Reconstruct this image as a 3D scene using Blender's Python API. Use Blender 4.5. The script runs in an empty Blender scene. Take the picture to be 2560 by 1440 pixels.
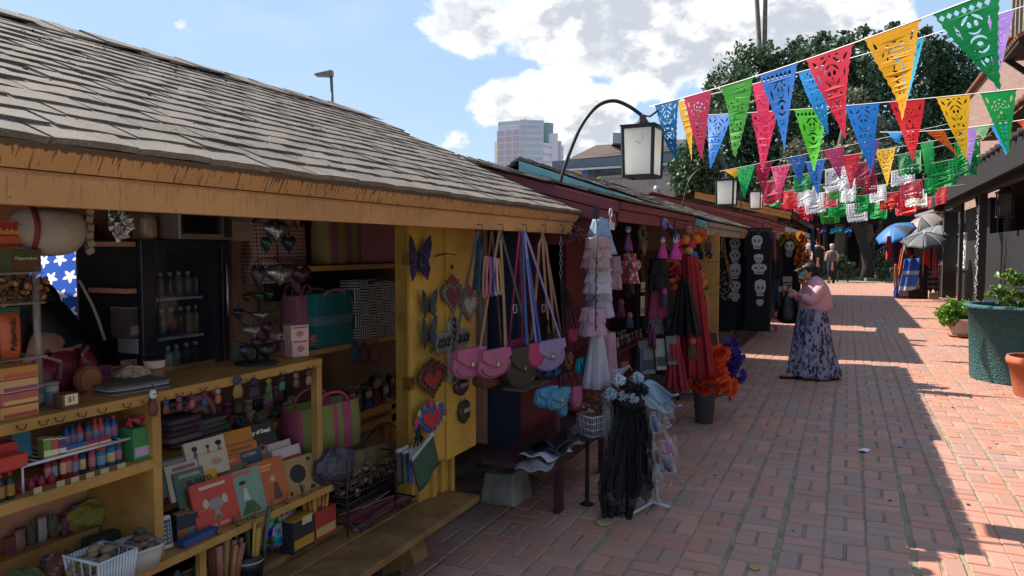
import bpy,bmesh,math,random
import numpy as np
from mathutils import Vector,Matrix,Euler
random.seed(7)
SC=bpy.context.scene
COL=SC.collection
# ---------------------------------------------------------------- camera
F=1850.0;YAW=math.radians(24.4);PITCH=math.radians(3.03);CZ=1.7
cam_data=bpy.data.cameras.new('camera');cam=bpy.data.objects.new('camera',cam_data);COL.objects.link(cam)
cam_data.sensor_width=36;cam_data.lens=36*F/2560;cam_data.clip_start=0.05;cam_data.clip_end=3000
cam.location=(0,0,CZ);cam.rotation_euler=(math.pi/2-PITCH,0,YAW)
SC.camera=cam
# ---------------------------------------------------------------- exposure
SC.view_settings.view_transform='Standard';SC.view_settings.look='None'
SC.view_settings.gamma=1;SC.view_settings.use_curve_mapping=False
SC.view_settings.exposure=1.42
# ---------------------------------------------------------------- sun
SUN_EL=math.radians(44);SUN_AZ=math.radians(180-4)      # azimuth of the sun seen from the scene, measured from +X
sd=Vector((math.cos(SUN_AZ)*math.cos(SUN_EL),math.sin(SUN_AZ)*math.cos(SUN_EL),math.sin(SUN_EL)))
sl=bpy.data.lights.new('sun','SUN');sl.energy=3.7;sl.angle=math.radians(0.5);sl.color=(1,.9,.78)
so=bpy.data.objects.new('sun',sl);COL.objects.link(so);so.location=(0,0,30)
so.rotation_euler=(-sd).to_track_quat('-Z','Y').to_euler()
# ---------------------------------------------------------------- sky with clouds
RM=Euler((math.pi/2-PITCH,0,YAW)).to_matrix()
def ray(px,py):return(RM@Vector(((px-1280)/F,(720-py)/F,-1)))
def PX(px,py,x):d=ray(px,py);t=x/d.x;return Vector((x,d.y*t,CZ+d.z*t))
def PY(px,py,y):d=ray(px,py);t=y/d.y;return Vector((d.x*t,y,CZ+d.z*t))
def PZ(px,py,z=0):d=ray(px,py);t=(z-CZ)/d.z;return Vector((d.x*t,d.y*t,z))
def PD(px,py,t):d=ray(px,py);return Vector((d.x*t,d.y*t,CZ+d.z*t))
def PROJ(p):
    q=RM.transposed()@(Vector(p)-Vector((0,0,CZ)))
    if q.z>-.01:return(-9999,-9999,-1)
    return(1280+F*q.x/-q.z,720-F*q.y/-q.z,-q.z)
class NT:
    def __init__(s,tree):s.t=tree;s.n=tree.nodes;s.l=tree.links
    def new(s,ty,**k):
        n=s.n.new(ty)
        for a,b in k.items():setattr(n,a,b)
        return n
    def put(s,sock,v):
        if isinstance(v,bpy.types.NodeSocket):s.l.new(v,sock)
        elif v is not None:
            if isinstance(v,(tuple,list))and sock.type=='RGBA' and len(v)==3:v=(*v,1)
            sock.default_value=v
    def math(s,op,a,b=None,c=None,clamp=False):
        n=s.new('ShaderNodeMath',operation=op,use_clamp=clamp);s.put(n.inputs[0],a);s.put(n.inputs[1],b)
        if c is not None:s.put(n.inputs[2],c)
        return n.outputs[0]
    def vmath(s,op,a,b=None,out=0):
        n=s.new('ShaderNodeVectorMath',operation=op);s.put(n.inputs[0],a);s.put(n.inputs[1],b);return n.outputs[out]
    def mapping(s,v,scale=(1,1,1),loc=(0,0,0),rot=(0,0,0)):
        n=s.new('ShaderNodeMapping');s.put(n.inputs[0],v);n.inputs[1].default_value=loc;n.inputs[2].default_value=rot;n.inputs[3].default_value=scale;return n.outputs[0]
    def noise(s,v,scale=5,detail=3,rough=.5,out=0):
        n=s.new('ShaderNodeTexNoise');s.put(n.inputs['Vector'],v);n.inputs['Scale'].default_value=scale;n.inputs['Detail'].default_value=detail;n.inputs['Roughness'].default_value=rough;return n.outputs[out]
    def ramp(s,f,a,b,lo=(0,0,0),hi=(1,1,1)):
        n=s.new('ShaderNodeMapRange',interpolation_type='SMOOTHSTEP');s.put(n.inputs[0],f);n.inputs[1].default_value=a;n.inputs[2].default_value=b;return n.outputs[0]
    def mix(s,f,a,b,blend='MIX'):
        n=s.new('ShaderNodeMix',data_type='RGBA',blend_type=blend);s.put(n.inputs[0],f);s.put(n.inputs[6],a);s.put(n.inputs[7],b);return n.outputs[2]
    def sep(s,v):n=s.new('ShaderNodeSeparateXYZ');s.put(n.inputs[0],v);return n.outputs
    def comb(s,x,y,z):n=s.new('ShaderNodeCombineXYZ');s.put(n.inputs[0],x);s.put(n.inputs[1],y);s.put(n.inputs[2],z);return n.outputs[0]
world=bpy.data.worlds.new('World');SC.world=world;world.use_nodes=True
T=NT(world.node_tree);T.n.clear()
wo=T.new('ShaderNodeOutputWorld');bg=T.new('ShaderNodeBackground')
sky=T.new('ShaderNodeTexSky',sky_type='NISHITA',sun_disc=False)
sky.sun_elevation=SUN_EL;sky.sun_rotation=math.atan2(sd.x,sd.y);sky.air_density=1.0;sky.dust_density=.8;sky.ozone_density=1.6
gen=T.new('ShaderNodeTexCoord').outputs['Generated']
dirn=T.vmath('NORMALIZE',gen)
def blobmask(lst,stretch):
    tot=None
    for(px,py,r,w)in lst:
        c=ray(px,py).normalized()
        dv=T.vmath('SUBTRACT',dirn,tuple(c));dv=T.vmath('MULTIPLY',dv,(1,1,stretch))
        L=T.vmath('LENGTH',dv,out=1)
        m=T.math('MULTIPLY',T.ramp(L,r/F,r*.15/F),w)
        tot=m if tot is None else T.math('MAXIMUM',tot,m)
    return tot
blobs=blobmask([(1180,60,230,1),(1400,60,330,1),(1650,20,380,1),(1500,110,200,.9),(1860,90,330,1.0),(2080,30,300,1),
                  (1350,260,260,1),(1250,270,160,.85),(1500,270,150,1),(1450,330,240,1),(1100,290,80,.5),(1640,130,260,1),
                  (1150,340,100,.45),(470,60,60,.35),(2350,-150,200,.9),(-600,100,500,.9),(3400,-200,600,.9)],1.45)
def dens(vec):
    v=T.mapping(vec,scale=(1,1,1.5))
    return T.math('ADD',T.math('MULTIPLY',T.noise(v,scale=5.5,detail=3,rough=.5),.45),T.math('MULTIPLY',T.noise(v,scale=15,detail=10,rough=.6),.55))
d0=dens(dirn)
d1=dens(T.vmath('ADD',dirn,(-.014,0,.022)))
d2=dens(T.vmath('ADD',dirn,(-.03,0,.05)))
up=T.sep(dirn)[2]
base=T.math('ADD',d0,T.math('MULTIPLY',T.math('SUBTRACT',blobs,.42),.40))
cov=T.ramp(base,.50,.60)
lit=T.ramp(T.math('ADD',T.math('MULTIPLY',T.math('SUBTRACT',d0,d1),.6),T.math('MULTIPLY',T.math('SUBTRACT',d0,d2),.5)),-.05,.055)
thick=T.ramp(base,.53,.68)
ccol=T.mix(thick,(5.3,5.4,5.5),(3.0,3.2,3.6))
ccol=T.mix(T.math('MULTIPLY',lit,.75),ccol,(5.7,5.7,5.6))
hz=T.ramp(up,.0,.40)
skyc=T.mix(.8,sky.outputs[0],(1.95,2.9,4.25))
skyc=T.mix(T.math('MULTIPLY',T.math('SUBTRACT',1,hz),.45),skyc,(3.2,4.1,5.2))
wisp=T.math('MULTIPLY',T.ramp(T.noise(T.mapping(dirn,scale=(1,1,2.5)),scale=3.2,detail=5,rough=.55),.42,.75),.22)
skyc=T.mix(wisp,skyc,(4.2,4.7,5.4))
T.l.new(T.mix(cov,skyc,ccol),bg.inputs[0]);bg.inputs[1].default_value=0.08
T.l.new(bg.outputs[0],wo.inputs[0])

# ---------------------------------------------------------------- helpers
def lin(c):
    if isinstance(c,str):c=tuple(int(c[i:i+2],16)for i in(0,2,4))
    return tuple(((v/255)/12.92 if v/255<=.04045 else((v/255+.055)/1.055)**2.4)for v in c[:3])
MATS={}
def newmat(name):
    m=bpy.data.materials.new(name);m.use_nodes=True;t=NT(m.node_tree);b=m.node_tree.nodes['Principled BSDF'];MATS[name]=m
    return m,t,b
def mat(name,c=None,rough=.75,var=.2,ns=6,bump=0.,bs=60,metal=0.,spec=.35,trans=0.,clear=0.,emit=0,dirt=0.,sub=None,alpha=None):
    if name in MATS:return MATS[name]
    m,t,b=newmat(name);c=lin(c)
    oc=t.new('ShaderNodeTexCoord').outputs['Object']
    n=t.noise(oc,ns,5,.6);f=t.ramp(n,.25,.75)
    lo=tuple(v*(1-var)for v in c);hi=tuple(min(1,v*(1+var))for v in c)
    col=t.mix(f,lo,hi)
    if dirt:
        g=t.ramp(t.noise(oc,ns*2.7,6,.7),.52,.72);col=t.mix(t.math('MULTIPLY',g,dirt),col,(.05,.04,.035))
    t.put(b.inputs['Base Color'],col);b.inputs['Roughness'].default_value=rough;b.inputs['Metallic'].default_value=metal
    b.inputs['Specular IOR Level'].default_value=spec
    t.put(b.inputs['Roughness'],t.math('MULTIPLY_ADD',n,.25,rough-.12))
    if clear:b.inputs['Coat Weight'].default_value=clear
    if bump:
        bn=t.new('ShaderNodeBump');bn.inputs['Strength'].default_value=bump;bn.inputs['Distance'].default_value=.01
        t.put(bn.inputs['Height'],t.noise(oc,bs,4,.6));t.put(b.inputs['Normal'],bn.outputs[0])
    if alpha is not None:b.inputs['Alpha'].default_value=alpha
    if emit:t.put(b.inputs['Emission Color'],col);b.inputs['Emission Strength'].default_value=emit
    if trans:
        tr=t.new('ShaderNodeBsdfTranslucent');t.put(tr.inputs[0],col);mx=t.new('ShaderNodeMixShader');mx.inputs[0].default_value=trans
        t.l.new(b.outputs[0],mx.inputs[1]);t.l.new(tr.outputs[0],mx.inputs[2]);t.l.new(mx.outputs[0],t.n['Material Output'].inputs[0])
    return m
def pat(name,kind,c1,c2,s=40,s2=None,c3=None,rough=.8,warp=0.):
    if name in MATS:return MATS[name]
    m,t,b=newmat(name);c1=lin(c1);c2=lin(c2);c3=lin(c3)if c3 else c2
    oc=t.new('ShaderNodeTexCoord').outputs['Object']
    if warp:oc=t.vmath('ADD',oc,t.vmath('SCALE',t.noise(oc,9,2,.5,out=1),None));oc.node.inputs[1].links[0].from_node.inputs[3].default_value=warp
    x,y,z=t.sep(oc)
    def saw(v,k):return t.math('FRACT',t.math('MULTIPLY',v,k))
    if kind=='gingham':
        a=t.math('GREATER_THAN',saw(x,s),.5);c=t.math('GREATER_THAN',saw(z,s),.5);f=t.math('MULTIPLY',t.math('ADD',a,c),.5)
    elif kind=='stripex':f=t.math('GREATER_THAN',saw(x,s),.5)
    elif kind=='stripez':f=t.math('GREATER_THAN',saw(z,s),.5)
    elif kind=='diamond':
        q=t.math('ADD',t.math('ABSOLUTE',t.math('SUBTRACT',saw(x,s2 or 5),.5)),t.math('ABSOLUTE',t.math('SUBTRACT',saw(z,s2 or 5),.5)))
        f=t.math('GREATER_THAN',saw(q,s),.5)
    elif kind=='weave':
        cx=t.math('FLOOR',t.math('MULTIPLY',x,s2));cz=t.math('FLOOR',t.math('MULTIPLY',z,s2));par=t.math('FLOORED_MODULO',t.math('ADD',cx,cz),2)
        f=t.math('GREATER_THAN',t.math('ADD',t.math('MULTIPLY',saw(x,s),par),t.math('MULTIPLY',saw(z,s),t.math('SUBTRACT',1,par))),.5)
    elif kind=='bands':
        q=t.math('MULTIPLY',x,s);n=t.new('ShaderNodeTexWhiteNoise',noise_dimensions='1D');t.put(n.inputs['W'],t.math('FLOOR',q));f=t.math('GREATER_THAN',n.outputs[0],.55)
    elif kind=='bandz':
        q=t.math('MULTIPLY',z,s);n=t.new('ShaderNodeTexWhiteNoise',noise_dimensions='1D');t.put(n.inputs['W'],t.math('FLOOR',q));f=t.math('GREATER_THAN',n.outputs[0],.5)
    elif kind=='splotch':
        f=t.ramp(t.noise(t.mapping(oc,scale=(1,1,.55)),s,3,.6),.49,.54)
    elif kind=='vor':
        v=t.new('ShaderNodeTexVoronoi');t.put(v.inputs['Vector'],oc);v.inputs['Scale'].default_value=s;f=t.ramp(v.outputs[0],.25,.45)
    elif kind=='confetti':
        v=t.new('ShaderNodeTexVoronoi');t.put(v.inputs['Vector'],oc);v.inputs['Scale'].default_value=s
        h=t.new('ShaderNodeHueSaturation');t.put(h.inputs['Color'],t.mix(.25,v.outputs[1],c1));h.inputs['Saturation'].default_value=1.1;h.inputs['Value'].default_value=.55
        t.put(b.inputs['Base Color'],h.outputs[0]);b.inputs['Roughness'].default_value=rough;return m
    col=t.mix(f,c1,c2)
    if c3!=c2:col=t.mix(t.ramp(t.noise(oc,s*.25,2,.5),.5,.56),col,c3)
    col=t.mix(t.math('MULTIPLY',t.ramp(t.noise(oc,7,4,.6),.3,.8),.25),col,(.03,.025,.02))
    t.put(b.inputs['Base Color'],col);b.inputs['Roughness'].default_value=rough
    bn=t.new('ShaderNodeBump');bn.inputs['Strength'].default_value=.25;bn.inputs['Distance'].default_value=.004
    t.put(bn.inputs['Height'],f);t.put(b.inputs['Normal'],bn.outputs[0])
    return m
OFF={}
def tag(o,label=None,cat=None,group=None,kind=None):
    if label:o['label']=label
    if cat:o['category']=cat
    if group:o['group']=group
    if kind:o['kind']=kind
    return o
def thing(name,label,cat,loc=(0,0,0),group=None):
    o=bpy.data.objects.new(name,None);COL.objects.link(o);o.location=loc;o.empty_display_size=.1
    OFF[o]=Vector(loc);return tag(o,label,cat,group)
def link(name,me,parent=None,loc=None):
    o=bpy.data.objects.new(name,me);COL.objects.link(o)
    if parent is not None:o.parent=parent;OFF[o]=OFF.get(parent,Vector())
    if loc is not None:o.location=loc
    return o
class MB:
    def __init__(s):s.v=[];s.f=[];s.m=[];s.mi=0;s.sm=[];s.smooth=False
    def add(s,vs,fs):
        n=len(s.v);s.v+=[tuple(v)for v in vs];s.f+=[tuple(i+n for i in f)for f in fs];s.m+=[s.mi]*len(fs);s.sm+=[s.smooth]*len(fs);return s
    def box(s,x0,y0,z0,x1,y1,z1):
        x0,x1=min(x0,x1),max(x0,x1);y0,y1=min(y0,y1),max(y0,y1);z0,z1=min(z0,z1),max(z0,z1)
        return s.add([(x0,y0,z0),(x1,y0,z0),(x1,y1,z0),(x0,y1,z0),(x0,y0,z1),(x1,y0,z1),(x1,y1,z1),(x0,y1,z1)],
                     [(0,3,2,1),(4,5,6,7),(0,1,5,4),(1,2,6,5),(2,3,7,6),(3,0,4,7)])
    def hexa(s,p):return s.add(p,[(0,3,2,1),(4,5,6,7),(0,1,5,4),(1,2,6,5),(2,3,7,6),(3,0,4,7)])
    def obox(s,c,size,rot=(0,0,0)):
        R=Euler(rot).to_matrix();hx,hy,hz=(v/2 for v in size);c=Vector(c)
        return s.hexa([c+R@Vector(q)for q in[(-hx,-hy,-hz),(hx,-hy,-hz),(hx,hy,-hz),(-hx,hy,-hz),(-hx,-hy,hz),(hx,-hy,hz),(hx,hy,hz),(-hx,hy,hz)]])
    def beam(s,a,b,w,h,up=(0,0,1)):
        a=Vector(a);b=Vector(b);d=(b-a).normalized();u=Vector(up);r=d.cross(u)
        if r.length<1e-4:r=d.cross(Vector((1,0,0)))
        r.normalize();u=r.cross(d);r*=w/2;u*=h/2
        return s.hexa([a-r-u,a+r-u,b+r-u,b-r-u,a-r+u,a+r+u,b+r+u,b-r+u])
    def tube(s,pts,r,n=6,closed=False):
        pts=[Vector(p)for p in pts];k=len(pts);rs=r if isinstance(r,(list,tuple))else[r]*k
        vs=[];prev=None
        for i,p in enumerate(pts):
            d=(pts[min(i+1,k-1)]-pts[max(i-1,0)]);d=d.normalized()if d.length>1e-9 else Vector((0,0,1))
            if prev is None:a=d.cross(Vector((0,0,1)));a=a if a.length>.05 else d.cross(Vector((1,0,0)))
            else:a=prev-d*prev.dot(d)
            a.normalize();prev=a;b=d.cross(a)
            for j in range(n):t=2*math.pi*j/n;vs.append(p+(a*math.cos(t)+b*math.sin(t))*rs[i])
        fs=[(i*n+j,i*n+(j+1)%n,(i+1)*n+(j+1)%n,(i+1)*n+j)for i in range(k-1)for j in range(n)]
        fs+=[tuple(range(n))[::-1],tuple((k-1)*n+j for j in range(n))]
        sm=s.smooth;s.smooth=True;s.add(vs,fs);s.smooth=sm;return s
    def lathe(s,prof,n=16,c=(0,0,0),sx=1,sy=1,wob=0,cap=True):
        vs=[];cx,cy,cz=c;k=len(prof)
        for r,z in prof:
            for j in range(n):
                t=2*math.pi*j/n;q=1+wob*math.sin(t*5+z*9)*random.uniform(.6,1)if wob else 1
                vs.append((cx+r*q*math.cos(t)*sx,cy+r*q*math.sin(t)*sy,cz+z))
        fs=[(i*n+j,i*n+(j+1)%n,(i+1)*n+(j+1)%n,(i+1)*n+j)for i in range(k-1)for j in range(n)]
        if cap:
            if prof[0][0]>1e-4:fs.append(tuple(range(n))[::-1])
            if prof[-1][0]>1e-4:fs.append(tuple((k-1)*n+j for j in range(n)))
        sm=s.smooth;s.smooth=True;s.add(vs,fs);s.smooth=sm;return s
    def prism(s,poly,y0,y1,ax='y'):
        n=len(poly)
        P={'y':lambda a,b,c:(a,c,b),'x':lambda a,b,c:(c,a,b),'z':lambda a,b,c:(a,b,c)}[ax]
        vs=[P(a,b,y0)for a,b in poly]+[P(a,b,y1)for a,b in poly]
        return s.add(vs,[tuple(range(n)),tuple(range(2*n-1,n-1,-1))]+[(i,i+n,(i+1)%n+n,(i+1)%n)for i in range(n)])
    def blob(s,c,r,n=8,m=6,jit=0,rot=None):
        c=Vector(c);r=r if isinstance(r,(tuple,list))else(r,r,r);vs=[c+Vector((0,0,-r[2]))]
        R=Euler(rot).to_matrix()if rot else Matrix.Identity(3)
        vs=[c+R@Vector((0,0,-r[2]))]
        for i in range(1,m):
            ph=-math.pi/2+math.pi*i/m
            for j in range(n):
                t=2*math.pi*j/n;q=1+random.uniform(-jit,jit)
                vs.append(c+R@Vector((r[0]*math.cos(ph)*math.cos(t)*q,r[1]*math.cos(ph)*math.sin(t)*q,r[2]*math.sin(ph)*q)))
        vs.append(c+R@Vector((0,0,r[2])));L=len(vs)-1
        fs=[(0,1+(j+1)%n,1+j)for j in range(n)]
        for i in range(m-2):fs+=[(1+i*n+j,1+i*n+(j+1)%n,1+(i+1)*n+(j+1)%n,1+(i+1)*n+j)for j in range(n)]
        fs+=[(L,1+(m-2)*n+j,1+(m-2)*n+(j+1)%n)for j in range(n)]
        sm=s.smooth;s.smooth=True;s.add(vs,fs);s.smooth=sm;return s
    def sheet(s,fn,nu,nv,thick=0):
        vs=[fn(i/nu,j/nv)for j in range(nv+1)for i in range(nu+1)]
        fs=[(j*(nu+1)+i,j*(nu+1)+i+1,(j+1)*(nu+1)+i+1,(j+1)*(nu+1)+i)for j in range(nv)for i in range(nu)]
        sm=s.smooth;s.smooth=True;s.add(vs,fs);s.smooth=sm;return s
    def mesh(s,name,mats,off=Vector()):
        me=bpy.data.meshes.new(name);o=off
        me.from_pydata([(v[0]-o[0],v[1]-o[1],v[2]-o[2])for v in s.v],[],s.f)
        for m in(mats if isinstance(mats,(list,tuple))else[mats]):me.materials.append(m)
        me.polygons.foreach_set('material_index',s.m);me.polygons.foreach_set('use_smooth',s.sm);me.update();return me
    def build(s,name,mats,parent=None,label=None,cat=None,group=None,kind=None,bev=0,solid=0,sub=0,loc=None):
        off=OFF.get(parent,Vector())if parent is not None else(Vector(loc)if loc is not None else Vector())
        o=link(name,s.mesh(name,mats,off),parent)
        if parent is None:o.location=off;OFF[o]=off
        if solid:q=o.modifiers.new('s','SOLIDIFY');q.thickness=solid;q.offset=0
        if bev:q=o.modifiers.new('b','BEVEL');q.width=bev;q.segments=2;q.limit_method='ANGLE'
        if sub:q=o.modifiers.new('u','SUBSURF');q.levels=sub;q.render_levels=sub
        return tag(o,label,cat,group,kind)
def dup(root,loc=None,rot=None,label=None,group=None,scale=None,mats=None):
    def cp(o,par):
        c=o.copy();COL.objects.link(c)
        if par is not None:c.parent=par
        for ch in o.children:cp(ch,c)
        return c
    r=cp(root,None)
    if loc is not None:r.location=loc
    if rot is not None:r.rotation_euler=rot
    if scale is not None:r.scale=scale if isinstance(scale,(tuple,list))else(scale,)*3
    if label:r['label']=label
    if group:r['group']=group
    return r
def place(o,loc,rz=90,s=1,tilt=0,roll=0):
    o.location=loc;o.rotation_euler=Euler((math.radians(tilt),math.radians(roll),math.radians(rz)),'XYZ');o.scale=s if isinstance(s,(tuple,list))else(s,s,s);return o
TXT={}
def textmesh(txt,size,m,font_bold=False,depth=.0008):
    k=(txt,size,m.name)
    if k in TXT:return TXT[k]
    cu=bpy.data.curves.new('txt','FONT');cu.body=txt;cu.size=size;cu.extrude=depth;cu.align_x='CENTER';cu.align_y='CENTER';cu.resolution_u=2
    if font_bold:cu.offset=size*.02
    ob=bpy.data.objects.new('txt',cu);COL.objects.link(ob);bpy.context.view_layer.update()
    me=bpy.data.meshes.new_from_object(ob.evaluated_get(bpy.context.evaluated_depsgraph_get()));me.materials.clear();me.materials.append(m);me.transform(Matrix.Rotation(math.pi/2,4,'X'))
    bpy.data.objects.remove(ob);TXT[k]=me;return me
def text(parent,txt,size,loc,m,bold=False,rot=(0,0,0),name='lettering'):
    o=bpy.data.objects.new(name,textmesh(txt,size,m,bold));COL.objects.link(o);o.parent=parent;o.location=loc;o.rotation_euler=rot;return o
def fillmesh(name,outline,holes,m,th=.0006):
    cu=bpy.data.curves.new(name,'CURVE');cu.dimensions='2D';cu.fill_mode='BOTH';cu.extrude=th
    for poly in[outline]+holes:
        sp=cu.splines.new('POLY');sp.points.add(len(poly)-1);sp.use_cyclic_u=True
        for i,(a,b)in enumerate(poly):sp.points[i].co=(a,b,0,1)
    ob=bpy.data.objects.new(name,cu);COL.objects.link(ob);bpy.context.view_layer.update()
    me=bpy.data.meshes.new_from_object(ob.evaluated_get(bpy.context.evaluated_depsgraph_get()));me.materials.clear()
    if m:me.materials.append(m)
    me.transform(Matrix.Rotation(math.pi/2,4,'X'));bpy.data.objects.remove(ob);return me
U=random.uniform
def rect(px0,py0,px1,py1,X):
    """a rectangle seen in the photo, laid on the plane x = X facing the street: base centre, width, height"""
    a=PX(px0,(py0+py1)/2,X);b=PX(px1,(py0+py1)/2,X);t=PX((px0+px1)/2,py0,X);u=PX((px0+px1)/2,py1,X)
    return Vector((X,(a.y+b.y)/2,u.z)),abs(b.y-a.y),t.z-u.z
# ================================================================ THE SETTING: ground
def brick_material():
    m,t,b=newmat('paving_brick')
    oi=t.new('ShaderNodeObjectInfo').outputs['Random'];ri=t.new('ShaderNodeNewGeometry').outputs['Random Per Island']
    r=t.math('FRACT',t.math('ADD',t.math('MULTIPLY',oi,3.7),ri))
    oc=t.new('ShaderNodeNewGeometry').outputs['Position']
    n=t.new('ShaderNodeValToRGB');e=n.color_ramp.elements;e[0].color=(*lin('a37d70'),1);e[1].color=(*lin('bb9080'),1);e[0].position=0;e[1].position=1
    for p,c in((.22,'ab8374'),(.4,'ba8470'),(.55,'ae8070'),(.72,'c08c78'),(.93,'b67a64')):q=e.new(p);q.color=(*lin(c),1)
    t.put(n.inputs[0],r);col=n.outputs[0]
    # worn grey footpath down the middle of the street
    pn=t.noise(oc,.8,4,.6);st=t.ramp(pn,.45,.65);col=t.mix(t.math('MULTIPLY',st,.28),col,lin('a09390'))
    fn=t.noise(oc,60,4,.7);col=t.mix(t.math('MULTIPLY',t.ramp(fn,.5,.8),.35),col,lin('7d625a'))
    dn=t.ramp(t.noise(oc,5,6,.65),.6,.75);col=t.mix(t.math('MULTIPLY',dn,.35),col,lin('5c443c'))
    t.put(b.inputs['Base Color'],col);t.put(b.inputs['Roughness'],t.math('MULTIPLY_ADD',fn,.3,.42));b.inputs['Specular IOR Level'].default_value=.35
    bn=t.new('ShaderNodeBump');bn.inputs['Strength'].default_value=.35;bn.inputs['Distance'].default_value=.004;t.put(bn.inputs['Height'],fn);t.put(b.inputs['Normal'],bn.outputs[0])
    return m
BRICK=brick_material()
sand=mat('joint_sand','93866f',rough=.95,var=.35,ns=9,bump=.5,bs=200,dirt=.35)
mb=MB();mb.box(-700,-60,-.6,700,900,-.02);mb.build('ground',mat('ground_dust','8a7d70',rough=.95),kind='structure')
mb=MB();mb.box(-7,-1,-.10,6,44,-.007);PAVE=mb.build('brick_pavement',sand,kind='structure')
B=.236;J=.012
def brick_mb(o,w,l,z=0,k=.004):
    # top chamfered
    h=.03;x0,x1,y0,y1=-w/2,w/2,-l/2,l/2
    vs=[(x0,y0,-h),(x1,y0,-h),(x1,y1,-h),(x0,y1,-h),(x0,y0,-k),(x1,y0,-k),(x1,y1,-k),(x0,y1,-k),(x0+k,y0+k,0),(x1-k,y0+k,0),(x1-k,y1-k,0),(x0+k,y1-k,0)]
    fs=[(8,9,10,11)]+[(a,(a+1)%4,(a+1)%4+4,a+4)for a in range(4)]+[(a+4,(a+1)%4+4,(a+1)%4+8,a+8)for a in range(4)]
    return vs,fs
cand=[]
random.seed(11)
for i in range(-28,18):
    wob=.012*math.sin(i*1.7)
    for j in range(5,170):
        x=i*B+.02;y=j*B
        if y>28 and(i+j)%1==0 and y>40:continue
        for k in(-1,1):
            if(i+j)%2:c=(x+k*B/4+wob*math.sin(y),y,0)
            else:c=(x+wob*math.sin(y),y+k*B/4,90)
            p=PROJ((c[0],c[1],0))
            if p[2]<0 or p[0]<900 or p[0]>2680 or p[1]>1560:continue
            if c[0]<-2.6 and c[1]<12:continue
            cand.append((p[2]if(0<p[0]<2560 and 0<p[1]<1440 and p[0]>1480+max(0,1290-p[1])*.0 and c[0]>-1.2)else 1000+p[2],c))
cand.sort(key=lambda q:q[0])
def bsize(r):return(B/2-J-.004-U(0,.003),B-J-U(.0,.006))if not r else(B/2-J-U(0,.003),B-.022-U(0,.006))
bms={0:[],90:[]}
for r_ in(0,90):
    for k in range(4):vs,fs=brick_mb(None,*bsize(r_));q=MB();q.add(vs,fs);bms[r_].append(q.mesh('brick',BRICK))
rest=MB()
for n,(d,c)in enumerate(cand):
    tz=U(-.0025,.0015);rx=U(-.006,.006);ry=U(-.006,.006);rz=math.radians(c[2])+U(-.012,.012)
    if n<300:
        o=link('brick',bms[c[2]][n%4],PAVE,(c[0],c[1],tz));o.rotation_euler=(rx,ry,rz)
    else:
        vs,fs=brick_mb(None,*bsize(c[2]));R=Euler((rx,ry,rz)).to_matrix()
        rest.add([R@Vector(v)+Vector((c[0],c[1],tz))for v in vs],fs)
rest.build('brick',BRICK,PAVE,kind='stuff')
# paper scrap and fallen leaves on the bricks
p=PZ(2160,1128);mb=MB();mb.sheet(lambda u,v:(p.x+(u-.5)*.085+(v-.5)*.03,p.y+(v-.5)*.10,.006+.01*math.sin(u*3)),4,3)
mb.build('paper_scrap',mat('paper_white','e8ebf0',rough=.6,var=.03),label='small white paper scrap lying on the shaded bricks',cat='litter',solid=.0012,loc=p)
for k,(a,b,l)in enumerate([(1508,1310,'dry yellow leaf on the bricks just in front of the black lace stand'),(1282,1318,'small dry leaf on the dark bricks right of the wooden bench end'),(1740,1232,'tiny dark leaf on the bricks right of the white stand foot'),(1886,1422,'round yellow leaf on the bricks at the bottom edge of the street')]):
    p=PZ(a,b);mb=MB();s_=[.05,.02,.015,.03][k]
    mb.sheet(lambda u,v:(p.x+(u-.5)*2*s_,p.y+(v-.5)*s_*2*math.sin(math.pi*min(.98,max(.02,u))),.006+.012*(u-.5)**2+.004*v),8,4)
    mb.build('fallen_leaf',mat('dry_leaf','a8975a',rough=.7),label=l,cat='leaf',solid=.001,loc=p)
# ================================================================ STALLS
wood_y=mat('ochre_paint','a87d42',rough=.6,var=.2,ns=5,bump=.15,bs=30,dirt=.25)
wood_gold=mat('golden_paint','b48a3a',rough=.55,var=.2,ns=4,bump=.2,bs=30,dirt=.3)
wood_o=mat('orange_paint','b87a38',rough=.6,var=.12,ns=4,bump=.15,bs=30,dirt=.2)
wood_br=mat('brown_inner_boards','a9775a',rough=.75,var=.15,ns=4,bump=.1)
wood_m=mat('maroon_paint','6e2f34',rough=.6,var=.18,ns=5,bump=.2,bs=30,dirt=.2)
wood_t=mat('teal_paint','6fa3a8',rough=.6,var=.12,ns=5,dirt=.25)
wood_g=mat('weathered_grey_wood','8c8272',rough=.85,var=.3,ns=14,bump=.4,bs=60,dirt=.3)
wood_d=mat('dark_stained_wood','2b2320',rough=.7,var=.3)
wood_n=mat('worn_bench_wood','7a5a34',rough=.7,var=.35,ns=7,bump=.3,bs=40,dirt=.4)
wood_r=mat('red_roof_paint','8f4236',rough=.6,var=.25,dirt=.3)
black_m=mat('black_iron','1c1a1a',rough=.5,var=.2,spec=.5)
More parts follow.
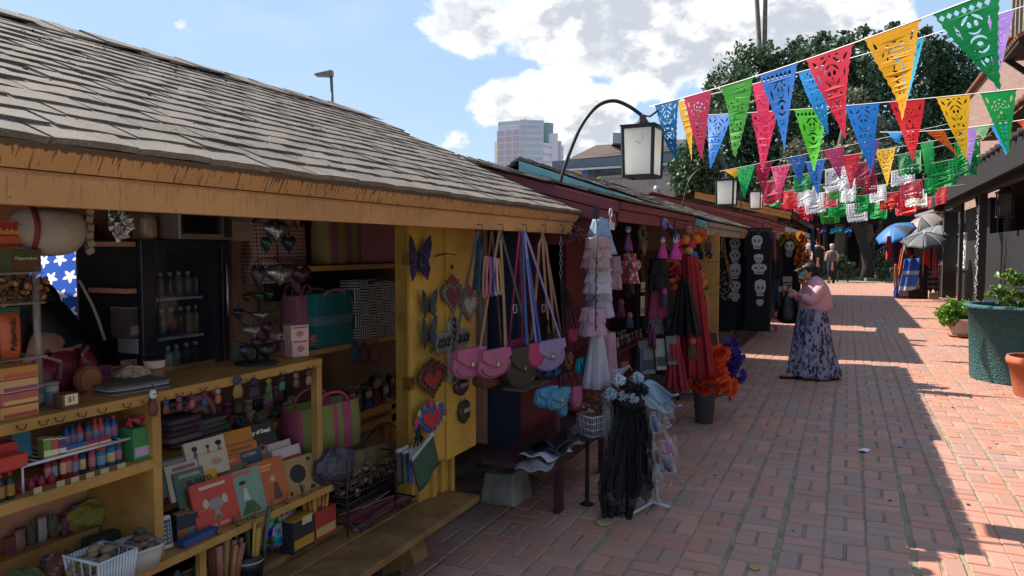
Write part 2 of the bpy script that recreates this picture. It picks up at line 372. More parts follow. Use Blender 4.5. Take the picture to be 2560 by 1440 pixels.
def fascia_material(name,c,top,k=1):
    m,t,b=newmat(name);c=lin(c);oc=t.new('ShaderNodeNewGeometry').outputs['Position'];z=t.sep(oc)[2]
    col=t.mix(t.ramp(t.noise(oc,3,5,.6),.3,.7),tuple(v*.86 for v in c),tuple(v*1.1 for v in c))
    oy=t.comb(0,t.sep(oc)[1],t.math('MULTIPLY',z,.12));dep=t.math('SUBTRACT',top,z)
    ln=t.math('SUBTRACT',t.math('MULTIPLY_ADD',t.noise(oy,21,2,.6),.36,-.12),dep)
    st=t.ramp(t.noise(oy,105,2,.6),.55,.60);cl=t.ramp(t.noise(oy,2.3,3,.6),.20,.45)
    dr=t.math('MULTIPLY',t.math('MULTIPLY',st,t.ramp(ln,-.005,.02)),cl)
    big=t.math('MULTIPLY',t.ramp(t.noise(oy,6,3,.7),.62,.70),t.ramp(dep,.06,.0))
    edge=t.ramp(t.math('MULTIPLY_ADD',t.noise(oy,40,2,.5),.022,-.004),.0,.001);edge=t.ramp(t.math('SUBTRACT',t.math('MULTIPLY',t.noise(oy,60,3,.6),.024),dep),-.001,.004)
    f_=t.math('MAXIMUM',t.math('MAXIMUM',dr,big),edge)
    col=t.mix(t.math('MULTIPLY',f_,.85*k),col,(.025,.019,.016))
    sp=t.ramp(t.noise(oc,30,2,.5),.73,.78);col=t.mix(t.math('MULTIPLY',sp,.6),col,(.06,.04,.03))
    t.put(b.inputs['Base Color'],col);b.inputs['Roughness'].default_value=.6
    bn=t.new('ShaderNodeBump');bn.inputs['Strength'].default_value=.2;bn.inputs['Distance'].default_value=.003;t.put(bn.inputs['Height'],t.noise(t.mapping(oc,scale=(1,.2,1)),60,4,.6));t.put(b.inputs['Normal'],bn.outputs[0])
    return m
def shingle_material(name,c,g=.25):
    m,t,b=newmat(name);c=lin(c);pos=t.new('ShaderNodeNewGeometry').outputs['Position']
    oi=t.new('ShaderNodeObjectInfo').outputs['Random'];ri=t.new('ShaderNodeNewGeometry').outputs['Random Per Island']
    r=t.math('FRACT',t.math('ADD',t.math('MULTIPLY',oi,5.3),ri))
    col=t.mix(r,(c[0]*.62,c[1]*.58,c[2]*.54),tuple(v*1.2 for v in c))
    sp=t.noise(pos,420,2,.7);col=t.mix(t.ramp(sp,.35,.75),tuple(v*.45 for v in c),col)
    col=t.mix(t.math('MULTIPLY',t.ramp(sp,.60,.68),.75),col,lin('d8d2c8'))
    col=t.mix(t.math('MULTIPLY',t.ramp(t.noise(pos,4,6,.7),.46,.66),.55),col,lin('4a4036'))
    t.put(b.inputs['Base Color'],col);b.inputs['Roughness'].default_value=.8
    bn=t.new('ShaderNodeBump');bn.inputs['Strength'].default_value=.7;bn.inputs['Distance'].default_value=.004;t.put(bn.inputs['Height'],sp);t.put(b.inputs['Normal'],bn.outputs[0])
    return m
SHING=shingle_material('asphalt_shingle','94887b')
SHING2=shingle_material('old_wood_shake','7b7064')
def shingle_field(roof,E,R,y0,y1,expo,w,mobj,maxobj,nm='shingle',vis=None,th=.011):
    """E, R = (x, z) of eave and ridge; courses of shingles run along y"""
    ex,ez=E;rx,rz=R;L=math.hypot(rx-ex,rz-ez);ux,uz=(rx-ex)/L,(rz-ez)/L;nx,nz=-uz,ux
    if nz<0:nx,nz=-nx,-nz
    rows=int(L/expo)+1;items=[]
    meshes=[]
    for k in range(4):
        q=MB();lw=w-.006-k*.002;ll=expo*1.9;jit=[U(-.006,.006)for _ in range(5)]
        # local: x' along slope up, y' along ridge; front edge at x'=0 ragged
        vs=[]
        for a in range(5):
            yy=-lw/2+lw*a/4;vs+=[(jit[a],yy,th+U(-.001,.001)),(ll,yy,.002),(jit[a]*.9+.002,yy,-.001)]
        fs=[]
        for a in range(4):
            i0=a*3;i1=(a+1)*3;fs+=[(i0,i0+1,i1+1,i1),(i0+2,i0,i1,i1+2)]
        fs+=[(0,2,1),(12,13,14)]
        q.add(vs,fs);meshes.append((q,q.mesh(nm,mobj)))
    ang=math.atan2(uz,ux)
    basis=Matrix(((ux,0,nx),(0,1,0),(uz,0,nz)))
    for r in range(rows):
        y=y0+(r%2)*w*.5-U(0,w*.3)
        s=r*expo-.012
        while y<y1:
            items.append((s+U(-.008,.008),y+w/2,r));y+=w
    out=[]
    for(s,y,r)in items:
        if y>y1+w*.3:continue
        p=Vector((ex+ux*s+nx*.004,y,ez+uz*s+nz*.004));pr=PROJ(p)
        big=pr[2]if(-60<pr[0]<2600 and pr[1]>-60 and pr[2]>0)else 1e4+abs(pr[2])
        out.append((big,p))
    out.sort(key=lambda q:q[0]);rest=MB()
    for i,(bg_,p)in enumerate(out):
        k=random.randrange(4);rr=Euler((U(-.02,.02),U(-.026,.008),U(-.02,.02))).to_matrix();Mx=basis@rr
        if i<maxobj:
            o=link(nm,meshes[k][1],roof,p-OFF[roof]);o.rotation_euler=Mx.to_euler()
        else:rest.add([Mx@Vector(v)+p for v in meshes[k][0].v],meshes[k][0].f)
    if rest.v:rest.build(nm,mobj,roof,kind='stuff')
# ---------------- stall 1
EX1,EZ1,RX1,RZ1=-1.72,1.945,-3.6,2.78
Y0,Y1=.2,4.88
S1=thing('market_stall','nearest ochre yellow stall with grey shingle roof and drip-stained fascia','market stall',(-2.7,2.5,0))
mb=MB()
mb.hexa([(EX1,Y0,EZ1-.03),(EX1,Y1,EZ1-.03),(RX1,Y1,RZ1-.03),(RX1,Y0,RZ1-.03),(EX1,Y0,EZ1),(EX1,Y1,EZ1),(RX1,Y1,RZ1),(RX1,Y0,RZ1)])
BX=-5.3;BZ=RZ1-(RX1-BX)*.2
mb.hexa([(BX,Y0,BZ-.7),(BX,Y1,BZ-.7),(RX1,Y1,RZ1-.03),(RX1,Y0,RZ1-.03),(BX,Y0,BZ-.67),(BX,Y1,BZ-.67),(RX1,Y1,RZ1),(RX1,Y0,RZ1)][:8])
RF1=mb.build('roof',wood_d,S1)
shingle_field(RF1,(EX1+.025,EZ1),(RX1,RZ1),Y0,Y1+.02,.122,.235,SHING,300,th=.017)
# ridge caps
y=Y0;k=0
capm=[]
for q in range(3):
    m_=MB();w_=.15
    m_.add([(-w_,0,-.055),(0,0,.012),(.19,0,-.066),(-w_,.27,-.068),(0,.27,-.004),(.19,.27,-.078),(-w_,0,-.07),(0,0,-.01),(.19,0,-.084)],[(0,1,4,3),(1,2,5,4),(0,6,7,1),(1,7,8,2),(2,8,5),(0,3,6)]);capm.append(m_.mesh('ridge_cap',SHING))
while y<Y1:
    o=link('ridge_cap',capm[k%3],RF1,Vector((RX1+.0,y,RZ1+.022+U(-.004,.006)))-OFF[RF1]);o.rotation_euler=(U(.02,.06),U(-.03,.03),U(-.03,.03));y+=.2+U(-.01,.01);k+=1
# fascia boards
FA=fascia_material('drip_stained_paint','b58350',EZ1-.006);FB=fascia_material('ochre_fascia_paint','b58350',EZ1-.062,.35)
mb=MB();mb.hexa([(EX1-.035,Y0,1.884),(EX1+.004,Y0,1.884),(EX1+.004,Y1-.035,1.884),(EX1-.035,Y1-.03,1.884),(EX1-.035,Y0,1.925),(EX1+.034,Y0,1.944),(EX1+.034,Y1,1.944),(EX1-.035,Y1,1.925)])
mb.build('drip_board',FA,S1)
mb=MB();mb.hexa([(EX1-.03,Y0,1.80),(EX1-.006,Y0,1.80),(EX1-.006,Y1-.10,1.80),(EX1-.03,Y1-.10,1.80),(EX1-.03,Y0,1.882),(EX1-.003,Y0,1.882),(EX1-.003,Y1-.045,1.882),(EX1-.03,Y1-.045,1.882)])
mb.build('fascia_board',FB,S1,bev=.002)
# gable infill and rake board at far end, soffit rafters
mb=MB();mb.prism([(EX1-.02,EZ1-.04),(RX1,RZ1-.04),(RX1,1.85),(EX1-.02,1.85)],Y1-.14,Y1-.11);mb.build('gable_board',wood_o,S1)
for yy in(.8,1.6,2.4,3.2,4.0,4.6):
    mb=MB();mb.beam((EX1-.05,yy,EZ1-.075),(RX1,yy,RZ1-.075),.05,.07);mb.build('rafter',wood_d,S1)
# walls and floor of stall
XF=-2.15;XB=-3.35
mb=MB();mb.box(XB,.2,.30,XF-.02,4.5,.36);mb.build('stall_floor',wood_d,S1)
# back wall with window opening, cut from four boards
w0=PX(70,560,XB);w1=PX(246,905,XB)
mb=MB()
mb.box(XB,.2,.3,XB-.05,w0.y,2.6);mb.box(XB,w1.y,.3,XB-.05,4.55,2.6);mb.box(XB,w0.y,w0.z,XB-.05,w1.y,2.6);mb.box(XB,w0.y,.3,XB-.05,w1.y,w1.z)
mb.build('back_wall',wood_br,S1)
mb=MB()
for q in(w1.y-.03,):mb.box(XB+.03,q-.02,w1.z,XB+.001,q+.02,w0.z)
mb.box(XB+.03,w0.y,w0.z-.04,XB+.002,w1.y,w0.z);mb.build('window_frame',wood_o,S1)
mb=MB();mb.box(XB,4.5,.3,XF-.1,4.55,2.1);mb.build('side_wall',wood_br,S1)
mb=MB();mb.box(XF-.38,3.12,.36,XF-.34,4.4,.66);mb.build('inner_panel',wood_br,S1)
# corner post at right of opening and its base
c,w,h=rect(1003,570,1020,1265,-2.12)
mb=MB();mb.box(-2.16,c.y-.025,.3,-2.06,c.y+.03,1.83);mb.box(-2.06,c.y+.0,.3,-2.035,c.y+.045,1.83);mb.build('corner_post',wood_gold,S1,bev=.003)
PYR=c.y
mb=MB();mb.box(-2.2,c.y+.04,.33,-2.03,c.y+.34,.72);mb.build('base_panel',wood_gold,S1,bev=.003)
for q in(.1,.19,.3):
    mb=MB();mb.box(-2.029,c.y+q,.33,-2.005,c.y+q+.035,.70);mb.build('batten',wood_gold,S1,bev=.002)
# shutter, hinged open
a=PX(1021,860,-1.98);b=PX(1190,860,-1.93)
zt=1.83;zb=PX(1150,1135,-1.94).z
SH=thing('shutter','open ochre shutter panel hung with tin hearts, butterflies and a cross','shutter',(a.x,a.y,zb))
wd=(b.y-a.y)
for k in range(2):
    mb=MB();y0_=a.y+k*wd/2+.002;y1_=a.y+(k+1)*wd/2-.002;xx=a.x+(b.x-a.x)*(k+.5)/2
    mb.hexa([(xx-.02,y0_,zb+(.03 if k==0 else 0)),(xx,y0_,zb),(xx+.012,y1_,zb+.01),(xx-.01,y1_,zb+.01),(xx-.02,y0_,zt),(xx,y0_,zt),(xx+.012,y1_,zt),(xx-.01,y1_,zt)])
    mb.build('plank',wood_gold,SH,bev=.002)
mb=MB();mb.tube([(-1.955,a.y+.22,1.66),(-1.945,a.y+.31,1.675),(-1.94,a.y+.42,1.668)],.0035);mb.tube([(-1.93,a.y+.66,.98),(-1.92,a.y+.66,.90)],.004);mb.build('latch_hook',black_m,SH)
for zz in(1.62,1.0):
    mb=MB();mb.box(-2.0,a.y-.022,zz,-1.955,a.y+.01,zz+.06);mb.build('hinge',mat('brass','8a6a30',metal=.8,rough=.4),SH)
# maroon/blue side of the gap and hanging plank beyond are built with stall 2
# counter and shelves
def shelf_line(name,z,X,ya,yb,dep,th=.035,m=wood_y,parent=None):
    mb=MB();mb.box(X-dep,ya,z-th,X,yb,z);return mb.build(name,m,parent or S1,bev=.003)
zc=PX(400,990,XF).z
yc1=PX(806,900,XF).y
shelf_line('counter',zc+.015,XF,.25,yc1,.34)
mb=MB();mb.box(XF-.04,yc1-.035,zc-.66,XF-.003,yc1,zc-.02);mb.build('counter_post',wood_y,S1,bev=.003)
zm=PX(200,1203,XF).z
ym=PX(385,1150,XF).y
shelf_line('shelf',zm,XF,.25,ym,.34)
mb=MB();mb.box(XF-.36,ym-.0,.62,XF-.002,ym+.035,zc-.02);mb.build('divider_post',wood_y,S1,bev=.003)
mb=MB();mb.box(XF-.36,.25,.36,XF-.35,ym,zc-.03);mb.box(XF-.66,ym,.36,XF-.65,yc1,zc-.03);mb.box(XF-.65,ym,.36,XF-.36,ym+.01,zc-.03);mb.build('shelf_back',wood_br,S1)
zl=PX(700,1271,XF+.04).z;yl=PX(836,1213,XF+.04).y
shelf_line('shelf',zl,XF+.04,.25,yl,.40,th=.03)
mb=MB();q=PX(515,1400,XF).y;mb.box(XF-.02,q-.03,.36,XF+.002,q+.0,zl-.03);mb.build('shelf_leg',wood_y,S1)
mb=MB();mb.box(XF-.345,.25,.36,XF-.30,3.3,.40);mb.build('kick_board',wood_d,S1)
# interior right bay shelves
XS=-2.62
for(pxa,pya,dd)in((900,661,.3),(930,848,.3),(945,1027,.25)):
    z_=PX(pxa,pya,XS).z;shelf_line('shelf',z_,XS,PX(760 if pya<900 else 880,pya,XS).y,4.3,dd,th=.03)
mb=MB();z_=PX(900,661,XS).z;mb.box(XS-.29,PX(765,700,XS).y,z_-.20,XS-.28,4.3,z_-.03);mb.build('dark_backing',wood_d,S1)
mb=MB();q=PX(700,700,-3.0).y;mb.box(XB,q-.02,1.0,XB+.5,q,2.1);mb.build('partition',mat('pale_inner_board','c09a80',rough=.8),S1)
# front bench
xb0,xb1=-2.14,-1.80;zb_=.36
BN=thing('bench','worn wooden plank bench along the foot of the nearest stall','bench',(-1.95,2.2,0))
ye=PX(1199,1282,xb1).y
for k,(xa,xc)in enumerate(((xb0,xb0+.10),(xb0+.105,xb1))):
    mb=MB();mb.box(xa,.3,zb_-.035,xc,ye-(.03 if k==0 else 0),zb_+(.0 if k else .012));mb.build('plank',wood_n,BN,bev=.003)
mb=MB();mb.beam((xb1-.30,2.95,.14),(xb1-.02,2.95,.27),.12,.09);mb.build('bracket',wood_n,BN,bev=.004)
mb=MB();mb.box(xb0+.05,2.85,0,xb0+.15,3.05,zb_-.036);mb.box(xb0+.05,1.2,0,xb0+.15,1.35,zb_-.036);mb.build('leg',wood_d,BN)
# underfloor darkness: added dark board set back, stands in for shade
mb=MB();mb.box(XF-.3,.3,0.0,XF-.25,3.4,.3);mb.build('underfloor_dark_board',wood_d,S1)
# ---------------- generic gable stall further up the row
def gable_stall(label,y0,y1,E,R,mf,mr,mw,shing,rake2=True,base=.25,closed=0):
    s=thing('market_stall',label,'market stall',((E[0]+R[0])/2,(y0+y1)/2,0))
    ex,ez=E;rx,rz=R
    mb=MB()
    mb.hexa([(ex,y0,ez-.03),(ex,y1,ez-.03),(rx,y1,rz-.03),(rx,y0,rz-.03),(ex,y0,ez),(ex,y1,ez),(rx,y1,rz),(rx,y0,rz)])
    bx=rx-1.5;bz=rz-1.5*(rz-ez)/(ex-rx)
    mb.hexa([(bx,y0,bz-.03),(bx,y1,bz-.03),(rx-.001,y1,rz-.03),(rx-.001,y0,rz-.03),(bx,y0,bz),(bx,y1,bz),(rx-.001,y1,rz),(rx-.001,y0,rz)])
    rf=mb.build('roof',wood_d,s)
    shingle_field(rf,(ex+.02,ez),(rx,rz),y0,y1,.14,.26,shing,0,th=.014)
    # ridge caps, joined
    mb=MB();y=y0
    while y<y1:
        z=rz+.03+U(-.006,.008);mb.add([(rx+.14,y,z-.05),(rx,y,z+.01),(rx-.12,y,z-.05),(rx+.14,y+.27,z-.06),(rx,y+.27,z),(rx-.12,y+.27,z-.06),(rx+.14,y,z-.068),(rx-.12,y,z-.068)],[(0,1,4,3),(1,2,5,4),(6,0,1),(6,1,2),(6,2,7)]);y+=.22
    mb.build('ridge_cap',shing,rf,kind='stuff')
    # rake boards on the gable end that faces down the street
    def rk(d0,d1,off,nm,m):
        mb=MB();mb.hexa([(ex+off,y0-.03,ez-d1),(rx,y0-.03,rz-d1),(rx,y0,rz-d1),(ex+off,y0,ez-d1),(ex+off,y0-.03,ez-d0),(rx,y0-.03,rz-d0),(rx,y0,rz-d0),(ex+off,y0,ez-d0)]);mb.build(nm,m,s,bev=.003)
    rk(.012,.085,.0,'rake_board',mr);rk(.088,.175,-.02,'rake_board',mr)
    mb=MB();mb.box(ex-.005,y0,ez-.06,ex+.02,y1,ez-.012);mb.build('fascia_board',mf,s,bev=.003)
    mb=MB();mb.box(ex-.015,y0,ez-.145,ex+.006,y1,ez-.063);mb.build('fascia_board',mf,s,bev=.003)
    mb=MB();mb.prism([(ex-.03,ez-.175),(rx,rz-.175),(bx,bz-.05),(bx,ez-.3),(ex-.4,ez-.3)],y0+.02,y0+.04);mb.build('gable_board',mw,s)
    y=y0+.4
    while y<y1:mb=MB();mb.beam((ex-.03,y,ez-.07),(rx,y,rz-.07),.05,.07);mb.build('rafter',wood_d,s);y+=.7
    mb=MB();mb.box(rx-.9,y0+.05,base,rx-.95,y1-.05,rz-.3);mb.build('back_wall',mw,s)
    return s
E2=(-1.42,PX(1734,540,-1.42).z);R2=PY(930,345,5.0);R2=(R2.x,R2.z);y2b=PX(1736,550,-1.42).y
S2=gable_stall('maroon stall with double rake board and weathered shingles, second in the row',4.9,y2b,E2,R2,wood_m,wood_m,wood_m,shingle_material('weathered_shake','857a6c'))
E3=(-1.30,PX(1890,576,-1.30).z);Y3=y2b+.05;R3=PY(1300,401,Y3);R3=(R3.x,R3.z);y3b=PX(1891,580,-1.30).y
S3=gable_stall('stall with teal rake board and weathered grey eave board, third in the row',Y3,y3b,E3,R3,wood_g,wood_t,wood_br,SHING2)
E4=(-1.25,PX(1930,556,-1.25).z+.02);R4=PY(1632,484,12.6);R4=(R4.x,R4.z);y4b=PX(1962,575,-1.25).y
S4=gable_stall('stall with a rusty red board roof edge, behind the teal one',12.6,min(y4b,17.8),E4,R4,wood_r,wood_r,wood_d,mat('red_roofing','86413a',rough=.8,var=.3))
E5=(-1.2,2.55);R5=(-3.4,3.1)
S5=gable_stall('dark stall with an ochre edged awning, beyond the red roofed one',18.2,30,E5,R5,wood_d,wood_o,wood_d,mat('dark_roofing','3c3632',rough=.8,var=.3))
# yellow end piece of third fascia
mb=MB();mb.box(E3[0]+.008,y3b-1.9,E3[1]-.14,E3[0]+.03,y3b-.0,E3[1]-.03);mb.build('end_board',wood_y,S3,bev=.004)
# stall 2: lower wall of tongue and groove, stone foot, posts, counter
X2=-2.02
w0=PX(1195,1100,X2).y;w1=PX(1452,1050,X2).y;zt2=PX(1300,968,X2).z;zb2=PX(1240,1186,X2).z
n=13
for k in range(n):
    ya=4.62+(w1-4.62)*k/n;yb=4.62+(w1-4.62)*(k+1)/n-.006
    mb=MB();mb.box(X2-.02,ya,zb2,X2+.0,yb,zt2);mb.build('wall_plank',wood_m,S2,bev=.004)
mb=MB();mb.box(X2-.03,4.66,zb2-.03,X2-.021,w1+1.9,zt2);mb.build('wall_board',wood_m,S2)
mb=MB();mb.box(X2-.5,4.64,zt2-.03,X2+.1,w1+1.9,zt2);mb.build('counter',wood_m,S2,bev=.003)
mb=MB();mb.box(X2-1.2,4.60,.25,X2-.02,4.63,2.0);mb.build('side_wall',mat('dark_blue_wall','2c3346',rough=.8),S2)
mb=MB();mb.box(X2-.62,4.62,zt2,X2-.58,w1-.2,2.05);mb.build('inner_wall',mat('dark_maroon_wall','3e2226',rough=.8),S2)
mb=MB();mb.box(X2-.3,w1+.35,zt2,X2-.26,y2b,2.0);mb.build('inner_wall',wood_m,S2)
mb=MB();mb.box(-3.4,4.7,.2,-2.1,y2b-.1,.26);mb.build('stall_floor',wood_d,S2)
c=PX(1270,1215,X2+.0)
mb=MB();c0=PZ(1262,1250,0);random.seed(5)
mb.hexa([(c0.x-.14+0,c0.y-.12,0),(c0.x+.13,c0.y-.13,0),(c0.x+.15,c0.y+.15,0),(c0.x-.12,c0.y+.14,0),(c0.x-.11,c0.y-.10,.20),(c0.x+.10,c0.y-.10,.215),(c0.x+.12,c0.y+.11,.225),(c0.x-.1,c0.y+.12,.21)])
mb.build('stone_block',mat('rough_stone','8d857a',rough=.95,var=.3,ns=9,bump=1,bs=30,dirt=.3),label='rough grey stone block propping up the maroon stall corner',cat='stone',bev=.02,loc=c0)
# bench of stall 2
b0=PZ(1285,1165,.40);zb=.42
BN2=thing('bench','low maroon bench in front of the maroon stall holding wrapped plates','bench',(X2+.2,5.2,0))
a=PX(1300,1162,X2+.28)
mb=MB();mb.box(X2+.02,a.y,a.z-.03,X2+.42,a.y+1.5,a.z);mb.build('seat',mat('dark_maroon_wood','45262a',rough=.7,var=.3,ns=8,dirt=.3),BN2,bev=.004);ZBN2=a.z;YBN2=a.y
mb=MB();mb.box(X2+.38,a.y+.05,a.z-.09,X2+.41,a.y+1.45,a.z-.031);mb.build('apron',MATS['dark_maroon_wood'],BN2)
for yy in(.42,1.35):
    mb=MB();mb.box(X2+.33,a.y+yy,0,X2+.37,a.y+yy+.08,a.z-.031);mb.build('leg',MATS['dark_maroon_wood'],BN2)
# stall 3 side: ochre shutter boards facing us and dark interior
p0=PY(1712,625,8.1);p1=PY(1800,625,8.1)
zz=[PY(1750,v,8.1).z for v in(580,655,735,830)]
for k in range(3):
    mb=MB();mb.box(p0.x,8.05,zz[k+1]+.004,p1.x,8.08,zz[k]);mb.build('shutter_board',wood_y,S3,bev=.003)
mb=MB();mb.box(-2.3,8.1,.3,-1.62,y3b,.8);mb.build('counter_wall',wood_d,S3)
mb=MB();mb.box(-2.1,8.1,.3,-2.06,y3b,2.1);mb.build('inner_wall',wood_d,S3)
for s_,ya,yb in((S4,12.6,17.6),(S5,18.2,30)):
    mb=MB();mb.box(-2.3,ya+.1,.1,-1.6,yb,.9);mb.build('counter_wall',wood_d,s_)
    mb=MB();mb.box(-2.3,ya+.05,.1,-1.9,ya+.09,2.2);mb.build('side_wall',wood_d,s_)
# ================================================================ LANTERNS
pane_m=mat('milky_pane','fcfdfa',rough=.45,var=.04,ns=3,dirt=.08,trans=.8)
rust_m=mat('rusty_iron','4a3630',rough=.7,var=.4,ns=20)
pipe_m=mat('black_pipe','23201f',rough=.45,var=.15)
def lantern(label,pxs,cx,ytop,ybot,w,depth,arm,hook=True,group='milky pane street lanterns on bent pipes'):
    """arm: list of photo points of the pipe, all at this distance"""
    c=PD(cx,(ytop+ybot)/2,depth);k=depth/F;W=w*k;H=(ybot-ytop)*k
    t=thing('street_lantern',label,'lantern',PD(arm[0][0],arm[0][1],depth),group)
    pts=[PD(a,b,depth)for a,b in arm]
    sm=[]
    for i in range(len(pts)-1):
        p_,q_,r_,s_=pts[max(i-1,0)],pts[i],pts[i+1],pts[min(i+2,len(pts)-1)]
        for u in np.linspace(0,1,6,endpoint=False):
            sm.append(.5*((2*q_)+(r_-p_)*u+(2*p_-5*q_+4*r_-s_)*u*u+(-p_+3*q_-3*r_+s_)*u**3))
    sm.append(pts[-1])
    mb=MB();mb.tube(sm,.0135,8);mb.build('bent_pipe',pipe_m,t)
    top=c+Vector((0,0,H/2));bot=c-Vector((0,0,H/2))
    ang=YAW+math.radians(-28);ca,sa=math.cos(ang),math.sin(ang);a_=W/2/1.22
    def loc(x,y,z):return Vector((c.x+x*ca-y*sa,c.y+x*sa+y*ca,z))
    cor=[(-1,-1),(1,-1),(1,1),(-1,1)];tt=.93
    mb=MB();f=W*.035
    for(x,y)in cor:mb.beam(loc(x*a_,y*a_,top.z),loc(x*a_*tt,y*a_*tt,bot.z),f*2,f*2)
    for z_,kk,h in((top.z,1.0,f*2),(bot.z,tt,f*2)):
        for i in range(4):x,y=cor[i];x2,y2=cor[(i+1)%4];mb.beam(loc(x*a_*kk,y*a_*kk,z_),loc(x2*a_*kk,y2*a_*kk,z_),f*2,h)
    mb.build('frame',black_m,t)
    for i in range(4):
        x,y=cor[i];x2,y2=cor[(i+1)%4];q=.97;mb=MB();e=.94
        P=[loc((x*(1+e)/2+x2*(1-e)/2)*a_*q,(y*(1+e)/2+y2*(1-e)/2)*a_*q,top.z-f),loc((x2*(1+e)/2+x*(1-e)/2)*a_*q,(y2*(1+e)/2+y*(1-e)/2)*a_*q,top.z-f),
             loc((x2*(1+e)/2+x*(1-e)/2)*a_*tt*q,(y2*(1+e)/2+y*(1-e)/2)*a_*tt*q,bot.z+f),loc((x*(1+e)/2+x2*(1-e)/2)*a_*tt*q,(y*(1+e)/2+y2*(1-e)/2)*a_*tt*q,bot.z+f)]
        mb.add(P,[(0,1,2,3)]);mb.build('pane',pane_m,t,solid=.003)
    mb=MB();o_=a_*1.12
    for zz_,k1 in((top.z+f,1.12),):
        P=[loc(x*a_*k1,y*a_*k1,top.z+f*.5)for x,y in cor]+[loc(x*a_*k1,y*a_*k1,top.z+f*1.8)for x,y in cor];mb.hexa(P)
        P=[loc(x*a_*1.05,y*a_*1.05,top.z+f*1.8)for x,y in cor]+[loc(x*a_*.4,y*a_*.4,top.z+H*.07)for x,y in cor];mb.hexa(P)
    mb.build('roof_plate',black_m,t)
    mb=MB();mb.lathe([(a_*.62,0),(a_*.55,H*.03),(a_*.34,H*.10),(a_*.22,H*.17),(a_*.2,H*.22),(a_*.1,H*.24)],12,(c.x,c.y,top.z+f*1.8))
    mb.beam((c.x,c.y,top.z+H*.22),sm[-1],.02,.02)
    mb.build('cap',rust_m,t)
    if hook:
        mb=MB();d=loc(W*.25,0,0)-loc(0,0,0);e_=sm[-1]
        mb.tube([e_,e_+d*.9+Vector((0,0,-H*.04)),e_+d*2.2+Vector((0,0,H*.12))],.008,6);mb.build('hook',rust_m,t)
    return t,c
L1,_=lantern('nearest milky lantern on a black bent pipe rising behind the ochre stall roof',0,1606,322,442,96,5.4,
             [(1384,530),(1402,450),(1425,380),(1455,312),(1493,266),(1533,252),(1571,265),(1604,288)])
mb=MB();q=PD(1598,338,5.22);mb.tube([PD(1605,332,5.25),PD(1606,348,5.245),PD(1598,358,5.24),PD(1590,352,5.24)],.002,5);mb.build('wire',black_m,L1)
lantern('second milky lantern in the row, beside a folded yellow flag',0,1816,452,513,52,9.8,[(1704,528),(1712,490),(1722,455),(1738,432),(1760,418),(1785,425),(1816,440)],hook=False)
lantern('third milky lantern in the row, small with a pointed cap',0,1890,480,522,32,15,[(1852,560),(1853,520),(1852,480),(1862,462),(1880,460),(1890,470)],hook=False)
lantern('fourth and farthest milky lantern in the row',0,1928,510,543,28,19,[(1912,590),(1910,540),(1908,505),(1916,495),(1928,503)],hook=False)
# distant street lamp over the ridge
t=thing('street_lamp','distant grey street lamp head standing above the shingle ridge','street lamp',PD(834,300,26))
mb=MB();mb.tube([PD(836,380,26),PD(828,188,26)],.055,8);mb.build('pole',mat('grey_pole','5c5f62',rough=.5),t)
mb=MB();a=PD(790,188,26);b=PD(830,186,26);mb.prism([(-.58,0),(-.5,.04),(0,.15),(.06,.15),(.06,-.02),(-.05,-.06),(-.5,-.04)],-.14,.14);
h=link('lamp_head',mb.mesh('lamp_head',mat('lamp_grey','6a6a66',rough=.5)),t,PD(828,188,26)-OFF[t]);h.rotation_euler=(0,0,YAW)
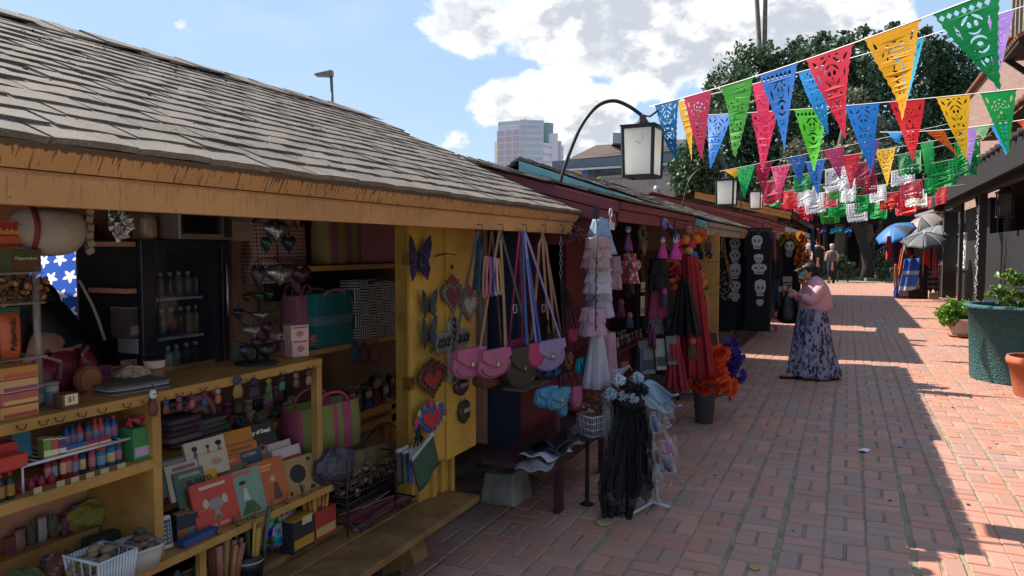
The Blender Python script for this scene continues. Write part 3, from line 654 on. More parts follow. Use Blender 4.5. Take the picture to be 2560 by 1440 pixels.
# ================================================================ PAPEL PICADO
def unit_pennant(kind):
    # u in [-.5,.5], v in [0,-1]
    out=[(-.5,0),(.5,0)];n=22
    for i in range(1,n):s=i/n;e=.5*(1-s);out.append((e-(.022 if i%2 else 0),-s))
    out.append((0,-1))
    for i in range(n-1,0,-1):s=i/n;e=.5*(1-s);out.append((-e+(.022 if i%2 else 0),-s))
    def ell(cx,cy,rx,ry,n=8,a=0):return[(cx+rx*math.cos(2*math.pi*i/n)*math.cos(a)-ry*math.sin(2*math.pi*i/n)*math.sin(a),cy+rx*math.cos(2*math.pi*i/n)*math.sin(a)*.7+ry*math.sin(2*math.pi*i/n)*math.cos(a))for i in range(n)]
    def arc(cx,cy,r,a0,a1,w,n=6,sy=.7):
        A=[math.radians(a0+(a1-a0)*i/n)for i in range(n+1)]
        return[(cx+(r)*math.cos(a),cy+(r)*math.sin(a)*sy)for a in A]+[(cx+(r-w*(.4+math.sin(math.pi*i/n)*.6))*math.cos(A[i]),cy+(r-w*(.4+math.sin(math.pi*i/n)*.6))*math.sin(A[i])*sy)for i in range(n,-1,-1)]
    def slot(x0,y0,x1,y1,w):dx,dy=x1-x0,y1-y0;L=math.hypot(dx,dy);nx,ny=-dy/L*w/2,dx/L*w/2;mx,my=(x0+x1)/2,(y0+y1)/2;return[(x0,y0),(mx+nx,my+ny),(x1,y1),(mx-nx,my-ny)]
    H=[]
    if kind==0:   # skull with leaves
        H+=[ell(-.055,-.24,.035,.028),ell(.055,-.24,.035,.028),[(0,-.275),(.018,-.305),(-.018,-.305)]]
        H+=[slot(-.07+.035*i,-.33,-.07+.035*i,-.365,.016)for i in range(5)]
        H+=[arc(0,-.26,.17,20,85,.035),arc(0,-.26,.17,95,160,.035),arc(0,-.27,.17,200,250,.03),arc(0,-.27,.17,290,340,.03)]
        H+=[arc(0,-.24,.25,30,75,.04),arc(0,-.24,.25,105,150,.04)]
        H+=[slot(-.38,-.06,-.25,-.14,.045),slot(.38,-.06,.25,-.14,.045),slot(-.2,-.05,-.1,-.05,.03),slot(.2,-.05,.1,-.05,.03),slot(-.03,-.05,.03,-.05,.03)]
        H+=[slot(-.3,-.2,-.24,-.32,.035),slot(.3,-.2,.24,-.32,.035),ell(-.13,-.46,.03,.022),ell(.13,-.46,.03,.022),slot(-.05,-.44,.05,-.44,.03)]
        H+=[slot(-.09,-.52,.09,-.62,.03),slot(.09,-.53,.015,-.567,.025),slot(-.015,-.58,-.09,-.62,.025),slot(-.03,-.68,.03,-.68,.03),slot(0,-.73,0,-.80,.03),slot(-.14,-.52,-.12,-.6,.02),slot(.14,-.52,.12,-.6,.02)]
    elif kind==1:  # flower fans
        for r in(.1,.17,.25):
            for a in range(int(30/r*.1),180,int(44-r*40)):H.append(arc(0,-.3,r,a,a+18,.03,3))
        H+=[ell(0,-.33,.03,.025),slot(-.06,-.36,-.10,-.42,.03),slot(.06,-.36,.1,-.42,.03)]
        for i in range(5):H+=[slot(-.02,-.44-.06*i,-.13+.015*i,-.42-.06*i,.026),slot(.02,-.44-.06*i,.13-.015*i,-.42-.06*i,.026)]
        H+=[slot(0,-.76,0,-.84,.025),slot(-.36,-.07,-.28,-.18,.05),slot(.36,-.07,.28,-.18,.05)]
    elif kind==2:  # figure: lattice top and banjo-like ovals
        for i in range(7):H.append([(-.38+.11*i,-.045),(-.335+.11*i,-.08),(-.38+.11*i,-.115),(-.425+.11*i,-.08)])
        H+=[arc(0,-.25,.16,15,80,.045),arc(0,-.25,.16,100,165,.045),ell(-.05,-.24,.03,.03),ell(.05,-.24,.03,.03),arc(0,-.28,.1,205,335,.03)]
        H+=[arc(0,-.45,.13,20,160,.04),arc(0,-.46,.13,200,340,.04),ell(0,-.455,.045,.03),slot(-.25,-.2,-.2,-.36,.05),slot(.25,-.2,.2,-.36,.05)]
        H+=[[(0,-.6),(.035,-.63),(0,-.66),(-.035,-.63)],slot(-.08,-.6,-.05,-.7,.025),slot(.08,-.6,.05,-.7,.025),[(0,-.72),(.02,-.745),(0,-.77),(-.02,-.745)]]
    else:  # scattered cutouts
        rr=random.Random(kind)
        for i in range(40):
            v=rr.uniform(.05,.82);e=.5*(1-v)-.06;u=rr.uniform(-e,e)
            a=rr.uniform(0,3.14);l=rr.uniform(.02,.05)
            if all((u-q[0])**2+(v-q[1])**2*1.6>.0062 for q in[h[-1]for h in H if len(h[-1])==2 and False]or[(9,9)]):
                pass
            if all(math.hypot(u-hu,(v-hv)*1.3)>.085 for hu,hv in getattr(rr,'pts',[])):
                rr.pts=getattr(rr,'pts',[])+[(u,v)];H.append(slot(u-l*math.cos(a),-v-l*math.sin(a)*.7,u+l*math.cos(a),-v+l*math.sin(a)*.7,.036))
    return fillmesh('pennant',out,H,None,.0)
def unit_rect(kind):
    n=6;out=[(-.5,0),(.5,0),(.5,-.88)]
    for i in range(n):
        x1=.5-i/n
        for a in(30,70,110,150):out.append((x1-.5/n-.5/n*-math.cos(math.radians(a))*1.0,-.88-.10*math.sin(math.radians(a))))
        out.append((x1-1/n,-.88))
    H=[];rr=random.Random(kind)
    if kind%2==0:
        for j in range(7):
            for i in range(8):
                x=-.42+.12*i;y=-.08-.105*j
                if(x**2+(y+.42)**2)<.05:continue
                H.append([(x,y+.038),(x+.042,y),(x,y-.038),(x-.042,y)])
        H+=[[(x,-.38)for x in()]or[(-.12,-.34),(-.05,-.30),(-.04,-.40)],[(.12,-.34),(.05,-.30),(.04,-.40)],[(-.1,-.5),(0,-.54),(.1,-.5),(0,-.58)]]
    else:
        for i in range(9):
            a=math.radians(10+20*i);H.append([(.1*math.cos(a),-.5+.1*math.sin(a)),(.27*math.cos(a-.09),-.5+.34*math.sin(a-.09)),(.31*math.cos(a),-.5+.38*math.sin(a)),(.27*math.cos(a+.09),-.5+.34*math.sin(a+.09))])
        for i in range(6):x=-.4+.16*i;H.append([(x-.05,-.66),(x+.05,-.62),(x+.05,-.68),(x-.05,-.72)]);H.append([(x-.03,-.78),(x+.03,-.78),(x,-.84)])
        H+=[[(x0*.44,-.1),(x0*.44,-.3),(x0*.38,-.2)]for x0 in(-1,1)]
    return fillmesh('flag',out,H,None,.0)
UP=[unit_pennant(k)for k in range(5)];UR=[unit_rect(k)for k in range(2)]
def getv(me):return np.array([v.co[:]for v in me.vertices]),[tuple(p.vertices)for p in me.polygons]
UP=[getv(m)for m in UP];UR=[getv(m)for m in UR]
def paper(c):
    nm='tissue_'+c
    if nm in MATS:return MATS[nm]
    return mat(nm,c,rough=.45,var=.06,ns=2,spec=.4,trans=.5)
cord_m=mat('white_cord','e8e6e0',rough=.8,var=.05)
def fstring(label,A,Bp,items,group,rectf=False,sag=.02):
    """A, Bp: (px, py, distance) of the two ends; items: (px0, px1, tip_px, tip_py, colour name, colour[, variant])"""
    PA,PB=PD(*A),PD(*Bp);L=(PB-PA).length
    def at(s):p=PA.lerp(PB,s);return p-Vector((0,0,sag*L*4*s*(1-s)))
    def solve(px):
        lo,hi=-.2,1.3
        for _ in range(40):
            m=(lo+hi)/2
            if PROJ(at(m))[0]<px and PROJ(at(m))[2]>0:lo=m
            else:hi=m
        return lo
    t=thing('papel_picado_string',label,'bunting',PA,group)
    mb=MB();mb.tube([at(s)for s in np.linspace(0,1,24)],.0028,5);mb.build('cord',cord_m,t)
    for n,it in enumerate(items):
        px0,px1,tx,ty,cn,c=it[:6];var=it[6]if len(it)>6 else n
        s0,s1=solve(px0),solve(px1);p0,p1=at(s0),at(s1);d=PROJ((p0+p1)/2)[2]
        tipd=PD(tx,ty,d*U(.985,1.0));vs,fs=(UR if rectf else UP)[var%(2 if rectf else 5)]
        mid=(p0+p1)/2;ux=p1-p0;down=tipd-mid;nrm=ux.cross(down).normalized();W=ux.length;ph=U(0,6);amp=U(.04,.11)*W;curl=U(-.22,.22)*W
        out=[]
        for v in vs:
            u,w=v[0],-v[2]
            q=mid+ux*u+down*w+nrm*(amp*math.sin(u*5+ph+w*2)*w+curl*w*w)
            if rectf:q+=nrm*amp*.8*math.sin(u*9+ph)*(.3+w)
            out.append(q-PA)
        me=bpy.data.meshes.new('pennant');me.from_pydata([tuple(q)for q in out],[],fs);me.materials.append(paper(c));me.update()
        o=link('flag' if rectf else 'pennant',me,t);o['label']=cn+(' rectangular cut paper flag' if rectf else ' cut paper pennant')
        # folded hem round the cord
        mb=MB();a_=mid+ux*-.5;b_=mid+ux*.5;dn=down.normalized()*(.02*W+.004);e=nrm*.004
        mb.add([a_+e,b_+e,b_+dn+e,a_+dn+e],[(0,1,2,3)]);h=mb.mesh('hem',paper(c),PA);k=link('hem',h,o)
    return t
BL,DB,MR,GR,RD,YE,DG,CY,PK,LM,PU,ORG,WH='1c86e6','17679f','b22853','3f9a33','cf2b45','e5a71c','0f8a4b','2a9be8','e2245f','55d024','9068c8','e8702a','e9ebee'
G1='strings of cut paper flags across the street'
fstring('nearest diagonal string of large pennants from the first lantern to a big green one',(1624,266,5.45),(2560,-52,2.75),[
    (1636,1698,1673,405,'dark blue',DB,0),(1709,1780,1752,405,'crimson',MR,1),(1800,1883,1862,400,'grass green',GR,3),(1898,1995,1960,386,'mid blue','2d72c8',2),
    (2015,2133,2093,357,'rose red',RD,0),(2160,2300,2274,310,'amber',YE,1),(2331,2503,2480,240,'deep green',DG,2)],G1,sag=.012)
fstring('string of pennants just behind the nearest one, ending in a purple pennant',(1630,268,6.0),(2600,3,3.6),[
    (1694,1738,1723,409,'yellow','efb814',4),(1880,1925,1915,380,'magenta',PK,3),(1994,2066,2058,342,'sky blue',CY,4),(2222,2312,2276,262,'turquoise','38b6d8',1),(2470,2537,2486,238,'purple',PU,3)],G1,sag=.012)
fstring('level string of bright pennants with lime, blue and red ones in the middle',(1755,288,6.6),(2640,212,4.6),[
    (1766,1832,1779,431,'sky blue',BL,0),(1876,1946,1909,441,'magenta',PK,0),(1985,2071,2040,438,'lime green',LM,2),(2110,2200,2173,433,'bright blue',BL,0),(2221,2314,2291,412,'bright red','d81020',1),
    (2339,2427,2413,404,'yellow','f2bc12',0),(2449,2542,2521,391,'emerald green','12ac52',1),(2560,2640,2600,340,'yellow',YE,3)],G1,sag=.008)
fstring('short string holding the orange, purple and small green pennants near the right building',(2200,330,8.0),(2600,292,6.2),[
    (2218,2256,2240,362,'sky blue',CY,4),(2314,2360,2398,402,'orange',ORG,1),(2402,2444,2425,419,'purple',PU,3),(2430,2476,2464,352,'pale green','3f9a60',0),(2474,2530,2523,391,'sky blue',CY,4),(2540,2600,2580,340,'orange red','e05a2a',1)],G1)
fstring('string starting at the second lantern with a folded yellow and a green pennant',(1800,428,9.9),(2460,290,8.4),[
    (1810,1856,1838,446,'folded yellow','f0b41c',3),(1838,1888,1860,500,'emerald green','18b45a',0),(1886,1932,1906,492,'crimson','b81f48',1),(1970,2018,2001,466,'mid blue','2f6fc8',0),(2058,2112,2101,452,'dull pink','b83a6a',3),(2166,2200,2176,442,'purple',PU,4)],G1,sag=.004)
fstring('string with the pink, blue, red and yellow small pennants below the big ones',(1890,424,10.8),(2460,330,8.8),[
    (1926,1976,1950,494,'rose pink','e0407c',0),(2013,2064,2041,492,'mid blue','2a6cd0',2),(2103,2151,2130,479,'red','d8203c',1),(2188,2240,2217,468,'yellow','f2bc12',0),(2300,2336,2317,442,'green','18a04a',3)],G1,sag=.004)
def frow(label,A,Bp,its):
    tot=[]
    for(x0,x1,h,cn,c)in its:
        s=(x0+x1)/2;f=(s-A[0])/(Bp[0]-A[0]);y=A[1]+(Bp[1]-A[1])*f;tot.append((x0,x1,s+U(-2,2),y+h,cn,c,random.randrange(2)))
    fstring(label,A,Bp,tot,G1,rectf=True,sag=.003)
GN,RR='16a850','d62a38'
frow('nearest row of rectangular flags ending in three green ones by the porch roof',(1890,458,12.5),(2480,338,10.5),[(1906,1958,62,'crimson','b8284c'),(1985,2032,48,'green','138a48'),(2063,2130,64,'white',WH),(2138,2186,60,'dull pink','a83254'),(2245,2302,60,'shiny deep green','0f7a44'),(2310,2336,66,'green',GN),(2386,2450,62,'green',GN)])
frow('second row of rectangular flags with red, white and green sheets',(1900,490,14.5),(2480,378,12.5),[(1956,1992,44,'red',RR),(1994,2040,50,'white',WH),(2070,2102,45,'green',GN),(2112,2140,60,'white',WH),(2152,2192,48,'crimson','b03050'),(2228,2288,42,'white',WH),(2318,2392,70,'green',GN),(2392,2440,50,'green','138a48')])
frow('third row of rectangular flags, partly hidden by the yellow pennant',(1905,500,17.5),(2420,432,15),[(1914,1952,40,'green','2c9a48'),(1958,1984,34,'red',RR),(2010,2062,48,'white scalloped',WH),(2062,2096,46,'crimson','c04058'),(2100,2136,36,'white',WH),(2174,2216,44,'white',WH),(2250,2306,50,'dull red','b43248'),(2310,2345,40,'green',GN)])
frow('fourth row of rectangular flags with a white one edged in green',(1915,512,20),(2420,460,17),[(1925,1975,28,'red',RR),(1986,2032,50,'crimson','c03a4c'),(2070,2116,48,'green',GN),(2136,2184,46,'green',GN),(2200,2250,46,'red',RR),(2262,2316,42,'white','f2f3ea'),(2340,2368,44,'red',RR)])
frow('farthest row of rectangular flags over the dark end of the street',(1940,524,24),(2400,486,20),[(1984,2026,42,'pink','c04a60'),(2048,2098,46,'lime green','3fa040'),(2114,2168,46,'white',WH),(2178,2218,48,'green',GN),(2222,2240,20,'green',GN),(2236,2290,38,'red',RR),(2292,2330,30,'red','c02838')])
# ================================================================ foliage
def leaf_material(name,c1,c2,trans=.3,rough=.55):
    m,t,b=newmat(name);r=t.new('ShaderNodeNewGeometry').outputs['Random Per Island'];oc=t.new('ShaderNodeTexCoord').outputs['Object']
    col=t.mix(r,lin(c1),lin(c2));col=t.mix(t.math('MULTIPLY',t.ramp(t.noise(oc,.5,3,.6),.4,.7),.4),col,lin(c1))
    t.put(b.inputs['Base Color'],col);b.inputs['Roughness'].default_value=rough
    tr=t.new('ShaderNodeBsdfTranslucent');t.put(tr.inputs[0],col);mx=t.new('ShaderNodeMixShader');mx.inputs[0].default_value=trans
    t.l.new(b.outputs[0],mx.inputs[1]);t.l.new(tr.outputs[0],mx.inputs[2]);t.l.new(mx.outputs[0],t.n['Material Output'].inputs[0]);return m
def leaves(name,m,parent,blobs,n,size,seed=1,sub=26,upright=0,kind=None):
    rg=np.random.default_rng(seed);P=[]
    vol=np.array([b[1][0]*b[1][1]+b[1][1]*b[1][2]+b[1][0]*b[1][2]for b in blobs]);vol=vol/vol.sum()
    for(c,r),f in zip(blobs,vol):
        r=np.array(r);k=int(n*f);ns=max(4,int(sub*(f*len(blobs))**.5))
        d=rg.normal(size=(ns,3));d /= np.linalg.norm(d,axis=1)[:,None];cs=np.array(c)+d*r*rg.uniform(.45,.92,(ns,1));sr=rg.uniform(.22,.42,ns)*r.mean()
        idx=rg.integers(0,ns,k);q=rg.normal(size=(k,3));q /= np.linalg.norm(q,axis=1)[:,None]
        P.append(cs[idx]+q*(sr[idx]*rg.uniform(.5,1.08,k))[:,None]*np.array([1,1,1.25 if upright else .9]))
    P=np.concatenate(P);k=len(P);a=rg.normal(size=(k,3));a /= np.linalg.norm(a,axis=1)[:,None];b=np.cross(a,rg.normal(size=(k,3)));b /= np.linalg.norm(b,axis=1)[:,None]
    s=size*rg.uniform(.6,1.3,k)[:,None];a=a*s;b=b*s*.5
    V=np.stack([P-a,P+b-a*.1,P+a,P-b-a*.1],1).reshape(-1,3)-np.array(OFF.get(parent,Vector()))
    me=bpy.data.meshes.new(name);me.vertices.add(len(V));me.vertices.foreach_set('co',V.astype(np.float32).ravel())
    me.loops.add(4*k);me.polygons.add(k);me.loops.foreach_set('vertex_index',np.arange(4*k,dtype=np.int32));me.polygons.foreach_set('loop_start',np.arange(0,4*k,4,dtype=np.int32));me.polygons.foreach_set('loop_total',np.full(k,4,dtype=np.int32))
    me.materials.append(m);me.update(calc_edges=True);me.validate()
    o=link(name,me,parent);
    if kind:o['kind']=kind
    return o
bark=mat('grey_bark','5a534a',rough=.9,var=.3,ns=6,bump=.6,bs=20)
dk_leaf=leaf_material('dark_ficus_leaf','203a26','56704a',.2)
gy_leaf=leaf_material('dry_grey_leaf','4c5444','7c7f66',.2)
DT=52
def tree(label,blobs_px,depth,n,size,trunk_px,seed,m=dk_leaf,dr=.8):
    k=depth/F;t=thing('ficus_tree',label,'tree',PD(trunk_px[0],640,depth));bl=[];rg=random.Random(seed)
    for(px,py,rx,rz)in blobs_px:bl.append((tuple(PD(px,py,depth+rg.uniform(-2,2))),(rx*k,min(rx,130)*k*dr,rz*k)))
    b0=OFF[t];mb=MB();
    for q in trunk_px:
        p=PD(q,660,depth);p.z=-.02;mb.tube([p,p+Vector((.2,0,2.5)),PD(q+rg.uniform(-40,40),420,depth),PD(q+rg.uniform(-60,60),260,depth)],[.35,.28,.2,.08],8)
    mb.build('trunk',bark,t);leaves('crown',m,t,bl,n,size,seed,sub=40,upright=1);return t
tree('big dark green ficus with spiky top, behind the strings of flags',[(1830,250,75,90),(1900,200,90,90),(1980,180,90,80),(2060,170,85,75),(2130,160,70,75),(1800,370,90,120),(1920,340,120,130),(2060,330,130,140),(2150,300,90,150),(1990,450,160,90),(2120,470,130,90),(1985,115,22,36),(2060,105,26,38),(1850,190,20,40),(2110,100,18,34),(1925,140,24,40)],50,52000,.17,[1900,2000,2100],3)
tree('tall dark ficus at the right, behind the amber pennant',[(2190,150,60,70),(2260,150,70,75),(2340,160,70,75),(2400,210,70,90),(2230,280,90,130),(2350,300,110,120),(2430,330,60,120),(2260,430,130,90),(2390,440,110,80),(2160,90,18,34),(2230,85,22,36),(2310,100,22,30)],54,36000,.18,[2230,2330],4)
tree('lower dark ficus left of the others, above the second lantern',[(1745,420,70,90),(1710,440,45,70),(1790,470,80,80),(1860,490,90,70),(1760,350,40,50)],44,16000,.15,[1780],5)
tree('dry greyish olive tree showing between the middle pennants',[(2120,260,40,60),(2160,330,50,70),(1995,385,45,45),(2080,400,60,45),(2190,400,50,50),(1960,470,50,35)],42,5000,.12,[2090,2160],6,gy_leaf)
# palm trunks
for nm,lb,a,b_,w in(('palm_trunk','left of the two thin palm trunks rising out of the frame',(1903,210),(1874,-220),.15),('palm_trunk','right of the two thin palm trunks rising out of the frame',(1909,215),(1911,-220),.15)):
    p=PD(a[0],640,60);t=thing('palm_tree',lb,'palm',p,'pair of palm trunks');mb=MB();q0=PD(*a,60);q1=PD(*b_,60)
    pts=[Vector((q0.x,q0.y,-.1)),q0]+[q0.lerp(q1,u)+Vector((.1*math.sin(u*3),0,0))for u in(.25,.5,.75,1)];mb.tube(pts,[.3,w*1.3,w*1.25,w*1.2,w*1.1,w],8);mb.build('trunk',mat('palm_bark','6a6058',rough=.9,var=.3,ns=3,bump=.5,bs=9),t)
    c_=pts[-1];mb=MB()
    for k in range(26):
        a_=k*2.4;e=U(-.3,1.0);L=U(2.2,3);dx,dy=math.cos(a_),math.sin(a_)
        for w_ in(-1,1):
            pr=None
            for s in range(6):
                u=s/5;c1=c_+Vector((dx*L*u*math.cos(e*.6),dy*L*u*math.cos(e*.6),L*u*math.sin(e)-1.6*u*u));o_=Vector((-dy,dx,0))*(.35*math.sin(math.pi*min(.95,u+.08)))*w_+Vector((0,0,-.15*u))
                if pr:mb.add([pr[0],c1,c1+o_,pr[0]+pr[1]],[(0,1,2,3)])
                pr=(c1,o_)
    mb.build('crown',dk_leaf,t)
# ================================================================ far buildings
conc=mat('tower_concrete','c4bdc0',rough=.8,var=.05,ns=.05);concl=mat('tower_light_band','d4d0d4',rough=.8,var=.04,ns=.05);glass_t=mat('tower_glass','a3b2bc',rough=.25,var=.12,ns=.1,spec=.6);glass_g=mat('green_glass','7f9a98',rough=.2,var=.1,ns=.1,spec=.6);win_d=mat('tower_window','8a909a',rough=.3,var=.2,ns=.1,spec=.6)
TW=thing('office_tower','pale pinkish grey office tower with a round green glass corner, far beyond the roofs','tower',PD(1330,640,400))
D0=400;kk=D0/F
def tx(px,dep=0):return PD(px,400,D0+dep)
ex_=Vector((math.cos(YAW),math.sin(YAW),0));ey_=Vector((-math.sin(YAW),math.cos(YAW),0))
def tbox(mbx,px0,px1,py0,py1,d0,d1):
    a=PD(px0,py0,D0);b=PD(px1,py1,D0);z1,z0=a.z,b.z;A=Vector((a.x,a.y,0));B_=Vector((b.x,b.y,0))
    return mbx.hexa([A+ey_*d0+Vector((0,0,z0)),B_+ey_*d0+Vector((0,0,z0)),B_+ey_*d1+Vector((0,0,z0)),A+ey_*d1+Vector((0,0,z0)),A+ey_*d0+Vector((0,0,z1)),B_+ey_*d0+Vector((0,0,z1)),B_+ey_*d1+Vector((0,0,z1)),A+ey_*d1+Vector((0,0,z1))])
def twall(px0,px1,d0,d1,py0,py1,nm,m,cols,rows,wm,fr=.72,fh=.6,label=None):
    """facade from (px0,d0) to (px1,d1) with bands of windows"""
    a=PD(px0,py0,D0);b=PD(px1,py1,D0);A=Vector((a.x,a.y,0))+ey_*d0;B_=Vector((b.x,b.y,0))+ey_*d1;z1,z0=a.z,b.z;n_=Vector((0,0,1)).cross(B_-A).normalized()*-1
    if n_.dot(ey_)>0:n_=-n_
    mb=MB();back=-n_*3;mb.hexa([A+Vector((0,0,-1)),B_+Vector((0,0,-1)),B_+back+Vector((0,0,-1)),A+back+Vector((0,0,-1)),A+Vector((0,0,z1)),B_+Vector((0,0,z1)),B_+back+Vector((0,0,z1)),A+back+Vector((0,0,z1))]);wl=mb.build(nm,m,TW)
    H=(z1-z0)/rows
    for j in range(rows):
        for i in range(cols):
            u0=(i+.5-fr/2)/cols;u1=(i+.5+fr/2)/cols;zz0=z1-H*(j+.5+fh/2);zz1=z1-H*(j+.5-fh/2)
            P0=A.lerp(B_,u0)+n_*.12;P1=A.lerp(B_,u1)+n_*.12;mb=MB();v=Vector((0,0,1))
            mb.hexa([P0+v*zz0,P1+v*zz0,P1+v*zz0-n_*.3,P0+v*zz0-n_*.3,P0+v*zz1,P1+v*zz1,P1+v*zz1-n_*.3,P0+v*zz1-n_*.3]);mb.build('window',wm,TW)
    for i in range(cols+1):
        P0=A.lerp(B_,i/cols);mb=MB();
    return wl
conc2=mat('tower_pink_concrete','b0a6ac',rough=.8,var=.04,ns=.05)
twall(1242,1300,2,-3,325,470,'facade',conc,3,9,conc2,.78,.72)
twall(1300,1357,-3,0,325,470,'facade',conc,1,9,glass_t,.96,.5)
twall(1357,1413,0,14,356,470,'facade',concl,9,6,win_d,.35,.3)
twall(1245,1300,3.5,-1.5,302,326,'parapet',conc,1,2,glass_t,.94,.45)
twall(1300,1360,-1.5,1.5,300,331,'parapet',conc,1,3,glass_t,.94,.4)
mb=MB();tbox(mb,1342,1396,330,470,6,20);mb.build('wing',concl,TW)
mb=MB();tbox(mb,1380,1406,347,470,9,24);mb.build('wing',conc,TW)
mb=MB();tbox(mb,1236,1246,352,470,4,20);mb.build('wing',mat('tower_cream','cfc6b8',var=.03),TW)
c_=PD(1364,330,D0+9);mb=MB();n_=14;R_=20*kk
for i in range(n_):
    a0=math.pi*(1+i/n_)+YAW;a1=math.pi*(1+(i+.86)/n_)+YAW;zt,zb_=PD(1364,303,D0).z,PD(1364,356,D0).z
    for(r_)in(R_,):P0=Vector((c_.x+r_*math.cos(a0),c_.y+r_*math.sin(a0),0));P1=Vector((c_.x+r_*math.cos(a1),c_.y+r_*math.sin(a1),0));v=Vector((0,0,1));mb.add([P0+v*zb_,P1+v*zb_,P1+v*zt,P0+v*zt],[(0,1,2,3)])
mb.lathe([(R_*.97,zb_),(R_*.97,zt-.3),(R_*1.02,zt-.3),(R_*1.02,zt)],24,(c_.x,c_.y,0));mb.build('glass_drum',glass_g,TW)
mb=MB();q=PD(1312,298,D0+4);mb.tube([q-Vector((0,0,.5)),q+Vector((0,0,.9))],.5,6);mb.build('mast',conc,TW)
# beige hall with brown tiled roof and the long grey block in front
HB=thing('hall_building','beige hall with a low brown tiled roof, behind the teal ridge','building',PD(1500,640,150))
def slab(parent,nm,m,px0,px1,py0,py1,depth,thick,tilt=0,dep1=None,py0b=None,py1b=None,bev=0):
    """wall seen between px0..px1, top py0 (py0b at right), bottom py1, at the given distance (dep1 at right)"""
    dep1=dep1 or depth;py0b=py0 if py0b is None else py0b;py1b=py1 if py1b is None else py1b
    a0,a1,b0,b1=PD(px0,py1,depth),PD(px0,py0,depth),PD(px1,py1b,dep1),PD(px1,py0b,dep1);k=ey_*thick
    mb=MB();mb.hexa([a0,b0,b0+k,a0+k,a1,b1,b1+k,a1+k]);return mb.build(nm,m,parent)
beige=mat('beige_render','a5a6a4',rough=.85,var=.05,ns=.2)
slab(HB,'wall',beige,1423,1740,398,560,150,12,py0b=352)
mb=MB();a,b,c,d_=PD(1416,400,149),PD(1490,364,156),PD(1760,346,156),PD(1760,370,149)
mb.add([a,d_,c,b,PD(1416,405,149),PD(1760,376,149)],[(0,1,2,3),(4,5,1,0)]);mb.build('roof',pat('brown_roof_tiles','stripez','63524a','574840',s=2.2),HB,solid=.2)
slab(HB,'roof_box',mat('roof_plant_grey','8c959a',rough=.7),1532,1600,332,358,152,5)
GB=thing('long_building','long grey roofed block with black stone wall and yellow and blue panels','building',PD(1600,640,110))
slab(GB,'roof_band',mat('slate_roof','5f6872',rough=.6,var=.08,ns=.5),1380,1760,403,425,110,10,py0b=378,py1b=404)
slab(GB,'gutter',mat('white_metal_edge','b9bec4',rough=.4),1388,1760,424,429,109.5,.4,py0b=403,py1b=407)
slab(GB,'wall',pat('black_stone','weave','40434a','565a62',s=.6,s2=.35),1405,1760,429,560,111,10,py0b=408)
for px0,px1,nm,c in((1433,1454,'yellow','d0a850'),(1454,1472,'blue','4a5f9a'),(1667,1686,'yellow','c8a040'),(1650,1667,'blue','3d4f80'),(1618,1636,'blue','47557c')):
    o=slab(GB,'wall_panel',mat('panel_'+nm+c,c,rough=.5,var=.05),px0,px1,427-(px0-1433)*.07,446-(px0-1433)*.03,110.6,.3);o['label']=nm+' wall panel'
CW=thing('concrete_wall','mottled pinkish concrete wall beyond the stall roofs','wall',PD(1650,640,70))
slab(CW,'wall',mat('mottled_concrete','9b8f8c',rough=.9,var=.22,ns=1.2,bump=.4,bs=6,dirt=.2),1500,1780,446,620,70,1,py0b=425)
slab(CW,'coping',mat('coping_grey','8d8a88',rough=.8),1500,1780,441,447,69.8,1.4,py0b=420,py1b=426)
tt=thing('hedge_bush','yellow green bush top peeking over the teal roof','bush',PD(1510,460,40));lf=leaf_material('lime_leaf','6f8a30','b0b850',.35)
leaves('foliage',lf,tt,[(tuple(PD(1500,455,40)),(.35,.3,.25)),(tuple(PD(1530,465,40)),(.3,.3,.2))],700,.06,9);mb=MB();mb.tube([PD(1510,600,40),PD(1508,455,40)],.04);mb.build('stem',bark,tt)
tt=thing('hedge_bush','low green bush top behind the red roof, left of the second lantern','bush',PD(1730,495,30))
leaves('foliage',lf,tt,[(tuple(PD(1722,492,30)),(.4,.3,.22))],500,.05,10);mb=MB();mb.tube([PD(1720,600,30),PD(1722,490,30)],.04);mb.build('stem',bark,tt)
mb=MB();q=PD(1642,478,25);mb.lathe([(.0,.2),(.09,.17),(.12,.08),(.12,0),(.07,-.02),(.07,-.5)][::-1],12,tuple(q));mb.build('roof_vent',mat('zinc','9aa0a6',metal=.7,rough=.4),label='small zinc roof vent cap standing behind the red roof peak',cat='vent',loc=q)
# ================================================================ right side: brick house and dark porch
def brickwall_material():
    m,t,b=newmat('pink_brickwork');pos=t.new('ShaderNodeNewGeometry').outputs['Position'];x,y,z=t.sep(pos);v=t.comb(t.math('ADD',y,x),z,0)
    n=t.new('ShaderNodeTexBrick');t.put(n.inputs['Vector'],v);n.inputs['Scale'].default_value=1;n.inputs['Brick Width'].default_value=.3;n.inputs['Row Height'].default_value=.1;n.inputs['Mortar Size'].default_value=.013
    n.inputs['Color1'].default_value=(*lin('70504a'),1);n.inputs['Color2'].default_value=(*lin('836259'),1);n.inputs['Mortar'].default_value=(*lin('958880'),1)
    col=t.mix(t.math('MULTIPLY',t.ramp(t.noise(pos,2,5,.6),.4,.75),.35),n.outputs[0],lin('8f7a70'));t.put(b.inputs['Base Color'],col);b.inputs['Roughness'].default_value=.9
    bn=t.new('ShaderNodeBump');bn.inputs['Strength'].default_value=.8;bn.inputs['Distance'].default_value=.01;t.put(bn.inputs['Height'],t.math('SUBTRACT',1,n.outputs[1]));t.put(b.inputs['Normal'],bn.outputs[0]);return m
BW=brickwall_material()
BH=thing('brick_house','pink brick upper storey of the house above the dark porch','house',(5,18,0))
yb1=PX(2414,300,4.6).y;zt=PX(2500,147,4.6).z
mb=MB();mb.box(4.6,4,0,9,yb1,zt);mb.build('wall',BW,BH)
terr=mat('terracotta_tiles','6e4433',rough=.8,var=.3,ns=5,dirt=.2)
mb=MB()
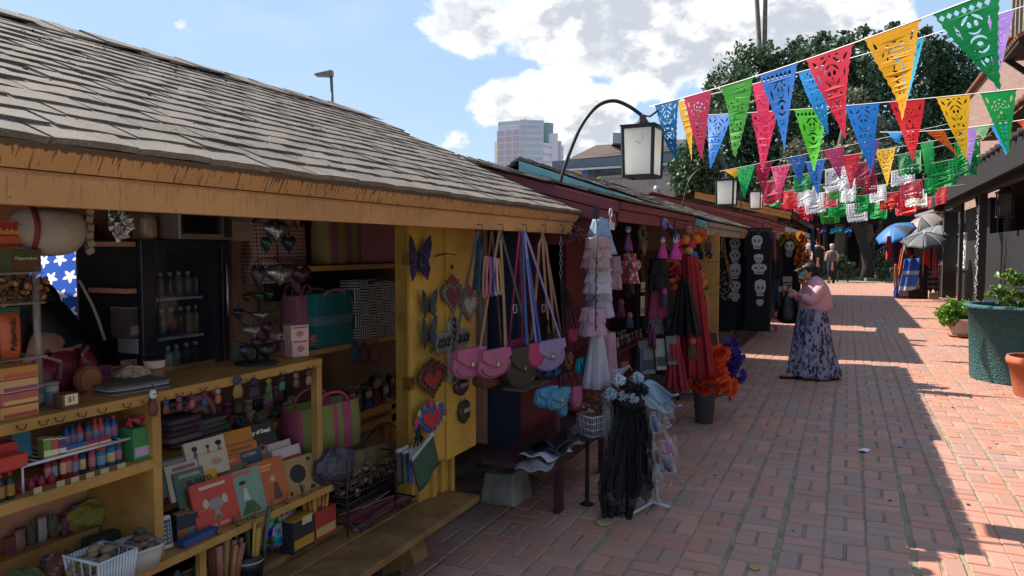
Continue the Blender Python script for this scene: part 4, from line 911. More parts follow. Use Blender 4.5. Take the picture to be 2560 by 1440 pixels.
for k in range(30):yy=5+k*.75;mb.beam((4.28,yy,zt+.02),(5.6,yy,zt+.28),.16,.08)
mb.box(4.4,4,zt,9,yb1+.1,zt+.12);mb.build('roof',terr,BH)
# small tiled hood with brackets on the upper wall, drainpipes above
p0=PX(2512,150,4.0)
mb=MB();ya,yb_=p0.y-2.2,p0.y;zh=p0.z
for k in range(9):yy=ya+(yb_-ya)*k/8;mb.beam((4.6,yy,zh+.45),(3.9,yy,zh+.1),.2,.09)
mb.build('hood_tiles',mat('old_tiles','7c5d4e',rough=.85,var=.35,ns=6),BH,kind='stuff')
mb=MB();
for yy in(ya+.1,yb_-.15):mb.beam((4.58,yy,zh-.5),(4.0,yy,zh),.12,.14)
mb.box(3.95,ya,zh-.06,4.6,yb_,zh+.02);mb.build('hood_frame',wood_d,BH)
mb=MB();
for k in range(4):q=PX(2534+k*10,40,4.3);mb.box(q.x-.05,q.y-.06,q.z-.6,q.x+.3,q.y+.06,q.z+3)
mb.build('balcony_rail',wood_g,BH)
# terracotta lower roofs
LR=thing('tiled_roof','terracotta tiled lean-to roof under the brick wall, right edge','roof',(4,14,3.6))
a=PX(2452,345,3.7);b=PX(2640,240,3.7)
mb=MB();n=16
for k in range(n):
    y_=b.y+(a.y-b.y)*k/(n-1);mb.tube([(3.6,y_,a.z),(4.6,y_,a.z+.55)],.09,6)
mb.box(3.7,b.y,a.z-.1,4.6,a.y,a.z-.06);mb.build('barrel_tiles',terr,LR,kind='stuff')
# dark porch
XP=3.25
PB=thing('porch_building','dark charcoal painted porch building along the right side of the street','building',(4.4,19,0))
char=mat('charcoal_paint','1b1b1e',rough=.7,var=.12,ns=3,bump=.15);char2=mat('dark_grey_beam','34322f',rough=.7,var=.2,ns=5)
yA=PX(2470,700,XP).y;yC=PX(2366,700,XP).y;zs=PX(2510,580,XP).z
mb=MB();mb.box(XP,9.5,0,XP+.15,yA,zs);mb.build('low_wall',char,PB);
mb=MB();mb.box(XP+.0,yA-.0,0,XP+.15,yA+.8,3.0);mb.build('wall',char,PB)
wy0=PX(2417,620,XP+.3).y;wy1=PX(2382,620,XP+.3).y;wz1=PX(2400,583,XP+.3).z;wz0=PX(2400,668,XP+.3).z
mb=MB();xw=XP+.3
mb.box(xw,yA+.8,0,xw+.12,wy0,3.0);mb.box(xw,wy1,0,xw+.12,yC+.3,3.0);mb.box(xw,wy0,0,xw+.12,wy1,wz0);mb.box(xw,wy0,wz1,xw+.12,wy1,3.0);mb.build('wall',char,PB)
fr=mb=MB();f=.06
mb.box(xw-.03,wy0,wz0,xw+.05,wy0+f,wz1);mb.box(xw-.03,wy1-f,wz0,xw+.05,wy1,wz1);mb.box(xw-.028,wy0+f,wz0,xw+.05,wy1-f,wz0+f);mb.box(xw-.028,wy0+f,wz1-f,xw+.05,wy1-f,wz1)
wn=mb.build('window',mat('window_white','c9c9c4',rough=.5,var=.08),PB)
mb=MB();mid=(wy0+wy1)/2
for sgn in(-1,1):
    mb.tube([(xw-.03,wy0+.35+sgn*.14*math.sin(u*math.pi*3),wz0+f+(wz1-wz0-2*f)*u)for u in np.linspace(0,1,24)],.02,5)
mb.build('grille',MATS['window_white'],wn);mb=MB();mb.box(xw+.06,wy0,wz0,xw+.07,wy1,wz1);mb.build('pane',mat('dim_glass','6f7f8c',rough=.1,var=.1,spec=.7),wn)
mb=MB();mb.box(xw-.1,wy0-.1,wz0-.07,xw+.02,wy1+.1,wz0-.005);mb.build('sill',MATS['window_white'],wn)
def post(pxa,X,top=3.0,w=.16,m=char2,label=None):
    p=PX(pxa,700,X);mb=MB();mb.box(p.x-w/2,p.y-w/2,0,p.x+w/2,p.y+w/2,top);o=mb.build('post',m,PB,bev=.01);return p
pp=post(2371,XP-.05,w=.42);p2=post(2451,2.85,w=.17);post(2700,2.85,w=.17);post(2400,2.95,w=.10)
for(p_,s_)in((p2,1),):
    mb=MB();mb.beam((p_.x,p_.y,2.2),(p_.x,p_.y+.9,2.95),.08,.1);mb.build('brace',char2,PB)
    mb=MB();rr=random.Random(3)
    for k in range(70):mb.blob((p_.x-.1+rr.uniform(-.03,.03),p_.y-.1+rr.uniform(-.05,.05),.3+2.2*k/70),.018,5,4)
    mb.build('fairy_light_strand',mat('clear_bulbs','cfd2d4',rough=.2,var=.1),label='strand of tiny clear bulbs running down the porch post',cat='lights',loc=p_)
mb=MB();q=PX(2448,520,2.83);mb.box(p2.x-.55,p2.y+1,2.2,p2.x-.5,p2.y+1.06,3.0)
# awning: long shed roof
XE=2.45;ze1=PX(2560,332,XE).z;ze0=PX(2560,408,XE).z;yE=PX(2322,470,XE).y
mb=MB();mb.hexa([(XE,3,ze0),(XE+2.3,3,ze1+.35),(XE+2.3,yE,ze1+.35),(XE,yE,ze0),(XE,3,ze1),(XE+2.3,3,ze1+.75),(XE+2.3,yE,ze1+.75),(XE,yE,ze1)]);mb.build('porch_roof',mat('black_roof','1a1818',rough=.8,var=.35,ns=3,bump=.3,bs=20),PB)  # near-black roof colour with random mottling
mb=MB();n=46
for k in range(n):y_=6+(yE-6)*k/n;mb.tube([(XE-.06,y_,ze1+.02),(XE+.9,y_,ze1+.2)],.075,6)
mb.build('eave_tiles',mat('dark_eave_tiles','2a2523',rough=.85,var=.3,ns=5),PB,kind='stuff')  # very dark brown tile colour, varied at random
mb=MB();mb.box(2.78,9,2.98,2.94,yC,3.16);mb.build('porch_beam',char2,PB)
mb=MB();mb.box(5.2,8,0,5.3,18.5,3.2);mb.build('inner_wall',BW,PB)
# hanging iron lantern on porch
q=PX(2512,512,3.0);IL=thing('porch_lantern','black iron lantern hanging from the porch roof','lantern',tuple(q));w_,h_=.13,.24
mb=MB()
for x,y in((-1,-1),(1,-1),(1,1),(-1,1)):mb.beam(q+Vector((x*w_,y*w_,-h_)),q+Vector((x*w_,y*w_,h_)),.03,.03)
mb.box(q.x-w_-.03,q.y-w_-.03,q.z+h_,q.x+w_+.03,q.y+w_+.03,q.z+h_+.04);mb.box(q.x-w_-.02,q.y-w_-.02,q.z-h_-.03,q.x+w_+.02,q.y+w_+.02,q.z-h_)
mb.lathe([(w_,0),(w_*.5,.12),(.02,.2)],8,(q.x,q.y,q.z+h_+.04));mb.tube([q+Vector((0,0,h_+.2)),q+Vector((0,0,1.1))],.012);mb.tube([q+Vector((0,0,-h_-.03)),q+Vector((0,0,-h_-.18))],.02);mb.build('frame',black_m,IL)
mb=MB();mb.box(q.x-w_*.8,q.y-w_*.8,q.z-h_+.01,q.x+w_*.8,q.y+w_*.8,q.z+h_-.01);mb.build('glass',mat('smoked_glass','5a5048',rough=.15,spec=.6),IL)
# ---- planters
def flutedpot(label,base,r,h,m,saucer=None,soil=True,nm='plant_pot',cat='pot',wall=.03,fl=0,rim=.06,br=.74):
    t=thing(nm,label,cat,base);b_=base;mb=MB();n=40;prof=[(r*br,0),(r*(br+.02),.02),(r*.95,h-rim),(r*1.0,h-rim),(r*1.03,h-rim*.5),(r,h),(r-wall,h),(r-wall-.01,h-.06)]
    vs=[];
    for(a,z)in prof:
        for j in range(n):
            q=1+(fl*(1 if j%4<2 else-1)if z<h-rim-.001 and z>.01 else 0);th=2*math.pi*j/n;vs.append((b_[0]+a*q*math.cos(th),b_[1]+a*q*math.sin(th),b_[2]+z))
    fs=[(i*n+j,i*n+(j+1)%n,(i+1)*n+(j+1)%n,(i+1)*n+j)for i in range(len(prof)-1)for j in range(n)]
    mb.smooth=fl==0;mb.add(vs,fs);mb.build('pot_body',m,t)
    mb=MB();mb.lathe([(0.001,h-.07),(r-wall-.004,h-.065)],24,tuple(b_),cap=False);mb.build('soil',mat('soil','3a2c22',rough=1,bump=1,bs=60),t)
    if saucer:mb=MB();mb.lathe([(r*.72,.001),(r*.95,.03),(r*.98,.045),(r*.9,.045),(r*.85,.02),(.01,.02)],32,tuple(b_));mb.build('saucer',saucer,t)
    return t
pl=PZ(2545,952,0)
m,t_,b_=newmat('teal_stucco');oc=t_.new('ShaderNodeTexCoord').outputs['Object'];v_=t_.new('ShaderNodeTexVoronoi');t_.put(v_.inputs['Vector'],oc);v_.inputs['Scale'].default_value=48
t_.put(b_.inputs['Base Color'],t_.mix(t_.ramp(t_.noise(oc,5,5,.7),.35,.7),lin('265c60'),lin('2f6c70')));b_.inputs['Roughness'].default_value=.6
bn=t_.new('ShaderNodeBump');bn.inputs['Strength'].default_value=1;bn.inputs['Distance'].default_value=.02;t_.put(bn.inputs['Height'],t_.math('ADD',v_.outputs[0],t_.noise(oc,30,3,.6)));t_.put(b_.inputs['Normal'],bn.outputs[0]);TEAL=m
pl=PZ(2560,950,0);rr_=(PZ(2560,950).x-PZ(2424,950).x);
P1=flutedpot('large round teal stucco street planter at the right edge',Vector((pl.x+.02,pl.y,0)),.70,.98,TEAL,nm='planter',cat='planter',wall=.07,rim=.05,br=.88)
lf2=leaf_material('fresh_leaf','3f6a22','8fb04a',.35,.4);lf3=leaf_material('shrub_leaf','3c6a1e','7fa838',.35,.4)
# leafy shrub branches hanging in from the right, growing in the planter
t=thing('shrub','light green compound leaved shrub growing out of the teal planter','shrub',(pl.x+.35,pl.y,.9));mb=MB();LB=[]
cc=Vector((pl.x+.25,pl.y-.1,.9))
tips=[PD(a,b,9.4)for a,b in((2485,722),(2470,738),(2500,690),(2525,680),(2510,760),(2535,735),(2550,700),(2490,800),(2500,830),(2530,800),(2545,830),(2520,860),(2555,850),(2560,770),(2600,680),(2640,700))]
for tp in tips:
    md=(cc+tp)/2+Vector((0,0,.15));mb.tube([cc,md,tp],[.01,.006,.003],4)
    for u in np.linspace(.35,1,6):LB.append((tuple(cc.lerp(tp,u*.5+.5)+Vector((0,0,.04*math.sin(u*3)))),(.07,.07,.04)))
mb.build('stem',bark,t);leaves('leaves',lf2,t,LB,1900,.036,21,sub=5)
pp_=PZ(2410,842,0)
P2=flutedpot('small whitewashed fluted pot in a terracotta saucer',pp_,.30,.36,mat('whitewashed_clay','b59e90',rough=.85,var=.2,ns=9,dirt=.15),mat('terracotta','a55a40',rough=.8),fl=.025)
t=thing('shrub','round bright green bush spilling over the small whitewashed pot','shrub',(pp_.x,pp_.y,.36));c_=PD(2390,782,PROJ(pp_)[2])
leaves('leaves',lf3,t,[(tuple(c_),(.33,.3,.26)),(tuple(c_+Vector((-.16,-.05,-.08))),(.2,.2,.2)),(tuple(c_+Vector((.22,0,-.02))),(.2,.2,.18))],5200,.034,22,sub=40);mb=MB()
for k in range(5):mb.tube([(pp_.x,pp_.y,.3),c_+Vector((U(-.2,.2),U(-.2,.2),U(-.1,.15)))],.008,4)
mb.build('stem',bark,t)
p3=PZ(2585,990,0)
P3=flutedpot('terracotta pot with rolled rim in front of the teal planter, cut by the right edge',Vector((p3.x+.06,p3.y,0)),.34,.46,mat('terracotta','a55a40',rough=.8),rim=.09)
# agaves behind
for k,(px,py,d,lb,s_)in enumerate(((2445,760,14.6,'grey green agave left of the porch post',1),(2520,765,14.0,'dim agave right of the porch post, behind the teal planter',.9))):
    q=PZ(px,py+40,0);q=Vector((PD(px,py,d).x,PD(px,py,d).y,.25));t=thing('agave',lb,'agave',tuple(q));
    for j in range(13):
        a=j*2.4;e=.5+.5*((j*7)%5)/5;L=s_*(.55+.35*((j*3)%4)/4);mb=MB();dx,dy=math.cos(a),math.sin(a);pv=[]
        for u in np.linspace(0,1,6):
            c1=q+Vector((dx*L*u*math.cos(e),dy*L*u*math.cos(e),L*u*math.sin(e)*(1-.15*u)));w_=.05*(1-u)**.6+.002;o_=Vector((-dy,dx,0))*w_;pv+=[c1+o_+Vector((0,0,.012)),c1-Vector((0,0,.01)),c1-o_+Vector((0,0,.012))]
        mb.smooth=True;mb.add(pv,[(i*3+k2,i*3+k2+1,i*3+k2+4,i*3+k2+3)for i in range(5)for k2 in(0,1)]);mb.build('leaf',mat('agave_leaf','5f7a68',rough=.5,var=.2),t,solid=.006)
    flutedpot('low pale clay bowl holding the %s agave'%('left' if k==0 else 'right'),Vector((q.x,q.y,0)),.24,.27,MATS['whitewashed_clay'])
# ================================================================ end of the street
EB=thing('dark_arcade','dark covered arcade closing the far end of the street','building',PD(2150,640,46))
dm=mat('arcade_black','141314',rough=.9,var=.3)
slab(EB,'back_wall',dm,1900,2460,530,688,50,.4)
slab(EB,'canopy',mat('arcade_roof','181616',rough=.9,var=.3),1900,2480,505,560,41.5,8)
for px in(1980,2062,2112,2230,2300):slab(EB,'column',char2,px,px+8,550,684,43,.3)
for px,w_,c,nm in((2048,18,'3a2f74','purple'),(2075,30,'2f96a8','turquoise'),(2108,22,'2a70b0','blue'),(2138,10,'b8b8b8','white')):
    q0,q1=PD(px,572,41),PD(px+w_,566,41);mb=MB();mb.sheet(lambda u,v:q0.lerp(q1,u)+Vector((0,-.4*v,-.28*v-.05*math.sin(u*9)*v)),8,4);mb.build('awning_cloth',mat('awning_'+c,c,rough=.8),label=nm+' cloth awning hanging at the far end of the street',cat='awning',solid=.01,loc=q0)
rr=random.Random(8)
mb=MB();
for k in range(34):
    q=PD(rr.uniform(2100,2330),rr.uniform(560,610),rr.uniform(44,48));mb.obox(q,(rr.uniform(.1,.4),.05,rr.uniform(.15,.5)),(0,0,rr.uniform(-.3,.3)))
    mb.mi=rr.randrange(5)
mb.build('hanging_goods',[mat('goods_'+c,c,rough=.8)for c in('b8b0a8','a05050','507090','404a5a','c8b070')],EB,kind='stuff')
# forked tree trunk and dark shrubs
t=thing('street_tree','dark forked tree trunk at the end of the street','tree',tuple(PZ(2172,702,0)))
g=PZ(2170,702,0);D_=PROJ(g)[2];mb=MB()
mb.tube([g,PD(2172,660,D_),PD(2160,610,D_),PD(2140,560,D_),PD(2118,520,D_)],[.42,.3,.26,.22,.16],9);mb.tube([PD(2172,655,D_),PD(2180,610,D_),PD(2200,575,D_),PD(2208,520,D_)],[.26,.16,.13,.1],8);mb.tube([PD(2150,590,D_),PD(2165,550,D_),PD(2170,500,D_)],[.2,.14,.1],7)
mb.build('trunk',mat('dark_bark','2e2a27',rough=.9,var=.3,ns=6,bump=.6,bs=20),t);leaves('crown',dk_leaf,t,[(tuple(PD(a,b,D_)),(1.6,1.2,.8))for a,b in((2090,500),(2150,480),(2220,490),(2040,500))],5000,.13,31)
for px,py,r_,lb in((2095,660,26,'dark shrub left of the forked trunk'),(2120,675,22,'low dark shrub at the foot of the forked trunk'),(2215,650,24,'dark shrub behind the stair rail'),(2205,680,18,'small dark shrub beside the steps')):
    q=PD(px,py,38);t=thing('shrub',lb,'shrub',(q.x,q.y,0));leaves('leaves',dk_leaf,t,[(tuple(q),(r_/F*38,.4,r_/F*38*.9))],1500,.08,int(px));mb=MB();mb.tube([(q.x,q.y,0),tuple(q)],.04);mb.build('stem',bark,t)
# steps with railing
ST=thing('steps','dark stone steps with a railing on the right near the serape stand','steps',tuple(PZ(2200,702,0)))
D_=PROJ(PZ(2200,702))[2];k_=D_/F;a0=PZ(2166,703,0);
for i in range(4):
    x0=i*22*k_+.0;mb=MB();z0,z1=i*.17,(i+1)*.17
    c0=a0+ex_*(x0);c1=a0+ex_*(95*k_);mb.hexa([c0+Vector((0,0,z0)),c1+Vector((0,0,z0)),c1+ey_*1.2+Vector((0,0,z0)),c0+ey_*1.2+Vector((0,0,z0)),c0+Vector((0,0,z1)),c1+Vector((0,0,z1)),c1+ey_*1.2+Vector((0,0,z1)),c0+ey_*1.2+Vector((0,0,z1))]);mb.build('step',mat('step_stone','6a645e',rough=.9,var=.25,ns=3),ST)
mb=MB();r0,r1=PD(2160,648,D_),PD(2218,612,D_);mb.tube([r0,r1],.03,6)
for u in np.linspace(0,1,8):q=r0.lerp(r1,u);mb.tube([q,q-Vector((0,0,.75))],.012,4)
mb.build('railing',mat('rail_grey','4a4c50',rough=.5),ST)
# ================================================================ MERCHANDISE: builders (front of an item = local -y)
def C(c,rough=.6,**k):return mat('colour_'+c+str(rough),c,rough=rough,var=k.pop('var',.1),**k)
def IT(px0,px1,pyt,pyb,X,z=None):
    pm=(px0+px1)/2
    a,b=PX(px0,pyb,X),PX(px1,pyb,X);c=PX(pm,pyb,X);t=PX(pm,pyt,X)
    if z is not None:
        lo,hi=.2,40
        for _ in range(50):
            m=(lo+hi)/2
            if PROJ((X,m,z))[0]<pm:lo=m
            else:hi=m
        c=Vector((X,lo,z))
    h=t.z-PX(pm,pyb,X).z
    return Vector((X,c.y,c.z)),(b.y-a.y if pm<1400 else(px1-px0)*PROJ(c)[2]/F),h
def loft(mb,rings,n=14,e=1.0,cap=True):
    vs=[]
    for(rx,ry,z,cx,cy)in rings:
        for j in range(n):
            t=2*math.pi*j/n;c,s=math.cos(t),math.sin(t)
            vs.append((cx+rx*math.copysign(abs(c)**e,c),cy+ry*math.copysign(abs(s)**e,s),z))
    k=len(rings);fs=[(i*n+j,i*n+(j+1)%n,(i+1)*n+(j+1)%n,(i+1)*n+j)for i in range(k-1)for j in range(n)]
    if cap:fs+=[tuple(range(n))[::-1],tuple((k-1)*n+j for j in range(n))]
    sm=mb.smooth;mb.smooth=True;mb.add(vs,fs);mb.smooth=sm
def tote(label,L,w,h,d,m,hm=None,rz=90,open_=True,group=None,handle=.25):
    t=thing('woven_bag',label,'bag',(0,0,0),group);mb=MB()
    loft(mb,[(w*.46,d*.45,0,0,0),(w*.49,d*.5,h*.03,0,0),(w*.5,d*.5,h*.5,0,0),(w*.495,d*.42,h*.97,0,0),(w*.5,d*.44,h,0,0),(w*.47,d*.36,h*.985,0,0),(w*.45,d*.34,h*.8,0,0)],20,.35);mb.build('body',m,t)
    if hm:
        for s in(-1,1):
            mb=MB();mb.tube([(w*.27*math.cos(a),s*d*.38+s*.01*math.sin(a),h*.93+(handle*h)*math.sin(a))for a in np.linspace(math.pi,0,12)],.008,6);mb.build('handle',hm,t)
    return place(t,L,rz)
def packbox(label,L,w,h,d,c,band=None,txt=None,tc='f2e6c8',rz=90,cat='box',nm='candy_box',group=None,tilt=0,lid=True):
    t=thing(nm,label,cat,(0,0,0),group);mb=MB();mb.box(-w/2,-d/2,0,w/2,d/2,h);mb.build('carton',c if not isinstance(c,str)else C(c),t,bev=.002)
    if band:mb=MB();mb.box(-w*.46,-d/2-.0012,h*.12,w*.46,-d/2-.0003,h*.42);mb.build('printed_band',C(band),t)
    if txt:text(t,txt,min(h*.5,w/len(txt)*1.7),(0,-d/2-.002,h*.62),C(tc),True)
    if lid:mb=MB();mb.box(-w/2-.001,-d/2-.001,h*.985,w/2+.001,d/2+.001,h+.002);mb.build('lid',C(band)if band else C('c8b08a'),t)
    return place(t,L,rz,tilt=tilt)
def bottle(label,L,r,h,c,cap,band=None,cat='bottle',nm='candy_bottle',group=None,rz=90,glass=False):
    t=thing(nm,label,cat,(0,0,0),group);mb=MB()
    mb.lathe([(r*.9,0),(r,h*.04),(r,h*.62),(r*.92,h*.70),(r*.45,h*.80),(r*.42,h*.86)],12);mb.build('bottle_body',c,t)
    mb=MB();mb.lathe([(r*.5,h*.86),(r*.52,h*.88),(r*.5,h*.99),(r*.3,h)],10);mb.build('cap',C(cap),t)
    if band:mb=MB();mb.lathe([(r*1.015,h*.15),(r*1.015,h*.55)],12,cap=False);mb.build('printed_wrap',band,t)
    return place(t,L,rz)
def jartube(label,L,r,h,c,cap,band=None,group=None,cat='candy tube',nm='candy_tube'):
    t=thing(nm,label,cat,(0,0,0),group);mb=MB();mb.lathe([(r,0),(r,h*.85)],12);mb.build('tube_body',C(c),t)
    mb=MB();mb.lathe([(r*1.08,h*.85),(r*1.08,h*.97),(r*.9,h)],12);mb.build('cap',C(cap),t)
    if band:mb=MB();mb.lathe([(r*1.01,h*.2),(r*1.01,h*.6)],12,cap=False);mb.build('printed_wrap',C(band),t)
    return place(t,L,90)
def crumple(nm,label,cat,L,r,c,seed=0,n=18,m=12,amp=.22,rz=90,extra=None,group=None):
    t=None;rg=random.Random(seed);mb=MB();ph=[rg.uniform(0,6)for _ in range(6)]
    vs=[]
    for j in range(m+1):
        for i in range(n):
            a=2*math.pi*i/n;b=-math.pi/2+math.pi*j/m
            q=1+amp*(math.sin(3*a+ph[0]+2*b)*.4+math.sin(7*a+ph[1]-3*b)*.35+math.sin(5*b+ph[2]+4*a)*.3+rg.uniform(-.25,.25))
            vs.append((r[0]*math.cos(a)*math.cos(b)*q,r[1]*math.sin(a)*math.cos(b)*q,r[2]*(math.sin(b)*q+1)))
    mb.add(vs,[(j*n+i,j*n+(i+1)%n,(j+1)*n+(i+1)%n,(j+1)*n+i)for j in range(m)for i in range(n)])
    o=mb.build(nm,c,None,label=label,cat=cat,group=group);place(o,L,rz);return o
def heart_poly(w,h,n=26):
    P=[]
    for i in range(n):
        t=2*math.pi*i/n;x=16*math.sin(t)**3;y=13*math.cos(t)-5*math.cos(2*t)-2*math.cos(3*t)-math.cos(4*t);P.append((x/32*w,(y+17)/29.2*h))
    return P
def tin_heart(label,L,w,h,rim,inner,crown=True,frilly=False,rz=90,cm=None):
    t=thing('tin_heart',label,'heart ornament',(0,0,0));hh=h*(.62 if crown else 1)
    mb=MB();mb.prism(heart_poly(w,hh),-.006,.006);mb.build('heart_plate',rim,t,bev=.003)
    mb=MB();P=[(x*.68,hh*.17+y*.7)for x,y in heart_poly(w,hh)];mb.prism(P,-.013,-.0065);mb.build('heart_centre',inner,t,bev=.003)
    mb=MB();P=heart_poly(w*.95,hh*.95)
    for i in range(0,26):x,y=P[i];mb.blob((x,-.009,y+hh*.02),(w*.045*(1.7 if frilly else 1),.007,w*.045*(1.7 if frilly else 1)),6,4)
    mb.build('border_beads',rim if not frilly else C('4a3024',.4),t)
    if crown:
        mb=MB();b=hh*.88;P=[(-w*.2,b),(-w*.34,b+h*.16)];
        for i in range(7):P+=[(-w*.30+w*.1*i,b+h*(.13+.05*(3-abs(3-i)))),(-w*.25+w*.1*i,b+h*(.06+.045*(3-abs(3-i))))]
        P=P[:-1]+[(w*.34,b+h*.16),(w*.2,b)];mb.prism(P,-.005,.005);mb.build('flame_crown',cm or C('7a4038',.5),t);mb=MB();mb.tube([(w*.04*math.cos(a),0,h*.97+w*.05*math.sin(a))for a in np.linspace(0,6.28,9)],.003,5);mb.build('hanging_ring',black_m,t)
    return place(t,L,rz)
def purse(label,L,w,h,d,m,hook=None,sm=None,rz=90,flap=True,group=None,stitch=None,clasp='b8a878',sw=.018,spread=.4,nm='purse'):
    t=thing(nm,label,'handbag',(0,0,0),group)
    P=[(-w*.40,h),(w*.40,h)]+[(w*.5*math.cos(a)*(1 if abs(math.cos(a))<.99 else 1),h*.42+h*.42*math.sin(a))for a in np.linspace(.25,-math.pi-.25,16)]
    mb=MB();mb.prism(P,-d/2,d/2);mb.build('pouch',m,t,bev=min(.012,d*.2))
    if flap:
        mb=MB();P2=[(-w*.42,h*1.01),(w*.42,h*1.01),(w*.46,h*.72),(w*.22,h*.50),(0,h*.38),(-w*.22,h*.50),(-w*.46,h*.72)];mb.prism(P2,-d/2-.014,-d/2-.005);mb.build('flap',m,t,bev=.004)
        mb=MB();mb.blob((0,-d/2-.018,h*.47),(w*.06,.006,w*.06),8,6);mb.blob((0,-d/2-.022,h*.47),(w*.03,.006,w*.03),6,4);mb.build('clasp',mat('clasp_'+clasp,clasp,metal=.9,rough=.3),t)
    mb=MB();mb2=MB()
    for a in np.linspace(-.1,-math.pi+.1,13):mb.obox((w*.42*math.cos(a),-d/2-.0005,h*.42+h*.35*math.sin(a)),(w*.06,.003,.006),(0,-a-math.pi/2 if False else 0,0))
    mb.build('stitching',C(stitch)if stitch else wood_d,t)
    if hook is not None:
        R=Matrix.Rotation(math.radians(-rz),3,'Z');hk=R@(Vector(hook)-Vector(L))
        for s in(-1,1):
            mb=MB();a=Vector((s*w*spread,0,h*.96));b=hk+Vector((s*.008,s*.004,0));q=a.lerp(b,.5)+Vector((s*.01,0,0));N=8;vs=[]
            for u in np.linspace(0,1,N+1):c=a*(1-u)**2+q*2*u*(1-u)+b*u*u;vs+=[c+Vector((-sw/2,0,0)),c+Vector((sw/2,0,0)),c+Vector((sw/2,.004,0)),c+Vector((-sw/2,.004,0))]
            mb.add(vs,[(i*4+j,i*4+(j+1)%4,i*4+4+(j+1)%4,i*4+4+j)for i in range(N)for j in range(4)]);mb.build('strap',sm or m,t)
    return place(t,L,rz)
def book(label,L,w,h,c,title=None,tc='f0e6d0',fig=None,lean=18,rz=84,pages=.012,extra=None,ts=None,ty=.84,band=None,cat='book',group=None):
    t=thing('book',label,cat,(0,0,0),group);d=pages;mb=MB()
    mb.box(-w/2,-d/2-.001,0,w/2,-d/2+.0015,h);mb.box(-w/2,d/2-.0015,0,w/2,d/2+.001,h);mb.box(-w/2-.001,-d/2,0,-w/2+.0015,d/2,h);mb.build('cover',C(c,.45),t)
    mb=MB();mb.box(-w/2+.002,-d/2+.002,.003,w/2-.003,d/2-.002,h-.003);mb.build('pages',C('d8cfbe',.9),t)
    y=-d/2-.0018
    if title:text(t,title,ts or min(h*.16,w/max(4,len(title))*1.45),(0,y-.0008,h*ty),C(tc),True)
    if band:mb=MB();mb.box(-w/2+.001,y,h*band[0],w/2-.001,y+.0006,h*band[1]);mb.build('cover_band',C(band[2]),t)
    if fig:
        for(k,cx,cz,rx,rz_,cc)in fig:
            mb=MB()
            if k=='e':mb.prism([(cx*w+rx*w*math.cos(a),cz*h+rz_*h*math.sin(a))for a in np.linspace(0,6.283,13)[:-1]],y-.0006,y+.0003)
            elif k=='t':mb.prism([(cx*w-rx*w,cz*h-rz_*h),(cx*w+rx*w,cz*h-rz_*h),(cx*w+rx*w*.35,cz*h+rz_*h),(cx*w-rx*w*.35,cz*h+rz_*h)],y-.0006,y+.0003)
            else:mb.box(cx*w-rx*w,y-.0006,cz*h-rz_*h,cx*w+rx*w,y+.0003,cz*h+rz_*h)
            mb.build('cover_picture',C(cc),t)
    return place(t,L,rz,tilt=-lean)
def foldcloth(label,L,w,h,d,m,n=3,rz=90,cat='cloth',nm='folded_cloth',jit=.01,mats=None):
    t=thing(nm,label,cat,(0,0,0))
    for k in range(n):
        z0=h*k/n;z1=h*(k+1)/n-.002;mb=MB();x=U(-jit,jit)
        loft(mb,[(w*.47,d*.46,z0+.001,x,0),(w*.5,d*.5,z0+(z1-z0)*.3,x,0),(w*.5,d*.5,z0+(z1-z0)*.7,x,0),(w*.47,d*.46,z1,x,0)],16,.3);mb.build('fold',(mats[k%len(mats)]if mats else m),t)
    return place(t,L,rz)
def doll(label,L,h,dress,skin='caa080',hair='2a1c18',hat=None,rz=90):
    t=thing('rag_doll',label,'doll',(0,0,0));mb=MB();mb.blob((0,0,h*.72),h*.19,10,8);mb.build('head',C(skin),t)
    mb=MB();mb.lathe([(h*.30,0),(h*.28,h*.08),(h*.14,h*.45),(h*.08,h*.56)],12);mb.build('dress',C(dress),t)
    mb=MB();mb.blob((0,h*.04,h*.78),(h*.205,h*.18,h*.19),10,8);
    for s in(-1,1):mb.tube([(s*h*.17,0,h*.75),(s*h*.24,-.01,h*.6),(s*h*.2,-.01,h*.42)],h*.035,5)
    mb.build('hair',C(hair),t);mb=MB();mb.blob((0,-.0,h*.93),(h*.16,h*.12,h*.06),8,5)
    for s in(-1,0,1):mb.blob((s*h*.1,-h*.08,h*.92),h*.06,6,4)
    mb.build('ribbons',C(hat or 'b03a58'),t)
    return place(t,L,rz)
def wire_basket(label,L,w,h,d,m,nx=9,nz=3,rz=90,r=.003,taper=.85,cat='basket',nm='wire_basket',slats=False):
    t=thing(nm,label,cat,(0,0,0));mb=MB()
    def ring(s,z):return[(-w/2*s,-d/2*s,z),(w/2*s,-d/2*s,z),(w/2*s,d/2*s,z),(-w/2*s,d/2*s,z),(-w/2*s,-d/2*s,z)]
    mb2=MB()
    for k in range(nz+1):s=taper+(1-taper)*k/nz;(mb2 if k==nz else mb).tube(ring(s,h*k/nz),r*(1.8 if k==nz else 1),5)
    mb2.build('rim',m,t)
    for i in range(nx+1):
        x=-1+2*i/nx
        for s in(-1,1):mb.tube([(x*w/2*taper,s*d/2*taper,0),(x*w/2,s*d/2,h)],r*(1.8 if slats else .8),4)
        mb.tube([(x*w/2*taper,-d/2*taper,0),(x*w/2*taper,d/2*taper,0)],r*.7,4)
    for i in range(5):
        y=-1+2*i/4
        for s in(-1,1):mb.tube([(s*w/2*taper,y*d/2*taper,0),(s*w/2,y*d/2,h)],r*.8,4)
    mb.build('wire_grid',m,t);return place(t,L,rz)
